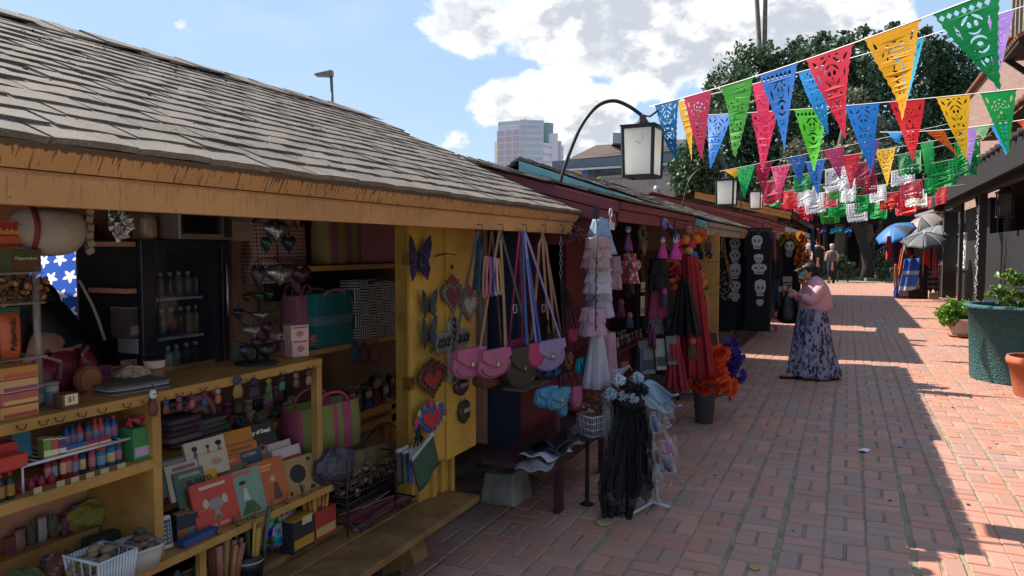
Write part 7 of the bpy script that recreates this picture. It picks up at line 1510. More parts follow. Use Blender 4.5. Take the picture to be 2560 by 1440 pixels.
mb=MB();mb.blob((0,-.19,.73),(.075,.09,.105),14,10);mb.blob((0,-.285,.70),(.012,.02,.02),6,5);
for s in(-1,1):mb.blob((s*.03,-.272,.735),(.012,.006,.006),6,4)
mb.build('head',skin,PS)
mb=MB();loft(mb,[(.19,.13,.30,0,.0),(.20,.14,.42,0,0),(.21,.13,.54,0,-.02),(.12,.1,.62,0,-.03)],18);mb.build('top',navy,PS,sub=1)
mb=MB();mb.blob((0,-.15,.76),(.11,.12,.12),14,10);loft(mb,[(.15,.10,.36,0,.04),(.16,.11,.5,0,.02),(.15,.11,.62,0,-.04),(.13,.11,.72,0,-.1),(.09,.08,.8,0,-.13)],16)
for s in(-1,1):loft(mb,[(.02,.03,.42,s*.12,-.2),(.045,.05,.56,s*.115,-.19),(.045,.06,.7,s*.09,-.18),(.03,.04,.8,s*.05,-.16)],10)
mb.build('hair',hair,PS,sub=1)
place(PS,(-2.95,PX(172,780,-2.95).y,PX(172,700,-2.95).z-.87*.86),-50,.86)
mb=MB();mb.tube([PX(198,700,-2.6),PX(230,760,-2.6),PX(246,800,-2.6),PX(262,850,-2.6)],.006,5);mb.build('lanyard',C('7a7468'),label='pale cord hanging behind the seller',cat='cord',loc=PX(198,700,-2.6))
# ================================================================ PURSES AND STRAPS UNDER THE EAVE
XE1=-1.70
def HK(px,py=578,X=XE1):return PX(px,py,X)
pinkl=mat('pink_leather','98506e',rough=.45,var=.1,bump=.2,bs=80);lav=mat('lavender_leather','80749a',rough=.5,bump=.6,bs=70);olv=mat('dark_olive_leather','2e2c28',rough=.5,var=.2);blu=mat('sky_blue_leather','3f7f9c',rough=.45,bump=.2,bs=80)
tur=mat('turquoise_leather','1f7f90',rough=.4);mag=mat('magenta_leather','9c2f58',rough=.45);brn=mat('brown_leather','5a3424',rough=.45,bump=.6,bs=60,var=.3);blk=mat('black_leather','19191a',rough=.5);tan=mat('tan_strap','8a6a54',rough=.6);gry=mat('grey_strap','3c4040',rough=.6);bls=mat('blue_strap','2d4f86',rough=.6)
def pu(label,x0,x1,y0,y1,X,m,hook,sm,rz=80,d=.05,**k):
    L,w,h=IT(x0,x1,y0,y1,X);return purse(label,L,w*.87,h,d*.7,m,hook,sm,rz,**k)
pu('left pink scalloped purse of the pair hanging beside the tin cross',1134,1206,870,946,-1.72,pinkl,HK(1196),gry,stitch='4a2438')
pu('right pink purse with a pointed flap and black stitching, of the pair beside the cross',1198,1267,873,944,-1.66,pinkl,HK(1250),tan,stitch='1c1418')
pu('brown tooled leather bag hanging behind and below the pink purses',1188,1264,912,968,-1.80,brn,HK(1230),brn,flap=False,rz=85)
pu('tall dark olive bag on a wide buckled strap',1264,1332,866,968,-1.70,olv,HK(1252),gry,sw=.026,rz=85,d=.07,clasp='7a7460')
pu('magenta purse on a blue strap, squeezed between the olive and lavender bags',1318,1352,858,918,-1.66,mag,HK(1308),bls,sw=.024,flap=False)
pu('lavender embossed purse on a lavender strap',1342,1402,850,926,-1.64,lav,HK(1312),lav,sw=.022,stitch='6a5a88')
pu('wine red bag peeking out behind the olive one',1270,1312,848,885,-1.82,mag,HK(1300),mag,flap=False,rz=88)
pu('brown patterned bag hanging under the tan loop strap',1374,1402,830,890,-1.72,brn,HK(1356),tan,sw=.024)
pu('small pink purse high on the black chain bunch',1408,1454,820,858,-1.62,mag,HK(1404,700),blk,sw=.01,flap=False)
pu('small turquoise purse high on the right of the chain bunch',1446,1474,812,846,-1.60,tur,HK(1406,700),blk,sw=.01)
pu('turquoise purse in the middle of the chain bunch, right side',1430,1474,894,938,-1.58,tur,HK(1408,700),blk,sw=.01,stitch='0f3a44')
pu('round dark brown purse in the middle of the chain bunch',1402,1432,884,926,-1.60,brn,HK(1402,700),blk,sw=.01)
pu('left sky blue purse with black stitches at the bottom of the bunch',1344,1384,968,1018,-1.62,blu,HK(1388,880),blk,sw=.012,stitch='141c24')
pu('right sky blue purse with a flap at the bottom of the bunch',1372,1414,972,1024,-1.58,blu,HK(1396,880),blk,sw=.012,stitch='141c24')
pu('lowest sky blue purse, below the other blue ones',1388,1424,1010,1042,-1.60,blu,HK(1402,880),blk,sw=.01,stitch='141c24',flap=False)
pu('plain pink rounded purse with black stitches at the lower right of the bunch',1414,1466,966,1022,-1.56,pinkl,HK(1410,880),blk,sw=.012,stitch='1c1418',flap=False)
pu('navy purse tucked under the lavender one',1364,1398,918,942,-1.68,bls,HK(1370,800),blk,sw=.01,flap=False)
# tan loop strap, buckle, chain
mb=MB();q=[HK(1330,850),HK(1342,720),HK(1349,610),HK(1357,592),HK(1366,610),HK(1378,720),HK(1386,830)];N=len(q);vs=[]
for c in q:vs+=[c+Vector((0,-.016,0)),c+Vector((0,.016,0)),c+Vector((-.005,.016,0)),c+Vector((-.005,-.016,0))]
mb.add(vs,[(i*4+j,i*4+(j+1)%4,i*4+4+(j+1)%4,i*4+4+j)for i in range(N-1)for j in range(4)]);mb.build('looped_strap',tan,label='wide tan leather strap looped over a hook under the eave',cat='strap',loc=q[3])
for(px,py,lb,m_)in((1284,772,'square silver buckle on the dark grey strap','steel'),(1356,770,'lavender slide buckle on the lavender strap',None)):
    c=HK(px,py,-1.68);mb=MB();s=.022;mb.tube([c+Vector((.008,-s,-s)),c+Vector((.008,s,-s)),c+Vector((.008,s,s)),c+Vector((.008,-s,s)),c+Vector((.008,-s,-s))],.004,5);mb.build('buckle',MATS['steel']if m_ else lav,label=lb,cat='buckle',loc=c)
mb=MB();
for k in range(9):
    c=HK(1402,598+k*12,-1.68)
    mb.tube([c+Vector((.004*math.cos(a)*(1 if k%2 else 0)*2,(.008 if k%2==0 else .002)*math.cos(a),.018*math.sin(a)))for a in np.linspace(0,6.28,9)],.0025,4)
mb.build('hanging_chain',MATS['steel'],label='steel chain with a snap hook hanging at the right end of the eave',cat='chain',loc=HK(1402,600,-1.68))
for k,px in enumerate((1196,1249,1309,1357,1402)):
    c=PX(px,566,EX1+.0);mb=MB();mb.tube([c+Vector((.002,-.02,.01)),c+Vector((.02,.0,.008)),c+Vector((.02,.002,-.02)),c+Vector((.015,.01,-.035))],.0025,4);mb.tube([c+Vector((.015,.0,-.02)),HK(px,592)],.0018,4)
    mb.build('wire_hook',black_m,S1)
# strips and striped loops
for k,(x0,yb,c,lb)in enumerate(((1186,725,'1f3038','dark'),(1194,728,'2a5a6a','teal'),(1202,720,'1d2a40','navy'))):
    a=HK(1200,590);b=HK(x0,yb);mb=MB();mb.beam(a,b,.012,.022,(1,0,0));mb.build('lanyard',C(c),label=lb+' cloth lanyard hanging right of the shutter edge',cat='strap',loc=a)
for k,(px,c,lb)in enumerate(((1214,'a06a58','salmon'),(1222,'9c4f78','pink'),(1230,'4a4a7a','indigo'),(1237,'a88ab0','lilac'),(1245,'a88a3a','yellow'))):
    mb=MB();a=HK(px-2,640+k*1.5,-1.67);b=HK(px-6+k*2,742-k*2,-1.67);vs=[]
    pts=[a+Vector((0,0,0)),a.lerp(b,.5)+Vector((0,-.012,0)),b,b+Vector((0,.012,-.008)),b+Vector((.004,.022,.01)),a.lerp(b,.5)+Vector((.004,.020,0)),a+Vector((.004,.008,0))]
    for c_ in pts:vs+=[c_+Vector((-.002,-.005,0)),c_+Vector((-.002,.005,0)),c_+Vector((.004,.005,0)),c_+Vector((.004,-.005,0))]
    mb.add(vs,[(i*4+j,i*4+(j+1)%4,i*4+4+(j+1)%4,i*4+4+j)for i in range(6)for j in range(4)]);mb.build('woven_loop',C(c),label=lb+' woven loop of the bright bunch above the pink purses',cat='strap',loc=a)
# ================================================================ STALL 2
mb=MB();mb.box(-2.9,4.72,.25,-2.85,y2b,2.3);mb.build('inner_wall',mat('dark_maroon_wall','3e2226',rough=.8),S2)  # dark back added so the lit ground behind stays hidden
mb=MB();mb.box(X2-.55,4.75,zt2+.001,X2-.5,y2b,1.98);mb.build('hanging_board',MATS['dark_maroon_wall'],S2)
mb=MB();mb.box(-3.4,y2b-.07,.2,-1.98,y2b-.04,2.1);mb.build('side_wall',MATS['dark_maroon_wall'],S2)  # wall added to cover the sunlit ground seen through the stall
mb=MB();mb.box(-3.3,y3b-.1,.2,-1.7,y3b-.06,2.0);mb.build('side_wall',wood_d,S3)
# hanging garments
def ruffle(label,x0,x1,yt,yb,X,m,fl=.2,rz=75,nr=2,seed=0,nm='ruffled_garment',cat='garment',d=.08):
    L,w,h=IT(x0,x1,yt,yb,X);t=thing(nm,label,cat,(0,0,0));rg=random.Random(seed);ph=rg.uniform(0,6)
    for k in range(nr):
        z1=h*(1-k/nr);z0=h*(1-(k+1)/nr)-h*.04;mb=MB();a0=(1-fl)+fl*k/nr;a1=(1-fl)+fl*(k+1)/nr+.04
        def fn(u,v,z0=z0,z1=z1,a0=a0,a1=a1,k=k):
            a=2*math.pi*u;s=a0*(1-v)+a1*v;q=1+(.03+.13*v)*math.sin(a*5+ph+k*2+v)+.07*v*math.sin(a*13+ph)+.06*math.sin(a*2+ph*2)
            return(w/2*s*math.cos(a)*q,d*s*math.sin(a)*q,z1+(z0-z1)*v+.004*math.sin(a*13+k)*v)
        mb.sheet(fn,48,6);mb.build('tier',m,t,solid=.003)
    mb=MB();mb.tube([(-w*.2,0,h*1.0),(-w*.08,0,h*1.04),(w*.08,0,h*1.04),(w*.2,0,h*1.0)],.005,5);mb.build('neck_tie',m,t)
    return place(t,L,rz)
org_b=mat('blue_organza','8fa4c0',rough=.7,var=.12,trans=.3);org_p=mat('peach_organza','b08f90',rough=.7,var=.15,trans=.3);org_l=mat('lilac_white_cotton','b3abc0',rough=.8,var=.1,trans=.3);org_w=mat('white_cotton','bcb8c2',rough=.8,var=.08,trans=.3);org_k=mat('pink_cotton','b890a0',rough=.8,var=.12,trans=.3)
ruffle('long pale pink dress behind the white one at the column foot',1490,1540,830,950,-1.55,org_k,seed=1,nr=1)
ruffle('long plain white dress at the bottom of the garment column',1452,1528,822,962,-1.48,org_w,seed=2,nr=1,fl=.55)
ruffle('pale pink blouse with a ruffled neck above the long white dress',1450,1514,770,836,-1.46,org_k,seed=3,nr=2)
ruffle('lilac white ruffled dress in the lower middle of the column',1464,1534,706,790,-1.50,org_l,seed=4,nr=2)
ruffle('white dress with lilac shade in the middle of the column',1458,1532,648,730,-1.47,org_w,seed=5,nr=3)
ruffle('peach ruffled dress in the upper middle of the column',1458,1526,594,668,-1.45,org_p,seed=6,nr=3)
ruffle('pale blue organza dress at the top of the column under the hanger',1456,1546,548,632,-1.50,org_b,seed=7,nr=2,fl=.5)
ruffle('pink and white child dress hanging behind on the right of the column',1512,1546,640,720,-1.62,org_k,seed=8,nr=2)
a,b=HK(1492,535,-1.38),HK(1489,828,-1.38);mb=MB();mb.tube([a,b],.004,6)
for k in range(9):c=a.lerp(b,.08+k*.11);mb.tube([c,c+Vector((0,.02,-.01)),c+Vector((0,.028,.006))],.003,4)
mb.box(a.x-.02,a.y-.02,a.z-.03,a.x+.01,a.y+.02,a.z+.05);mb.build('hook_rod',black_m,label='thin black rod with small hooks carrying the ruffled garments',cat='rod',loc=a)
c=HK(1527,552,-1.45);mb=MB();mb.tube([c+Vector((0,.03*math.cos(t_),.05+.03*math.sin(t_)))for t_ in np.linspace(-.9,3.6,12)]+[c+Vector((0,0,.0)),c+Vector((0,0,-.02))],.005,6);mb.box(c.x-.01,c.y-.05,c.z-.06,c.x+.01,c.y+.06,c.z-.01);mb.build('coat_hanger',C('b8b4ae',.4),label='white plastic hanger hooked on the maroon eave',cat='hanger',loc=c)
c=HK(1440,600,-1.60);pouchpile('chili_bunch','bunch of dried reddish brown pods hanging at the corner of the ochre eave','dried pods',HK(1442,625,-1.6),.12,.12,.17,50,[C('4a2420'),C('5a3a2c'),C('6a2c28')],.012,20,shape='disc')
# goods on counter and walls
def skullface(parent,x,y,z,r):
    mb=MB();mb.blob((x,y,z),(r,r*.6,r*1.15),12,9);mb.build('face',C('b8b2ae',.5),parent);mb=MB()
    for s in(-1,1):mb.blob((x+s*r*.4,y-r*.52,z+r*.15),(r*.25,r*.12,r*.28),8,5)
    mb.blob((x,y-r*.58,z-r*.2),(r*.1,r*.06,r*.13),6,4);mb.box(x-r*.35,y-r*.56,z-r*.62,x+r*.35,y-r*.5,z-r*.56);mb.build('painted_features',C('241c30',.5),parent)
def catrina(label,x0,x1,yt,yb,X,dress,hairc='2a4a7a'):
    L,w,h=IT(x0,x1,yt,yb,X);t=thing('catrina_doll',label,'doll',(0,0,0));r=w*.26;skullface(t,0,0,h*.66,r)
    mb=MB();mb.blob((0,r*.2,h*.66+r*.75),(r*1.15,r*.8,r*.7),12,8)
    for s in(-1,1):mb.blob((s*r*.9,0,h*.66+r*.2),(r*.3,r*.4,r*.9),8,6)
    mb.build('hair',C(hairc,.5),t);mb=MB();vs=[]
    loft(mb,[(w*.5,w*.3,0,0,0),(w*.42,w*.26,h*.2,0,0),(w*.2,w*.14,h*.42,0,0),(w*.3,w*.2,h*.48,0,0),(w*.12,w*.1,h*.54,0,0)],16);mb.build('dress',C(dress,.6),t);return place(t,L,50)
catrina('left skull doll in a pink net dress',1640,1672,574,646,-1.50,'b03a86');catrina('right skull doll in a pink net dress with a blue bow',1668,1708,572,650,-1.42,'b83a90','2a6a9a');catrina('skull doll with a purple shawl hanging at the top left of the maroon stall',1556,1584,546,628,-1.62,'6a3a7a','4a7a9a')
L,w,h=IT(1612,1712,640,722,-1.62);ruffle('black ruffled skirt hanging under the skull dolls',1614,1676,648,722,-1.60,C('1a191c',.8),seed=9,rz=60);ruffle('deep pink skirt hanging below the black one',1616,1668,716,792,-1.62,C('8a3050',.8),seed=10,rz=60,nr=1);ruffle('grey lace skirt below the pink one',1612,1658,780,832,-1.64,C('5a5860',.8),seed=11,rz=60,nr=2)
L,w,h=IT(1640,1674,543,576,-1.40);t=thing('cap','shiny purple cap hung under the maroon eave','cap',(0,0,0));mb=MB();mb.blob((0,0,h*.5),(w*.5,w*.45,h*.5),14,8);mb.build('crown',mat('purple_metallic','6a5a88',metal=.5,rough=.3),t);mb=MB();mb.sheet(lambda u,v:((u-.5)*w*.9,-w*.4-w*.5*v*(1-(2*u-1)**2),h*.35-h*.3*v),8,3);mb.build('visor',MATS['purple_metallic'],t,solid=.004);place(t,L,110,roll=20)
for k,(x0,x1,yt,yb,c,lb)in enumerate(((1555,1585,634,706,'b0a8a4','white and red flowered cloth bag hanging below the purple skull doll'),(1588,1616,560,602,'5a4a40','coiled bead wreath on the maroon wall'),(1600,1622,600,640,'7a6a60','pleated grey fan on the maroon wall'))):
    L,w,h=IT(x0,x1,yt,yb,-1.66)
    if k==1:mb=MB();mb.tube([(w*.4*math.cos(a),-.01,h/2+h*.4*math.sin(a))for a in np.linspace(0,6.28,20)],.02,7);o=mb.build('wreath',pat('beads','vor','2c2622','6a5a4a',s=90),label=lb,cat='wreath');place(o,L,70)
    elif k==0:ruffle(lb,x0,x1,yt,yb,-1.6,pat('flowered','vor','b0a8a4','9a3a40',s=30),seed=15,nr=2,nm='cloth_bag',cat='bag')
    else:
        t=thing('folding_fan',lb,'fan',(0,0,0));
        for j in range(7):mb=MB();mb.obox(((j-3)*w*.12,0,h*.5),(w*.1,.004,h),(0,(j-3)*.1,0));mb.build('blade',C(c),t)
        place(t,L,70)
for k,px in enumerate((1566,1578,1592,1604)):
    a,b=HK(px,630,-1.72),HK(px+4,745-k*10,-1.72);mb=MB();mb.beam(a,b,.012,.03,(1,0,0));mb.build('leather_belt',brn if k%2 else blk,label=['first','second','third','fourth'][k]+' dark leather belt hanging inside the maroon stall',cat='belt',loc=a)
for k,(px,yt,yb,c)in enumerate(((1607,705,730,'a08478'),(1606,740,790,'9a8478'))):L,w,h=IT(px-9,px+9,yt,yb,-1.68);packbox('pale printed card hanging on the maroon wall, %s one'%['upper','lower'][k],L,w,h,.006,c,'7a5a50',None,nm='hanging_card',cat='card',lid=False,rz=70)
# counter trinkets
rg=random.Random(31);zq=zt2
for k in range(16):
    px=1536+(k%8)*9+rg.uniform(-2,2);X=X2-.02-.13*(k//8)+.06;L,w,h=IT(px-7,px+7,850,880,X,zq+.001);c=['8a6a58','a09088','6a3a34','4a4a50','9a8a70','7a4a60'][k%6]
    t=thing('clay_figurine','%s small clay figurine on the maroon counter, %s row'%(['first','second','third','fourth','fifth','sixth','seventh','eighth'][k%8],['front','back'][k//8]),'figurine',(0,0,0));mb=MB();loft(mb,[(.022,.018,0,0,0),(.026,.02,.03,0,0),(.014,.012,.06,0,0),(.008,.008,.07,0,0)],10);mb.build('body',C(c),t);mb=MB();mb.blob((0,0,.085),.017,8,6);mb.build('head',C('a89a90'),t);place(t,L,60)
L,w,h=IT(1324,1440,935,975,X2+.02);Lz=L.z
mb=MB();q=PX(1300,975,-1.86);mb.box(q.x-.12,q.y,q.z-.012,q.x+.03,q.y+.42,q.z);mb.build('side_tray',C('7a6a58'),label='thin board tray holding ceramic masks behind the blue purses',cat='tray',loc=q)
for k,(px,c,lb)in enumerate(((1318,'a89c90','white ceramic horse head'),(1346,'5a2c30','dark red ceramic mask'),(1372,'8a6a3a','yellowish ceramic face'),(1400,'6a3a50','plum ceramic mask'),(1424,'9a4a60','pink painted skull'))):
    L,w,h=IT(px-13,px+13,935,972,-1.9,q.z);t=thing('ceramic_mask',lb+' on the thin board tray','mask',(0,0,0));mb=MB();mb.blob((0,0,h*.5),(w*.5,.025,h*.5),12,8);mb.build('face',C(c,.35),t);mb=MB()
    for s in(-1,1):mb.blob((s*w*.18,-.022,h*.6),(w*.09,.008,h*.08),6,4)
    mb.blob((0,-.028,h*.42),(w*.06,.01,h*.08),6,4);mb.build('features',C('1e1a1c',.3),t);place(t,L,80)
# maroon pole and wrapped plates on bench
a=PX(1394,1145,-1.72);mb=MB();mb.box(a.x-.013,a.y-.013,ZBN2,a.x+.013,a.y+.013,PX(1394,1030,-1.72).z+.3);mb.build('display_pole',wood_m,label='thin maroon pole rising from the low bench',cat='pole',loc=a)
wrap=mat('cellophane','a8a4a8',rough=.15,var=.25,spec=.8,alpha=.55)
for k,(px,py,wd_,dp,hh,m_,lb)in enumerate(((1350,1160,.36,.20,.012,wrap,'clear wrapped white doily at the front end of the bench'),(1372,1138,.3,.22,.03,org_w,'wrapped white plate at the front of the bench'),(1398,1125,.34,.24,.035,C('26242a',.25),'dark glossy wrapped plate in the middle of the bench stack'),(1420,1112,.32,.22,.045,C('1e2026',.2),'black wrapped sombrero plate at the top of the stack'),(1462,1112,.3,.2,.03,org_k,'pink edged embroidered cloth in a wrapper on the bench'),(1480,1098,.25,.2,.05,org_k,'rolled pink cloth at the back of the bench'))):
    q=PZ(px,py,ZBN2+.01+.018*k*(k<4));q.x=max(min(q.x,X2+.38),X2+.08);mb=MB();rg=random.Random(k)
    mb.sheet(lambda u,v:(dp*(u-.5)*(1-.2*abs(v-.5)),wd_*(v-.5),hh*math.sin(math.pi*u)*.6+.012*math.sin(u*9+v*7+k)+hh*.3),14,14);o=mb.build('wrapped_plate',m_,label=lb,cat='plate',solid=.006);place(o,(q.x,q.y,q.z+.004),rg.uniform(-12,12))
# ---- black lace mantilla stand
D0_=PROJ(PZ(1575,1290,0))[2];g=PZ(1568,1288,0);k_=D0_/F
VS=thing('lace_veil_stand','tall stand draped with long black lace veils','veil stand',tuple(g));cx_=lambda px,py,dd=0:PD(px,py,D0_+dd)
lace,lt_,lb_=newmat('black_lace');lb_.inputs['Base Color'].default_value=(.004,.004,.005,1);lb_.inputs['Roughness'].default_value=.8;lo_=lt_.new('ShaderNodeTexCoord').outputs['Object'];lv_=lt_.new('ShaderNodeTexVoronoi',feature='DISTANCE_TO_EDGE');lt_.put(lv_.inputs['Vector'],lo_);lv_.inputs['Scale'].default_value=75;lt_.put(lb_.inputs['Alpha'],lt_.math('MAXIMUM',lt_.math('MAXIMUM',lt_.ramp(lv_.outputs[0],.07,.04),.62),lt_.ramp(lt_.noise(lo_,14,2,.5),.46,.5)));
for k,(x0,x1,x2,x3,dd)in enumerate(((1540,1602,1498,1585,-.06),(1546,1616,1530,1640,.0),(1528,1610,1500,1628,.06))):
    mb=MB();yb_px=[1298,1215,1240][k]
    def fn(u,v):
        px=(x0+(x1-x0)*u)*(1-v)+(x2+(x3-x2)*u)*v;
        if k==0:px+=10*math.sin(v*3.1)*(u-.5)*2
        px+=(5*math.sin(v*7+k*2)+3*math.sin(v*15))*(1 if u<.5 else-1);py=1000+(yb_px-1000)*v+(9*math.sin(u*7+k)+6*math.sin(u*23))*v
        return cx_(px,py,dd+.012*(math.sin(u*11+k*2+v*1.3)+.8*math.sin(u*31+k+v*2.1)+.8*math.sin(u*61+v*3))*(.4+v)+.05*math.sin(u*math.pi))
    mb.sheet(fn,110,30);mb.build('veil',lace,VS)
mb=MB();a=cx_(1570,990,.05);mb.tube([a,Vector((g.x,g.y,.0))],.012,6);mb.build('pole',black_m,VS)
mb=MB();loft(mb,[(.085,.07,0,0,0),(.10,.085,.05,0,0),(.085,.07,.1,0,0)],16);v0=cx_(1568,1022);mb.v=[(x+v0.x,y+v0.y,z+v0.z)for x,y,z in mb.v];mb.build('lace_cap',lace,VS)
fb=[]
for k,(px,py,r_,c,lb)in enumerate(((1545,950,15,'b4c0c8','white and grey feather flower at the top left of the veil headband'),(1568,965,16,'1c2024','black silk flower in the middle of the headband'),(1590,945,15,'9aa6b0','pale grey flower at the top of the headband'),(1600,975,17,'18191d','black flower on the right of the headband'),(1555,990,13,'8e9aa6','small grey blue flower low on the headband'),(1523,985,16,'8fa4b4','pale blue tulle puff at the left of the headband'),(1582,996,12,'a0aab4','small pale flower low in the middle of the headband'))):
    q=cx_(px,py,-.08+.02*(k%3));t=thing('fabric_flower',lb,'flower',(0,0,0));rg=random.Random(k);R_=r_*k_
    for j in range(9):
        a_=j*2.4;mb=MB();mb.sheet(lambda u,v:(R_*(.05+v*(1.0+.25*math.sin(u*9+j)))*math.cos(a_+(u-.5)*1.1),-R_*(.7*math.sin(v*2+j)-.5*v*math.sin(u*7+j)),R_*(.05+v*(1+.2*math.cos(j*3)))*math.sin(a_+(u-.5)*1.1)),5,4);mb.build('petal',C(c,.6),t,solid=.001)
    mb=MB();flower_head(mb,Vector((0,-.02,0)),R_*.6,rg,30);mb.build('flower_centre',C(c,.6),t)
    place(t,q,28)
mb=MB();
for k in range(7):a_=cx_(1545+k*2,935,-.06);mb.tube([a_,a_+Vector((-.03+.012*k,0,.02+.006*k)),a_+Vector((-.06+.02*k,0,.028))],[.003,.006,.001],4)
mb.build('white_feathers',org_w,label='small white feathers sticking up from the veil headband',cat='feathers',loc=cx_(1545,935))
q=cx_(1632,990,.05);t=thing('tulle_bow','large pale blue tulle bow right of the black veils','bow',(0,0,0));R_=.11
for s,(dx,dz)in enumerate(((.0,.02),(.02,-.05),(-.05,-.02))):mb=MB();mb.sheet(lambda u,v:((u-.4)*.28+dx,.03*math.sin(u*8+v*5),(v-.5)*.13*math.sin(math.pi*min(1,u+.1))+dz+.02*math.sin(u*6)),12,6);mb.build('loop',mat('pale_blue_tulle','9cb4c4',rough=.7,trans=.4),t,solid=.002)
place(t,q,24)
# white stand with wrapped toys
g2=PZ(1622,1275,0);D2=PROJ(g2)[2]
WS=thing('white_rack','white metal display rack with a cross shaped foot','rack',tuple(g2));wm=C('b8b4b8',.35);mb=MB();mb.tube([(g2.x,g2.y,.03),PD(1612,1040,D2)],.013,8);mb.tube([(g2.x+.05,g2.y+.04,.03),PD(1628,1040,D2+.05)],.013,8);mb.build('post',wm,WS)
for k,(px,py)in enumerate(((1674,1267),(1582,1283),(1570,1258),(1650,1252))):mb=MB();e=PZ(px,py,.015);mb.tube([(g2.x+.02,g2.y+.02,.05),e,(e.x,e.y,.008)],.010,6);mb.build('foot',wm,WS)
mb=MB();
for k in range(5):c=PD(1615,1060+k*36,D2);mb.tube([c,c+Vector((.16,-.02,.0)),c+Vector((.17,-.02,.02))],.004,5)
mb.build('hook_arm',wm,WS)
for k,(x0,x1,yt,yb,c1,c2,lb)in enumerate(((1626,1668,1010,1062,'24406a','7a7060','blue printed toy in a clear bag at the top of the white rack'),(1650,1682,1000,1045,'a09a90','7a7a80','pale printed toy bag at the upper right of the white rack'),(1622,1650,1030,1082,'a08020','3a5a7a','yellow figure toy in a clear bag'),(1652,1690,1090,1142,'b0507c','b86a90','bright pink yarn doll in a clear bag'),(1628,1662,1118,1162,'8a2c34','7a3040','red yarn doll in a clear bag'),(1645,1686,1140,1180,'4a2a5a','2a1a34','purple yarn doll in a clear bag'),(1640,1668,1062,1100,'a0405c','a06a30','rose and orange doll in a clear bag'),(1505,1532,1000,1100,'5a5a60','8a8088','grey printed hanging toy at the left of the veils'),(1632,1655,1160,1200,'8a8a40','a09a90','yellow green trinket bag low on the white rack'))):
    d=D2-.04*(k%3);p=PD((x0+x1)/2,yb,d);w=(x1-x0)*d/F;h=(yb-yt)*d/F;t=thing('wrapped_toy',lb,'toy',(0,0,0));mb=MB();mb.blob((0,0,h*.72),(w*.22,w*.2,w*.22),10,7);mb.build('toy_head',C(c1,.5),t)
    mb=MB();loft(mb,[(w*.4,w*.25,h*.05,0,0),(w*.36,w*.22,h*.3,0,0),(w*.16,w*.12,h*.6,0,0)],12)
    for j in range(10):a_=j*.63;mb.tube([(w*.14*math.cos(a_),w*.14*math.sin(a_),h*.8),(w*.3*math.cos(a_),w*.22*math.sin(a_),h*.5),(w*.38*math.cos(a_),w*.26*math.sin(a_),h*.1)],.006,4)
    mb.build('toy_body',C(c2,.6),t);mb=MB();mb.sheet(lambda u,v:((u-.5)*w*1.15*(1-.25*v*v),-w*.3+.012*math.sin(u*11+v*9),h*1.08*v),10,10);mb.build('clear_bag',mat('cellophane_clear','c8c4c8',rough=.1,spec=.9,alpha=.22),t);place(t,p,24)
c_=PZ(1482,1082,.55);c_=PX(1483,1085,-1.50);wire_basket('white lattice basket left of the black veils',c_,.17,.13,.15,C('a8a4a8',.4),9,3,rz=60,r=.004)
pouchpile('basket_toys','orange and brown trinkets piled in the white lattice basket','toys',Vector((c_.x,c_.y,c_.z+.06)),.14,.12,.26,40,[C('6a5048'),C('8a7a70'),C('a85a2c'),C('4a4048')],.022,33,shape='box',rz=60)
mb=MB();mb.box(c_.x-.1,c_.y-.1,c_.z-.012,c_.x+.1,c_.y+.1,c_.z-.001);mb.lathe([(.05,0),(.015,.02),(.012,c_.z-.02)],12,(c_.x-.05,c_.y+.03,0));mb.build('small_table',wood_d,label='small dark table under the white lattice basket',cat='table',loc=c_)
# ---- flowers, tulle and shawl at the end of stall 2
D3=7.1;P3_=lambda px,py,dd=0:PD(px,py,D3+dd)
def flowers(label,nm,cat,base,heads,col,r,seed,group=None,cname='flower_head'):
    t=thing(nm,label,cat,base);rg=random.Random(seed);ms=[leaf_material('petal_'+c,c,c2,.3)for c,c2 in col]
    for i,h in enumerate(heads):
        mb=MB();flower_head(mb,Vector(h),r*rg.uniform(.8,1.15),rg,26);mb.build(cname,ms[i%len(ms)],t)
    return t
rg=random.Random(41)
DV=PROJ(PZ(1760,1058,0))[2];vb=PZ(1760,1056,0);VZ=thing('flower_vase','tall grey plastic flower bucket standing on the bricks','bucket',tuple(vb));k_=DV/F;mb=MB();H_=128*k_;mb.lathe([(22*k_,0),(31*k_,H_),(33*k_,H_),(33*k_,H_+.012),(29*k_,H_+.012),(20*k_,.02)],24,tuple(vb));mb.build('bucket',mat('grey_plastic','56565c',rough=.45,var=.06),VZ)
mb=MB();mb.lathe([(31.5*k_,H_*.84),(33*k_,H_*.86),(33*k_,H_*.88),(31.6*k_,H_*.9)],24,tuple(vb),cap=False);mb.build('band',MATS['grey_plastic'],VZ)
hd=[]
for k in range(90):
    a,b=rg.gauss(0,1),rg.gauss(0,1);px=1778+24*a;py=920+30*b;
    if not(1728<px<1824 and 868<py<978):continue
    hd.append(PD(px+(py-930)*.25,py,DV+rg.uniform(-.12,.12)))
fm=flowers('dense bunch of bright orange paper flowers in the grey bucket','flower_bunch','flowers',tuple(vb),hd,[('e0481c','f06a2c'),('e0501a','c83a16')],.085,42)
mb=MB();
for h in hd[:14]:mb.tube([vb+Vector((0,0,H_*.3)),Vector(h)],.005,4)
mb.build('stems',C('3a5a2c'),fm)
hd=[PD(rg.gauss(1818,12),rg.gauss(908,20),DV+.25+rg.uniform(-.1,.1))for k in range(30)]
fm=flowers('bunch of deep purple paper flowers behind the orange ones','flower_bunch','flowers',tuple(vb+Vector((.1,.25,0))),hd,[('3a2070','4c2c8c'),('2c1860','5a3a9a')],.075,43)
mb=MB();
for h in hd[:8]:mb.tube([vb+Vector((.12,.2,.3)),Vector(h)],.005,4)
mb.build('stems',C('3a5a2c'),fm)
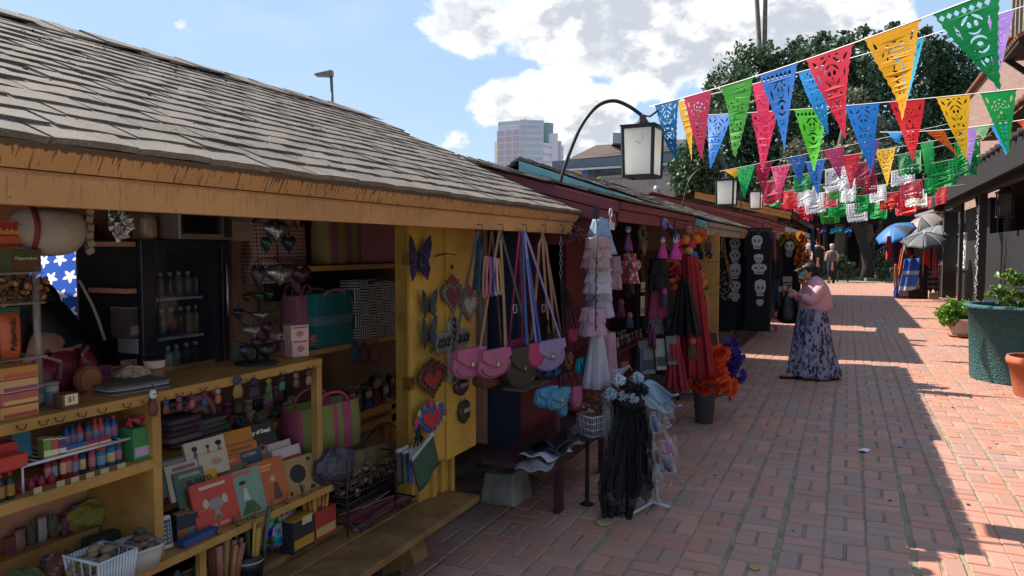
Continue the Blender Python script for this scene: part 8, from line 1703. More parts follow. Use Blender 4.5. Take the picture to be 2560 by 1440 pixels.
hd=[P3_(rg.uniform(1668,1752),rg.uniform(655,715)+0,rg.uniform(-.1,.1))for k in range(26)]
flowers('cluster of orange marigold and red flowers above the black shawl','flower_garland','flowers',tuple(P3_(1710,690)),hd,[('c8641c','d88a28'),('b03044','c84a5a'),('a8541c','d07a20'),('30141a','4a2028')],.07,44)
hd=[P3_(px,py)for px,py in((1695,605),(1712,600),(1728,612),(1700,632),(1735,640),(1722,628),(1742,598))]
t=thing('pompom_bunch','bunch of bright red, orange and blue pompoms hanging under the eave','pompoms',tuple(P3_(1715,610)))
for i,h in enumerate(hd):mb=MB();mb.blob(h,.05,12,8,.08);mb.build('pompom',C(['b02838','c8702a','b83044','a8284a','2f6a9a','a88a50','c86a20'][i],.95),t)
hd=[P3_(rg.gauss(1752,9),rg.gauss(588,9))for k in range(8)]
flowers('small orange flower cluster near the grey eave board','flower_bunch','flowers',tuple(P3_(1752,588)),hd,[('c8601c','d8702a')],.04,45)
hd=[P3_(rg.gauss(1748,14),rg.gauss(640,10))for k in range(10)]
flowers('dark feathery flower cluster in front of the ochre board','flower_bunch','flowers',tuple(P3_(1748,640)),hd,[('1c1416','3a2c28')],.045,46)
def drape(label,nm,cat,x0,x1,x2,x3,yt,yb,D,m,amp=.03,folds=9,seed=0,n=36):
    mb=MB()
    def fn(u,v):return PD((x0+(x1-x0)*u)*(1-v)+(x2+(x3-x2)*u)*v,yt+(yb-yt)*v+5*math.sin(u*13+seed)*v,D+amp*(math.sin(u*folds+seed+v*2)+.6*math.sin(u*folds*2.7+seed*3+v)+.3*math.sin(u*folds*5))*(.25+v)*.8-.05*math.sin(math.pi*u))
    mb.sheet(fn,n,18);return mb.build(nm,m,label=label,cat=cat,solid=.004,loc=PD((x0+x1)/2,yt,D))
drape('long red tulle cloth hanging from the end of the maroon stall','tulle_drape','cloth',1706,1744,1700,1792,640,945,D3-.1,mat('red_tulle','a82c36',rough=.8,trans=.4,var=.2),seed=1)
drape('dull red cloth spread low along the counter front','cloth_drape','cloth',1668,1700,1662,1722,860,975,D3-.35,mat('red_cloth','8a2430',rough=.9,var=.2),seed=2)
drape('black shawl hanging in front of the red tulle','shawl','cloth',1698,1722,1676,1756,700,838,D3-.3,C('121114',.95),amp=.05,seed=3)
for k,(x0,x1,yt,yb,c,lb)in enumerate(((1600,1640,850,935,'6a7072','grey green book style panel leaning on the counter'),(1640,1668,846,925,'8a8484','pale panel leaning right of the grey green one'),(1668,1696,840,912,'5a6064','slate panel at the right of the leaning ones'))):
    p=PD((x0+x1)/2,yb,6.7);w=(x1-x0)*6.7/F;h=(yb-yt)*6.7/F;packbox(lb,p,w,h,.015,c,'3a3c40',None,nm='leaning_panel',cat='panel',rz=40,tilt=-12)
mb=MB();q=PD(1650,935,6.6);mb.box(X2+.0,q.y-1.2,zt2-.25,X2+.28,q.y+.5,zt2-.22);mb.build('counter_leaf',wood_m,S2)
# folding chair
fc=PZ(1755,1005,0);FCH=thing('folding_chair','black and steel folding chair behind the flower bucket','chair',tuple(fc));Dc=PROJ(fc)[2]+.1;mb=MB()
for a,b in(((1712,930),(1694,1006)),((1800,925),(1826,1002))):mb=MB();p,q=PD(*a,Dc),PD(*b,Dc);q.z=.0;mb.tube([p,q],.011,6);mb.build('leg',black_m,FCH)
for a,b in(((1720,925),(1748,1000)),((1806,930),(1790,1008))):mb=MB();p,q=PD(*a,Dc+.3),PD(*b,Dc+.3);q.z=.0;mb.tube([p,q],.011,6);mb.build('leg',black_m,FCH)
mb=MB();mb.tube([PD(1768,900,Dc+.2),PD(1762,850,Dc+.2),PD(1770,815,Dc+.2),PD(1782,808,Dc+.2),PD(1792,820,Dc+.2),PD(1797,900,Dc+.2)],.011,6);mb.build('back_frame',MATS['steel'],FCH)
mb=MB();s=PD(1755,925,Dc+.1);mb.box(s.x-.2,s.y-.2,s.z-.015,s.x+.2,s.y+.2,s.z+.015);mb.build('seat',black_m,FCH,bev=.006);mb=MB();mb.tube([PD(1700,985,Dc),PD(1744,985,Dc+.3)],.008,5);mb.tube([PD(1790,990,Dc+.3),PD(1826,985,Dc)],.008,5);mb.build('crossbar',black_m,FCH)
# ================================================================ STALL 3: black shirts with skull prints
def ellp(cx,cy,rx,ry,n=10):return[(cx+rx*math.cos(2*math.pi*i/n),cy+ry*math.sin(2*math.pi*i/n))for i in range(n)]
ink=mat('white_ink','a8a8a8',rough=.7,var=.25,ns=60)
skull_out=[(-.30,-.5),(-.34,-.22),(-.48,-.05),(-.5,.22),(-.36,.42),(0,.5),(.36,.42),(.5,.22),(.48,-.05),(.34,-.22),(.30,-.5)]
skull_h=[ellp(-.2,.08,.13,.12),ellp(.2,.08,.13,.12),[(0,-.05),(.06,-.17),(-.06,-.17)],ellp(0,.33,.07,.05,8)]+[[(-.22+.11*i,-.27),(-.16+.11*i,-.27),(-.16+.11*i,-.42),(-.22+.11*i,-.42)]for i in range(5)]+[ellp(-.3,.28,.04,.03,6),ellp(.3,.28,.04,.03,6)]
SKM=fillmesh('skull_print',skull_out,skull_h,ink,.001)
EYE={}
def skull(parent,x,y,z,w,h,brim=False):
    o=link('skull_print',SKM,parent,(x,y,z));o.scale=(w,1,h)
    mb=MB();
    for s in(-1,1):mb.prism(ellp(x+s*.2*w,z+.09*h,.045*w,.05*h,6),y-.003,y-.001)
    if brim:mb.prism([(x-w*.55,z+h*.22),(x-w*.2,z+h*.30),(x+w*.5,z+h*.25),(x+w*.45,z+h*.55),(x,z+h*.68),(x-w*.45,z+h*.52)],y-.003,y-.001)
    mb.build('skull_print',ink,parent)
YS=10.6
def shirt(label,x0,x1,yt,yb,Y,prints,wide=1.0,m=None):
    a,b=PY(x0,yt,Y),PY(x1,yb,Y);w=b.x-a.x;h=a.z-b.z;t=thing('black_shirt',label,'t-shirt',(0,0,0));mb=MB()
    P=[(-w*.5,0),(w*.5,0),(w*.5,h*.75),(w*.56,h*.72),(w*.62,h*.88),(w*.40,h*.99),(w*.15,h),(0,h*.96),(-w*.15,h),(-w*.40,h*.99),(-w*.62,h*.88),(-w*.56,h*.72),(-w*.5,h*.75)]
    mb.prism(P,-.01,.02);mb.build('shirt',m or mat('black_cotton','121317',rough=.9,var=.2),t,bev=.006)
    for(px,py,wp,hp,br)in prints:p=PY(px,py,Y);kx=PROJ(p)[2]/F;skull(t,p.x-(a.x+b.x)/2,-.0135,p.z-b.z,wp*kx,hp*kx,br)
    return place(t,((a.x+b.x)/2,Y,b.z),0)
mb=MB();a,b=PY(1800,570,YS+.1),PY(1925,830,YS+.1);mb.box(a.x,YS+.1,b.z,b.x,YS+.14,a.z);mb.build('display_board',wood_d,S3)
shirt('black shirt with a column of four white skulls',1822,1858,588,825,YS,[(1838,611,27,32,False),(1838,641,26,30,False),(1838,680,27,34,True),(1838,716,26,28,False),(1836,742,28,22,False)])
shirt('long black shirt with a large skull, a crowned figure and a bandana skull',1866,1922,575,826,YS-.15,[(1893,605,26,34,False),(1897,648,22,20,True),(1898,672,36,26,False),(1901,722,26,36,True),(1900,756,18,16,False)])
shirt('black shirt with white leaf pattern, low at the left of the skull shirts',1792,1822,672,752,YS-.2,[],m=pat('leaf_print','vor','8a8a80','141416',s=26,rough=.9))
shirt('plain black shirt behind the leaf patterned one',1796,1826,740,830,YS-.1,[])
mb=MB();q0,q1=PY(1799,575,YS-.4),PY(1832,720,YS-.4);mb.beam(q0,q1,.05,.03);mb.beam(PY(1800,640,YS-.42),PY(1815,640,YS-.42),.05,.03);mb.build('easel',wood_n,label='leaning brown wooden easel slat beside the skull shirts',cat='easel',loc=q0)
def stool(label,px,py,c,s):
    g=PZ(px,py,0);t=thing('stool',label,'stool',tuple(g));mb=MB();mb.box(g.x-s,g.y-s,s*1.1,g.x+s,g.y+s,s*1.25);mb.build('seat',C(c,.4),t,bev=.008)
    for x,y in((-1,-1),(1,-1),(1,1),(-1,1)):mb=MB();mb.beam((g.x+x*s*1.05,g.y+y*s*1.05,0),(g.x+x*s*.85,g.y+y*s*.85,s*1.1),s*.25,s*.25);mb.build('leg',C(c,.4),t)
stool('low white plastic stool under the long skull shirt',1896,836,'b8a8a8',.13);stool('low pink plastic stool right of the white one',1926,828,'a8487a',.11)
# stall 4 / 5 goods
YT=15.2
mb=MB();a,b=PY(1940,585,YT+.1),PY(2000,800,YT+.1);mb.box(a.x,YT+.08,b.z,b.x,YT+.12,a.z);mb.build('display_board',wood_d,S4)
shirt('black shirt with white ribs printed below the flower crowned mask',1955,1996,625,740,YT,[(1973,634,16,18,False)])
t=thing('garland','thick orange and dark red marigold garland hanging in a rope','garland',tuple(PY(2006,580,YT-.3)));rg=random.Random(50);ms=[leaf_material('petal_g1','c87a1c','d8a030',.3),leaf_material('petal_g2','8a2c1c','a83a20',.3)]
for k in range(17):mb=MB();flower_head(mb,PY(2001+5*math.sin(k*.5),588+k*7,YT-.3),.075,rg,26);mb.build('flower_head',ms[(k//1)%2],t)
t=thing('garland','shorter orange red garland hanging right of the long one','garland',tuple(PY(2018,630,YT-.1)))
for k in range(7):mb=MB();flower_head(mb,PY(2018,632+k*7,YT-.1),.07,rg,22);mb.build('flower_head',ms[k%2],t)
t=thing('flower_mask','skull mask with a yellow sunflower crown above the rib shirt','mask',tuple(PY(1974,600,YT-.1)))
for k in range(9):mb=MB();flower_head(mb,PY(1974+22*math.cos(k*.4+.0),604-16*math.sin(k*.4),YT-.1),.075,rg,22);mb.build('flower_head',[leaf_material('petal_y','b8901c','d8b030',.3),leaf_material('petal_r','6a2c24','8a3a2c',.3)][k%2],t)
skullface(t,*PY(1974,616,YT-.05),.09)
for k,(x0,x1,yt,yb,c)in enumerate(((1954,1978,690,712,'9a8a80'),(1954,1978,714,736,'a09088'),(1954,1978,738,760,'8a7a74'),(1956,1974,762,790,'7a3a4a'))):p=PY((x0+x1)/2,yb,YT-.2);kx=PROJ(p)[2]/F;packbox('%s pale printed box in the column below the rib shirt'%['topmost','second','third','lowest, dark red'][k],p,(x1-x0)*kx,(yb-yt)*kx*.95,.1,c,'5a4a48',None,nm='printed_box',rz=15)
for k,(x0,x1,yt,yb,c,lb)in enumerate(((1925,1950,600,700,'1c1c22','dark jacket hanging just beyond the long skull shirt'),(1922,1948,690,760,'20344a','dark blue trousers hanging beyond the skull shirts'),(1936,1956,640,760,'141418','narrow black dress beyond the skull shirts'))):
    drape(lb,'hanging_clothes','clothes',x0,x1,x0-2,x1+2,yt,yb,13.5+k*.2,C(c,.9),seed=k,n=14)
# awning strip with red and white at far left stalls
for k,(x0,x1,y0_,y1_,c,lb)in enumerate(((1905,1938,560,566,'a82830','red cloth strip'),(1936,2010,570,590,'b8bcbc','pale awning strip'),(1880,1960,540,552,'6a4a28','ochre awning board'))):
    a,b=PD(x0,y0_,17-k),PD(x1,y1_,21-k);mb=MB();mb.beam(a,b,.3,.12);mb.build('awning_strip',C(c),label=lb+' along the far stall roofs',cat='awning',loc=a)
# ================================================================ WOMAN IN PINK
W0=PZ(2032,944,0);WD=PROJ(W0)[2];kw=WD/F
def wx(px):return(2032-px)*kw
def wz(py):return(944-py)*kw
WO=thing('person','woman in a pink cropped jacket, long patterned skirt and visor holding a black bag','person',(0,0,0))
figure('body',None,[(0,0,wz(800)),(0,0,wz(745)),(wx(2038),0,wz(722)),(wx(2030),0,wz(704)),(wx(2022),0,wz(694)),(wx(2034),-.17,wz(716)),(wx(2034),.17,wz(716)),(wx(2012),-.20,wz(752)),(wx(1978),-.16,wz(724)),(wx(2014),.20,wz(752)),(wx(1984),.12,wz(734)),(.02,-.09,wz(860)),(.02,.09,wz(860)),(wx(2070),-.08,.07),(wx(1990),.08,.07),(wx(2046),-.08,.03),(wx(1966),.08,.03)],
       [(0,1),(1,2),(2,3),(3,4),(2,5),(2,6),(5,7),(7,8),(6,9),(9,10),(0,11),(0,12),(11,13),(12,14),(13,15),(14,16)],[.13,.12,.075,.05,.045,.04,.04,.045,.028,.045,.028,.08,.08,.04,.04,.03,.03],0,0,skin,2,WO)
hx,hz=wx(2014),wz(680);mb=MB();mb.blob((hx,0,hz),(.088,.072,.112),18,14);mb.blob((hx+.085,0,hz-.012),(.016,.012,.02),8,6);mb.blob((hx+.06,0,hz-.075),(.03,.03,.025),10,6)
for s in(-1,1):mb.blob((hx-.01,s*.072,hz-.01),(.014,.01,.024),8,6)
mb.build('head',skin,WO)
mb=MB();
for s in(-1,1):mb.blob((hx+.078,s*.028,hz+.016),(.006,.013,.006),8,5)
mb.build('eyes',C('1c1614',.3),WO)
mb=MB();mb.sheet(lambda u,v:(hx+.05+.055*math.sin(math.pi*(.12+.76*u))+.014*math.sin(math.pi*v),-.075*math.cos(math.pi*(.08+.84*u)),hz+.0-.085*v+.004*math.sin(v*12)),14,8);mb.tube([(hx+.02,-.074,hz-.02),(hx-.01,-.08,hz+.005)],.002,4);mb.tube([(hx+.02,-.074,hz-.07),(hx-.01,-.08,hz-.02)],.002,4);mb.build('face_mask',mat('teal_mask','6fb0b4',rough=.8),WO,solid=.003)
mb=MB();mb.blob((hx-.022,0,hz+.028),(.092,.084,.102),18,12,.02);mb.blob((hx-.125,0,hz+.015),(.055,.05,.06),14,10,.05);mb.blob((hx-.05,0,hz-.04),(.06,.07,.06),12,8)
mb.build('hair',hair,WO)
mb=MB();mb.lathe([(.093,0),(.095,.02),(.093,.04)],24,(hx-.01,0,hz+.04),1.0,.88,cap=False);mb.sheet(lambda u,v:(hx+.06+.10*v+.02*math.sin(math.pi*u),-.085*math.cos(math.pi*u)*(1-.25*v),hz+.055-.035*v*v-.01*v),14,5);mb.build('visor',C('1c1a1e',.35),WO,solid=.003)
# jacket
pj=mat('pink_jacket','c8939a',rough=.85,var=.1,ns=4,bump=.3,bs=12)
mb=MB();loft(mb,[((x1-x0)/2*kw,ry,wz(y),wx((x0+x1)/2),0)for x0,x1,y,ry in((1996,2070,777,.17),(1993,2077,772,.18),(1997,2074,752,.18),(2002,2068,728,.19),(2008,2060,710,.18),(2014,2050,699,.12),(2018,2042,692,.075),(2019,2038,689,.065))],26,.9);mb.build('jacket',pj,WO,sub=1)
for s in(-1,1):
    mb=MB();e=Vector((wx(2006 if s<0 else 2010),s*.21,wz(750)));sh_=Vector((wx(2038),s*.165,wz(718)));wr=Vector((wx(1982 if s<0 else 1990),s*.15,wz(730 if s<0 else 738)))
    N=10;path=[sh_,sh_.lerp(e,.35)+Vector((0,0,.01)),sh_.lerp(e,.75),e,e.lerp(wr,.3)+Vector((0,0,.0)),e.lerp(wr,.7),wr];mb.tube(path,[.075,.078,.072,.068,.062,.054,.048],14);mb.build('sleeve',pj,WO,sub=1)
# hands with fingers
for s,(px,py)in((-1,(1966,719)),(1,(1974,730))):
    h0=Vector((wx(px+8),s*.14,wz(py+4)));mb=MB();mb.obox(h0+Vector((.035,0,0)),(.075,.035,.07),(0,.25,0))
    for j in range(4):
        zz_=.026-.018*j;L_=[.062,.072,.068,.052][j];b0=h0+Vector((.068,0,zz_));mb.tube([b0,b0+Vector((L_*.5,s*-.004,-.004)),b0+Vector((L_*.85,s*-.02,-.012))],[.009,.0085,.006],7)
    mb.tube([h0+Vector((.02,-s*.012,.03)),h0+Vector((.05,-s*.035,.045)),h0+Vector((.075,-s*.045,.035))],[.011,.010,.007],7);mb.build('hand',skin,WO,sub=1)
# skirt
def skirt(u,v):
    a=2*math.pi*u;c,s=math.cos(a),math.sin(a);z=wz(770)*(1-v)+.035*v;xr=(wx(1992)-wx(2068))/2;xc=(wx(1992)+wx(2068))/2
    hw0=.20;f0,b0=wx(1996),wx(2060);f1,b1=wx(1968),wx(2100)
    e=v**.9;f=f0+(f1-f0)*e;b=b0+(b1-b0)*(v**1.3);cx=(f+b)/2;rx=(f-b)/2*(1+.10*math.sin(math.pi*min(1,v*2.2))*(.7 if c<0 else .2));ry=.18+.12*v
    q=1+.05*v*math.sin(a*8+1)+.03*v*math.sin(a*15)
    return(cx+rx*c*q,ry*s*q,z+.015*math.sin(a*3)*v)
mb=MB();mb.sheet(skirt,72,26)
m,t_,b_=newmat('skirt_print');oc=t_.new('ShaderNodeTexCoord').outputs['Object'];n1=t_.noise(t_.mapping(oc,scale=(1,1,.45)),24,3,.6);n2=t_.noise(t_.mapping(oc,scale=(1,1,.6),loc=(3,1,2)),36,3,.6)
cl=t_.mix(t_.ramp(n1,.49,.53),lin('8e889e'),lin('2a2c42'));cl=t_.mix(t_.math('MULTIPLY',t_.ramp(n2,.58,.62),.8),cl,lin('b0a0a8'));cl=t_.mix(t_.math('MULTIPLY',t_.ramp(t_.noise(oc,9,2,.5),.56,.6),.6),cl,lin('4c4e68'));t_.put(b_.inputs['Base Color'],cl);b_.inputs['Roughness'].default_value=.9
mb.build('skirt',m,WO,solid=.006)
for s,px0,px1,yy in((1,1945,1990,.08),(-1,2052,2100,-.08)):
    mb=MB();a,b=wx(px1),wx(px0);loft(mb,[((b-a)/2,.048,.002,(a+b)/2,yy),((b-a)/2,.05,.022,(a+b)/2,yy),((b-a)/2*.96,.046,.03,(a+b)/2,yy)],18,.7);mb.build('sandal',C('16151a',.6),WO)
    mb=MB();loft(mb,[((b-a)*.42,.036,.028,(a+b)/2,yy),((b-a)*.36,.032,.05,(a+b)/2-.01,yy),((b-a)*.15,.03,.075,(a+b)/2-.05,yy)],14);mb.build('foot',skin,WO)
place(WO,W0,180+22)
# strap and her black plastic bag
BG=thing('plastic_bag','black plastic carrier bag hanging from the woman forearm','bag',(0,0,0));mb=MB();bx_=wx(1979);w_=54*kw;h_=76*kw
rg=random.Random(6);loft(mb,[(w_*.30,.07,0,0,0),(w_*.46,.11,h_*.06,0,0),(w_*.5,.12,h_*.3,0,0),(w_*.42,.10,h_*.6,0,0),(w_*.25,.05,h_*.85,0,0),(w_*.14,.03,h_,0,0)],20,.8)
mb.v=[(x*(1+rg.uniform(-.05,.05)),y*(1+rg.uniform(-.1,.1)),z)for x,y,z in mb.v];mb.build('sack',mat('black_polythene','101013',rough=.3,bump=.8,bs=25),BG,sub=1)
for s in(-1,1):mb=MB();mb.tube([(s*w_*.1,0,h_*.93),(s*w_*.12,0,h_*1.12),(0,0,h_*1.24)],[.018,.012,.008],6);mb.build('handle',MATS['black_polythene'],BG)
R_=Matrix.Rotation(math.radians(202),3,'Z');place(BG,W0+R_@Vector((bx_,-.17,0))+Vector((0,0,wz(812))),202)
mb=MB();cr=[Vector((wx(2044),-.195,wz(712))),Vector((wx(2052),-.2,wz(735))),Vector((wx(2030),-.205,wz(765))),Vector((wx(2008),-.18,wz(775)))];mb.tube(cr,.006,5);st_=mb.build('shoulder_strap',C('6a3a40'),WO);
# ================================================================ far people
def walker(label,px,pyt,pyb,top,legs,hairc,vest=None,back=True,hat=None,rz=24,extra=None):
    D=F*CZ/(pyb-622);g=PZ(px,pyb,0);D=PROJ(g)[2];H=(pyb-pyt)*D/F;s=H/1.72;t=thing('person',label,'person',(0,0,0))
    figure('body',None,[(0,0,.95),(0,0,1.15),(0,0,1.38),(0,0,1.50),(-.2,0,1.38),(.2,0,1.38),(-.26,.03,1.12),(.26,.03,1.12),(-.22,-.14,.98),(.22,-.14,.98),(-.1,0,.5),(.1,0,.5),(-.1,0,.08),(.1,.06,.08),(-.1,-.12,.03),(.1,-.06,.03)],[(0,1),(1,2),(2,3),(2,4),(2,5),(4,6),(5,7),(6,8),(7,9),(0,10),(0,11),(10,12),(11,13),(12,14),(13,15)],[.14,.14,.13,.055,.06,.06,.045,.045,.03,.03,.075,.075,.045,.045,.035,.035],0,0,skin,1,t)
    mb=MB();mb.blob((0,0,1.62),(.08,.095,.115),12,10);mb.build('head',skin,t)
    mb=MB();mb.blob((0,.02,1.66),(.088,.1,.09),12,8);mb.build('hair',C(hairc),t)
    mb=MB();loft(mb,[(.19,.13,.92,0,0),(.2,.14,1.1,0,0),(.21,.14,1.35,0,0),(.12,.1,1.46,0,0)],18);
    for s_ in(-1,1):mb.tube([(s_*.18,0,1.38),(s_*.265,.03,1.12),(s_*.23,-.13,.99)],[.075,.062,.045],10)
    mb.build('shirt',C(top,.85),t,sub=1)
    if vest:mb=MB();loft(mb,[(.2,.14,.9,0,0),(.215,.155,1.1,0,0),(.20,.155,1.36,0,0),(.1,.1,1.47,0,0)],18);mb.build('vest',C(vest,.85),t,sub=1)
    mb=MB();
    for s_ in(-1,1):mb.tube([(s_*.09,0,.95),(s_*.1,0,.5),(s_*.1,.02 if s_>0 else 0,.08)],[.11,.085,.06],12)
    mb.build('trousers',C(legs,.9),t)
    mb=MB();
    for s_ in(-1,1):loft(mb,[(.045,.13,0.005,s_*.1,-.04),(.05,.14,.04,s_*.1,-.04),(.04,.09,.08,s_*.1,0)],10)
    mb.build('shoes',C('141416'),t)
    if hat:mb=MB();mb.blob((0,0,1.70),(.1,.115,.07),12,8);mb.sheet(lambda u,v:((u-.5)*.16,-.09-.08*v,1.68-.01*v),6,2);mb.build('cap',C(hat),t)
    if extra:mb=MB();mb.sheet(lambda u,v:(.16+.12*u+.05*v,.12-.1*u,1.40-.5*v-.15*u),6,6);mb.build('towel',C(extra,.9),t,solid=.01)
    place(t,g,rz,s);return t
walker('man in a pale cap and grey vest standing alone far down the street',2078,612,708,'9a9c9e','141519','8a8884',vest='4a4c54',hat='a8a8a4',rz=200)
walker('person in a white shirt by the far marigold garlands',2022,592,702,'a0a0a8','1c1c20','16120f',rz=190)
walker('person in dark clothes with a pink towel over the shoulder',2043,598,704,'1c1c22','16161a','16120f',extra='b08a9a',rz=185)
# ================================================================ RIGHT: serape stand with umbrellas
DS=25.0;Q_=lambda px,py,dd=0:PD(px,py,DS+dd);ks=DS/F
def umbrella(label,cx,cy,rpx,cols,tilt,depth,hpx=None,polepx=None,rz=0,n=8):
    c=PD(cx,cy,depth);k=depth/F;R_=rpx*k;t=thing('umbrella',label,'umbrella',(0,0,0))
    for i in range(n):
        mb=MB();a0,a1=2*math.pi*i/n,2*math.pi*(i+1)/n
        def fn(u,v):
            a=a0+(a1-a0)*u;r=R_*v*(1-.09*math.sin(math.pi*u)*v);return(r*math.cos(a),r*math.sin(a),R_*.42*(1-v**2.0)-.0)
        mb.sheet(fn,6,8);mb.build('gore',mat('brolly_'+cols[i%len(cols)],cols[i%len(cols)],rough=.5,trans=.25,var=.08),t,solid=.004);
        mb=MB();mb.tube([(0,0,R_*.41),(R_*.5*math.cos(a0),R_*.5*math.sin(a0),R_*.305),(R_*math.cos(a0),R_*math.sin(a0),0)],.006,4);mb.build('rib',MATS['steel'],t)
    mb=MB();mb.tube([(0,0,R_*.5),(0,0,-1.3)],.012,6);mb.build('pole',MATS['steel'],t);t.location=c;t.rotation_euler=(math.radians(tilt[0]),math.radians(tilt[1]),math.radians(rz));return t
umbrella('blue and grey golf umbrella tilted towards the street, leftmost over the serape stand',2240,584,50,['3f7ec0','3f7ec0','55585c','3f7ec0'],(12,-32),25,rz=24)
umbrella('grey translucent umbrella in the middle over the serape stand',2310,604,54,['7c8084','55595e','8e9296','4a4e52'],(14,-14),24,rz=40)
umbrella('pale umbrella high up behind the grey one',2312,560,48,['9a8e8a','9a8e8a','4a4d51'],(20,-30),26.5,rz=10)
umbrella('white grey umbrella beside the dark porch post',2345,580,42,['9a9ea0','7c8084'],(10,-10),26,rz=60)
# hanging clothes rack
mb=MB();mb.tube([Q_(2208,600),Q_(2350,598)],.015,6);
for px in(2350,):a=Q_(px,600);mb.tube([a,(a.x,a.y,0)],.018,6)
mb.build('clothes_rail',black_m,label='black clothes rail of the stand under the umbrellas',cat='rail',loc=Q_(2280,600))
cl_=[(2214,2232,598,646,'a82438','bright red top hanging at the left end of the rail'),(2232,2246,604,660,'3a2a5a','purple top right of the red one'),(2244,2258,606,652,'8a2c3c','crimson patterned top on the rail'),(2256,2268,600,640,'5a6a8a','grey blue shirt on the rail'),(2268,2284,604,640,'1a1a1e','black blouse on the rail'),(2284,2300,600,650,'77777c','grey dress on the rail'),(2318,2334,596,690,'15151a','tall black dress on the rail'),(2330,2346,604,720,'1d1f2a','dark navy dress at the right end'),(2334,2358,590,650,'4a5260','slate shirt beside the porch post')]
for k,(x0,x1,yt,yb,c,lb)in enumerate(cl_):drape(lb,'hanging_clothes','clothes',x0+2,x1-2,x0,x1,yt,yb,DS-.1-.08*(k%3),C(c,.9),amp=.04,seed=k,n=14)
for k,(x0,x1,yt,yb,m_,lb)in enumerate(((2296,2326,590,622,pat('mono_stripes','stripez','a8a8a8','1c1c20',s=22),'black and white striped tunic with coloured bands'),(2304,2326,622,668,C('d0381c',.6),'bright orange red tote bag hanging on the stand'),(2300,2320,662,730,pat('black_white_hem','bandz','17171c','17171c',s=12),'black skirt hanging below the orange bag'),(2318,2346,676,728,pat('hem_bands','stripez','15151a','5a5a60',s=6),'black skirt with thin white hem bands'))):
    drape(lb,'hanging_clothes','clothes',x0+2,x1-2,x0,x1,yt,yb,DS-.45,m_,amp=.04,seed=k+20,n=14)
t=thing('felt_dolls','cluster of small red and yellow felt dolls above the serape','dolls',tuple(Q_(2275,635,-.6)));rg=random.Random(60)
for k in range(12):mb=MB();mb.blob(Q_(rg.uniform(2260,2288),rg.uniform(618,650),-.6),.055,8,6,.1);mb.build('doll_head',C(['a02c34','b09030','8a2430','1e1e24'][k%4],.9),t)
def serape(label,P,m,dd=-.8):
    mb=MB();a,b,c,d=P
    def fn(u,v):p=Q_((a[0]+(b[0]-a[0])*u)*(1-v)+(d[0]+(c[0]-d[0])*u)*v,(a[1]+(b[1]-a[1])*u)*(1-v)+(d[1]+(c[1]-d[1])*u)*v,dd-.3*v+.03*math.sin(u*12));return p
    mb.sheet(fn,24,24);o=mb.build('serape',m,label=label,cat='blanket',solid=.02,loc=Q_(*a,dd));return o
def serape_mat(name,cols,s,axis='x'):
    m,t,b=newmat(name);oc=t.new('ShaderNodeTexCoord').outputs['Object'];x,y,z=t.sep(oc);v=z if axis=='z' else t.math('ADD',t.math('MULTIPLY',x,1.3),t.math('MULTIPLY',z,.25));n=t.new('ShaderNodeTexWhiteNoise',noise_dimensions='1D');t.put(n.inputs['W'],t.math('FLOOR',t.math('MULTIPLY',v,s)));r=t.new('ShaderNodeValToRGB');r.color_ramp.interpolation='CONSTANT';e=r.color_ramp.elements;e[0].color=(*lin(cols[0]),1);e[1].color=(*lin(cols[1]),1);e[1].position=1/len(cols)
    for i,c in enumerate(cols[2:]):q=e.new((i+2)/len(cols));q.color=(*lin(c),1)
    t.put(r.inputs[0],n.outputs[0]);t.put(b.inputs['Base Color'],r.outputs[0]);b.inputs['Roughness'].default_value=.95;return m
serape('orange, white and blue striped serape draped steeply at the left of the stand',[(2254,622),(2268,622),(2246,745),(2232,745)],serape_mat('serape_orange',['c8602a','b8bcc4','2f4f98','a8a4a8','8a2c3c'],9),-.6)
serape('blue and white serape with pinkish bands spread over the basket table',[(2262,648),(2304,646),(2290,722),(2246,735)],serape_mat('serape_blue',['2f56a8','a8b2c8','7a6078','4a6ab0','8a5a6a','b8bcc8'],8,'z'),-.8)
g=Q_(2286,748,-1.0);g=PZ(2290,746,0);Dg=PROJ(g)[2];kg=Dg/F
packbox('black crate under the basket of yarn balls',Vector((g.x,g.y,0)),44*kg,24*kg,.4,'18191c','2a2b2e',None,nm='crate',cat='crate',rz=20)
for k,(px,py,h_)in enumerate(((2252,746,17),(2254,729,16))):q=PD(px,py,Dg);q.z=max(0,q.z if k else 0);packbox('%s printed shoe box left of the black crate'%['lower','upper'][k],q,28*kg,h_*kg,.3,['8a7a78','6a7078'][k],['5a4440','9a9494'][k],None,nm='shoe_box',rz=20)
bq=PD(2286,722,Dg);t=thing('wicker_basket','round wicker basket of yarn balls on the black crate','basket',(0,0,0));mb=MB();mb.lathe([(15*kg,0),(24*kg,24*kg),(22*kg,24*kg),(13*kg,.02)],20);mb.build('wicker',mat('wicker','8a6a40',rough=.8,bump=.8,bs=40),t);place(t,bq,0)
t=thing('yarn_balls','blue, teal and red yarn balls heaped in the wicker basket','yarn balls',tuple(bq));rg=random.Random(70)
for k in range(14):mb=MB();mb.blob(bq+Vector((rg.uniform(-18,18)*kg,rg.uniform(-14,14)*kg,(24+rg.uniform(-3,5))*kg)),5*kg,8,6);mb.build('ball',C(['2f8a9a','7a3a5a','3a5a9a','9a5a50','55a0b0','4a3a6a'][k%6],.8),t)
q=PZ(2353,743,0);kq=PROJ(q)[2]/F;CBn=thing('cabinet','weathered narrow slatted cabinet by the porch post','cabinet',tuple(q));
for k in range(4):mb=MB();mb.box(q.x-.14+k*.075,q.y-.12,0,q.x-.07+k*.075,q.y-.10,78*kq);mb.build('slat',wood_g,CBn,bev=.004)
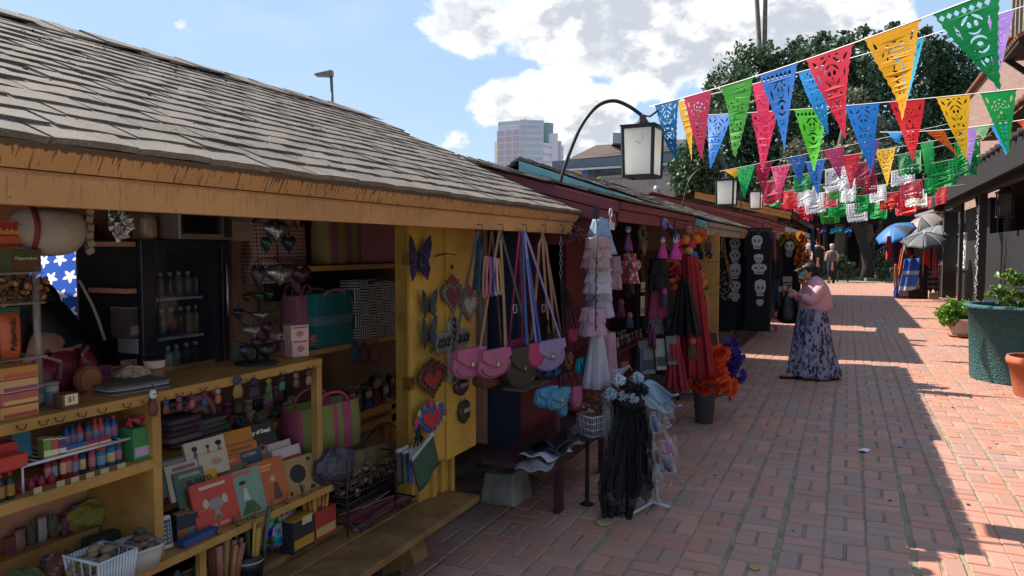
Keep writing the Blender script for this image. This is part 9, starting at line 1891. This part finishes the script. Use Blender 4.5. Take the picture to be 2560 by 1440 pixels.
mb=MB();mb.box(q.x-.14,q.y-.1,0,q.x+.155,q.y+.2,78*kq);mb.build('case',wood_d,CBn);mb=MB();mb.box(q.x-.18,q.y-.15,78*kq,q.x+.19,q.y+.22,82*kq);mb.build('top',wood_g,CBn,bev=.004)
mb=MB();mb.blob((q.x+.05,q.y,85*kq),(.1,.08,.07),10,6,.1);mb.build('red_hat',C('a8302c'),label='small red cloth hat lying on the slatted cabinet',cat='hat',loc=q)
q=PZ(2334,748,0);mb=MB();mb.hexa([(q.x-.16,q.y-.1,0),(q.x+.15,q.y-.12,0),(q.x+.16,q.y+.15,0),(q.x-.14,q.y+.15,0),(q.x-.14,q.y-.08,.22),(q.x+.12,q.y-.09,.24),(q.x+.14,q.y+.13,.23),(q.x-.12,q.y+.13,.21)]);mb.build('stone_block',MATS['rough_stone'],label='pinkish stone block under the black skirts at the stand',cat='stone',bev=.02,loc=q)
# patio roof pieces behind the umbrellas
mb=MB();mb.beam(PD(2300,540,28),PD(2368,520,27),.6,.08);mb.build('flat_awning',C('8a8c90'),label='pale flat awning edge behind the umbrellas',cat='awning',loc=PD(2330,530,28))
t=thing('red_bunting_cloth','dark red patterned cloth hanging beside the porch roof end','cloth',tuple(PD(2350,510,24)));mb=MB();mb.sheet(lambda u,v:PD(2335+28*u,500+28*v,24+.05*math.sin(u*9)),8,4);mb.build('cloth',pat('dark_red_check','gingham','7a2430','5a1c24',s=5),t,solid=.01)
# ================================================================ CLUTTER: more small goods
ORD=['first','second','third','fourth','fifth','sixth','seventh','eighth','ninth','tenth','eleventh','twelfth','thirteenth','fourteenth','fifteenth','sixteenth']
CN={'7a3a34':'brick red','4a5a3a':'olive','8a7440':'mustard','3a4a64':'slate blue','8a6a58':'tan','6a3050':'plum','3a6a5a':'sea green','a0968a':'cream','a05a38':'orange','2c2c32':'black','9a4a66':'pink','5a4a3c':'brown'}
ck=list(CN)
def small(kind,label,L,w,h,c,c2,rz):
    if kind==0:packbox(label,L,w,h,w*.5,c,c2,None,nm='snack_packet',rz=rz,lid=False)
    elif kind==1:jartube(label,L,w*.42,h,c,c2,CK(c),cat='jar',nm='snack_jar')
    elif kind==2:
        t=thing('snack_bag',label,'snack bag',(0,0,0));mb=MB();loft(mb,[(w*.45,w*.12,0,0,0),(w*.5,w*.22,h*.3,0,0),(w*.47,w*.18,h*.7,0,0),(w*.5,.002,h*.95,0,0)],12,.8);mb.build('bag',C(c,.3,bump=.5,bs=40),t);mb=MB();mb.box(-w*.5,-.003,h*.94,w*.5,.003,h*1.04);mb.build('crimp',C(c2,.4),t);place(t,L,rz)
    else:crumple('cloth_pouch',label,'pouch',L,(w*.5,w*.3,h*.5),pat('pp_'+c,'vor',c,c2,s=80),int(h*1e4),amp=.18)
def CK(c):return ck[(ck.index(c)+5)%len(ck)]if c in ck else '8a7a6a'
def crow(where,px0,px1,n,pyb0,pyb1,hpx,X,z,seed,kinds=(0,1,2,3),rz=85):
    rg=random.Random(seed)
    for k in range(n):
        px=px0+(px1-px0)*(k+.5)/n;wp=(px1-px0)/n*rg.uniform(.7,.98);pb=pyb0+(pyb1-pyb0)*(k+.5)/n;c=ck[rg.randrange(12)];kd=kinds[rg.randrange(len(kinds))];hp=hpx*rg.uniform(.7,1.15)
        L,w,h=IT(px-wp/2,px+wp/2,pb-hp,pb,X-rg.uniform(0,.03),z)
        small(kd,'%s from the left, %s %s %s'%(ORD[k],CN[c],['packet','jar','foil bag','pouch'][kd],where),L,w,h,c,CK(c),rz+rg.uniform(-14,14))
crow('on the lower left ledge',4,205,8,1440,1410,62,XF-.15,zr1,1)
crow('on the back ledge, lower left',10,372,13,1372,1300,58,XF-.29,zr2,2)
crow('at the back of the candy shelf',60,372,12,1180,1100,46,XF-.26,zm+.001,3,(0,1))
crow('behind the tins on the counter',110,340,7,960,930,40,XF-.33,ZC,4,(0,1,2))
crow('behind the textile heap',400,735,13,1095,1010,46,XF-.52,zt1,5)
crow('on the lowest ledge',430,560,5,1440,1400,55,XF-.12,.402,6)
crow('behind the snack cartons',640,820,7,1370,1330,55,XF-.22,.402,7)
crow('behind the tin heart stand',585,790,8,905,880,38,XF-.30,ZC,8,(0,1,3))
crow('behind the rag dolls',825,1000,9,1005,1000,50,XS-.16,z3+.002,9,(2,3))
crow('behind the teal bag',700,780,3,840,838,50,XS-.24,z2+.002,10,(0,3))
# more charms hooked along the counter edge
rg=random.Random(12)
for k,px in enumerate((415,448,480,512,545,672,705,740,772)):
    py=1058-px*.2035+42;charm('%s %s charm from the left hung along the counter edge'%(ORD[k],CN[ck[(k*5)%12]]),px,py,16,38,ck[(k*5)%12],c2=ck[(k*7+3)%12])
# roof litter: twigs, pods and leaves on the shingles
mb=MB();rg=random.Random(13);uxr=(RX1-EX1);uzr=(RZ1-EZ1)
for k in range(230):
    s=rg.random();y=rg.uniform(.9,Y1-.1);x=EX1+uxr*s;z=EZ1+uzr*s+.022;mb.mi=rg.choice((0,0,0,1,1,2));a=rg.uniform(0,3.1);l=rg.uniform(.006,.03)
    if mb.mi==0:mb.blob((x,y,z),(l*.5,l*.35,.006),5,4,.2,(0,0,a))
    else:mb.tube([(x,y,z),(x+l*.6*math.cos(a),y+l*math.sin(a),z+.008),(x+l*math.cos(a+.6),y+l*1.6*math.sin(a+.6),z+.002)],.0022,4)
mb.build('roof_litter',[C('2a221c',.9),C('a08a5c',.9),C('4a3c2c',.9)],RF1,kind='stuff')
# hanging goods in the deeper stalls
def hang(label,kind,px,py,wp,hp,D,c,seed=0):
    k=D/F;w,h=wp*k,hp*k;p=PD(px,py+hp/2,D);rg=random.Random(seed)
    if kind=='scarf':drape(label,'scarf','scarf',px-wp*.3,px+wp*.3,px-wp/2,px+wp/2,py-hp/2,py+hp/2,D,C(c,.85),amp=.03,seed=seed,n=12)
    elif kind=='mask':t=thing('mask',label,'mask',(0,0,0));mb=MB();mb.blob((0,0,h*.5),(w*.5,w*.25,h*.5),12,8);mb.build('face',C(c,.5),t);mb=MB();[mb.blob((s*w*.2,-w*.23,h*.6),(w*.12,w*.05,h*.08),6,4)for s in(-1,1)];mb.box(-w*.2,-w*.26,h*.22,w*.2,-w*.2,h*.28);mb.build('features',C('1a1418'),t);mb=MB();[mb.blob((w*.42*math.cos(a),0,h*.55+h*.5*math.sin(a)),w*.14,6,4)for a in np.linspace(.2,2.9,7)];mb.build('flower_border',C(ck[seed%12],.8),t);place(t,p,35)
    elif kind=='bag':t=thing('small_bag',label,'bag',(0,0,0));mb=MB();loft(mb,[(w*.4,w*.12,0,0,0),(w*.5,w*.16,h*.2,0,0),(w*.45,w*.14,h*.55,0,0)],12,.6);mb.build('pouch',C(c,.7),t);mb=MB();mb.tube([(-w*.35,0,h*.5),(0,0,h),(w*.35,0,h*.5)],.005,4);mb.build('strap',C('1c1a1c'),t);place(t,p,35)
    else:
        t=thing('fringed_ornament',label,'ornament',(0,0,0));mb=MB();mb.blob((0,0,h*.8),(w*.4,w*.4,h*.2),8,6,.1);mb.build('knot',C(c,.9),t);mb=MB()
        for j in range(9):a=j*.7;mb.tube([(w*.2*math.cos(a),w*.2*math.sin(a),h*.7),(w*.35*math.cos(a),w*.35*math.sin(a),h*.3),(w*.42*math.cos(a),w*.42*math.sin(a),0)],.006,4)
        mb.build('fringe',C(CK(c)if c in ck else c,.9),t);place(t,p,35)
S_=[('mask',1548,700,20,26,6.0,'9a4a66','pink','left of the flowered cloth bag'),('mask',1594,664,18,24,6.4,'a0968a','cream','under the coiled wreath'),('bag',1612,575,18,40,6.6,'3a4a64','slate blue','left of the pink skull dolls'),('fringe',1552,770,22,46,5.9,'7a3a34','brick red','beside the pale pink blouse'),('fringe',1574,800,20,40,6.1,'9a4a66','pink','above the clay figurines'),
 ('scarf',1682,560,18,60,6.6,'2c2c32','black','behind the skull dolls'),('scarf',1630,840,22,60,6.6,'6a3050','plum','below the grey lace skirt'),('fringe',1660,745,20,50,6.8,'9a4a66','pink','right of the deep pink skirt'),('bag',1676,800,20,44,6.8,'2c2c32','black','right of the grey lace skirt'),('mask',1722,575,20,24,7.0,'a05a38','orange','above the pompoms'),
 ('fringe',1762,700,18,50,7.3,'a05a38','orange','right of the marigold cluster'),('scarf',1690,880,30,90,6.9,'9a4a66','pink','low in front of the red tulle'),('scarf',1765,800,20,130,7.1,'a05a38','red orange','at the right side of the red tulle'),('fringe',1730,870,26,60,6.8,'a05a38','orange','above the orange paper flowers'),
 ('bag',1770,610,18,40,7.6,'2c2c32','black','on the ochre shutter board'),('scarf',1600,900,24,60,6.3,'3a4a64','slate blue','hanging below the counter edge'),('bag',1560,905,24,40,6.0,'7a3a34','brick red','below the clay figurines'),
 ('scarf',1806,600,16,60,9.6,'8a6a58','tan','left of the column of skulls'),('fringe',1862,600,12,40,10.3,'a05a38','orange','between the two skull shirts'),
 ('scarf',1934,615,14,70,13.2,'7a3a34','brick red','just beyond the long skull shirt'),('mask',1944,590,13,18,13.5,'a0968a','cream','high beyond the skull shirts'),('scarf',1988,700,16,80,15,'6a3050','plum','below the rib shirt'),('fringe',2008,720,14,50,15.2,'a05a38','orange','below the long garland'),('bag',1942,780,16,30,13.4,'9a4a66','pink','low beyond the skull shirts'),
 ('scarf',2032,600,12,60,20,'3a4a64','slate blue','near the far walkers'),('scarf',2046,590,10,40,22,'7a3a34','brick red','above the far walkers')]
for k,(kd,px,py,wp,hp,D,c,cn_,wh)in enumerate(S_):hang('%s %s %s'%(cn_,{'mask':'mask with a flower border','scarf':'scarf hanging','bag':'small shoulder bag','fringe':'fringed ornament'}[kd],wh),kd,px,py,wp,hp,D,c,k+3)
# extra clothes and bright goods at the serape stand
for k,(px,py,wp,hp,c,cn_,wh)in enumerate(((2222,610,16,40,'8a2430','wine red','under the blue umbrella'),(2240,690,12,60,'a05a38','orange','beside the steep serape'),(2262,612,12,34,'a0968a','cream','behind the felt dolls'),(2300,680,16,70,'2c2c32','black','left of the banded skirts'),(2336,650,14,80,'9a4a66','pink','near the slatted cabinet'),(2312,612,14,30,'3a6a5a','sea green','above the orange tote'))):
    hang('%s cloth hanging %s at the serape stand'%(cn_,wh),'scarf',px,py,wp,hp,24.2,c,60+k)
# stains and gum on the paving
mb=MB();rg=random.Random(15)
for k in range(120):
    x,y=rg.uniform(-1.2,3),rg.uniform(3,20);r_=rg.uniform(.006,.018);n=7;mb.add([(x+r_*math.cos(q*.9)*rg.uniform(.7,1.2),y+r_*math.sin(q*.9)*rg.uniform(.7,1.2),.0045)for q in range(n)],[tuple(range(n))])
mb.build('gum_spot',C('2e2624',.9),PAVE,kind='stuff')
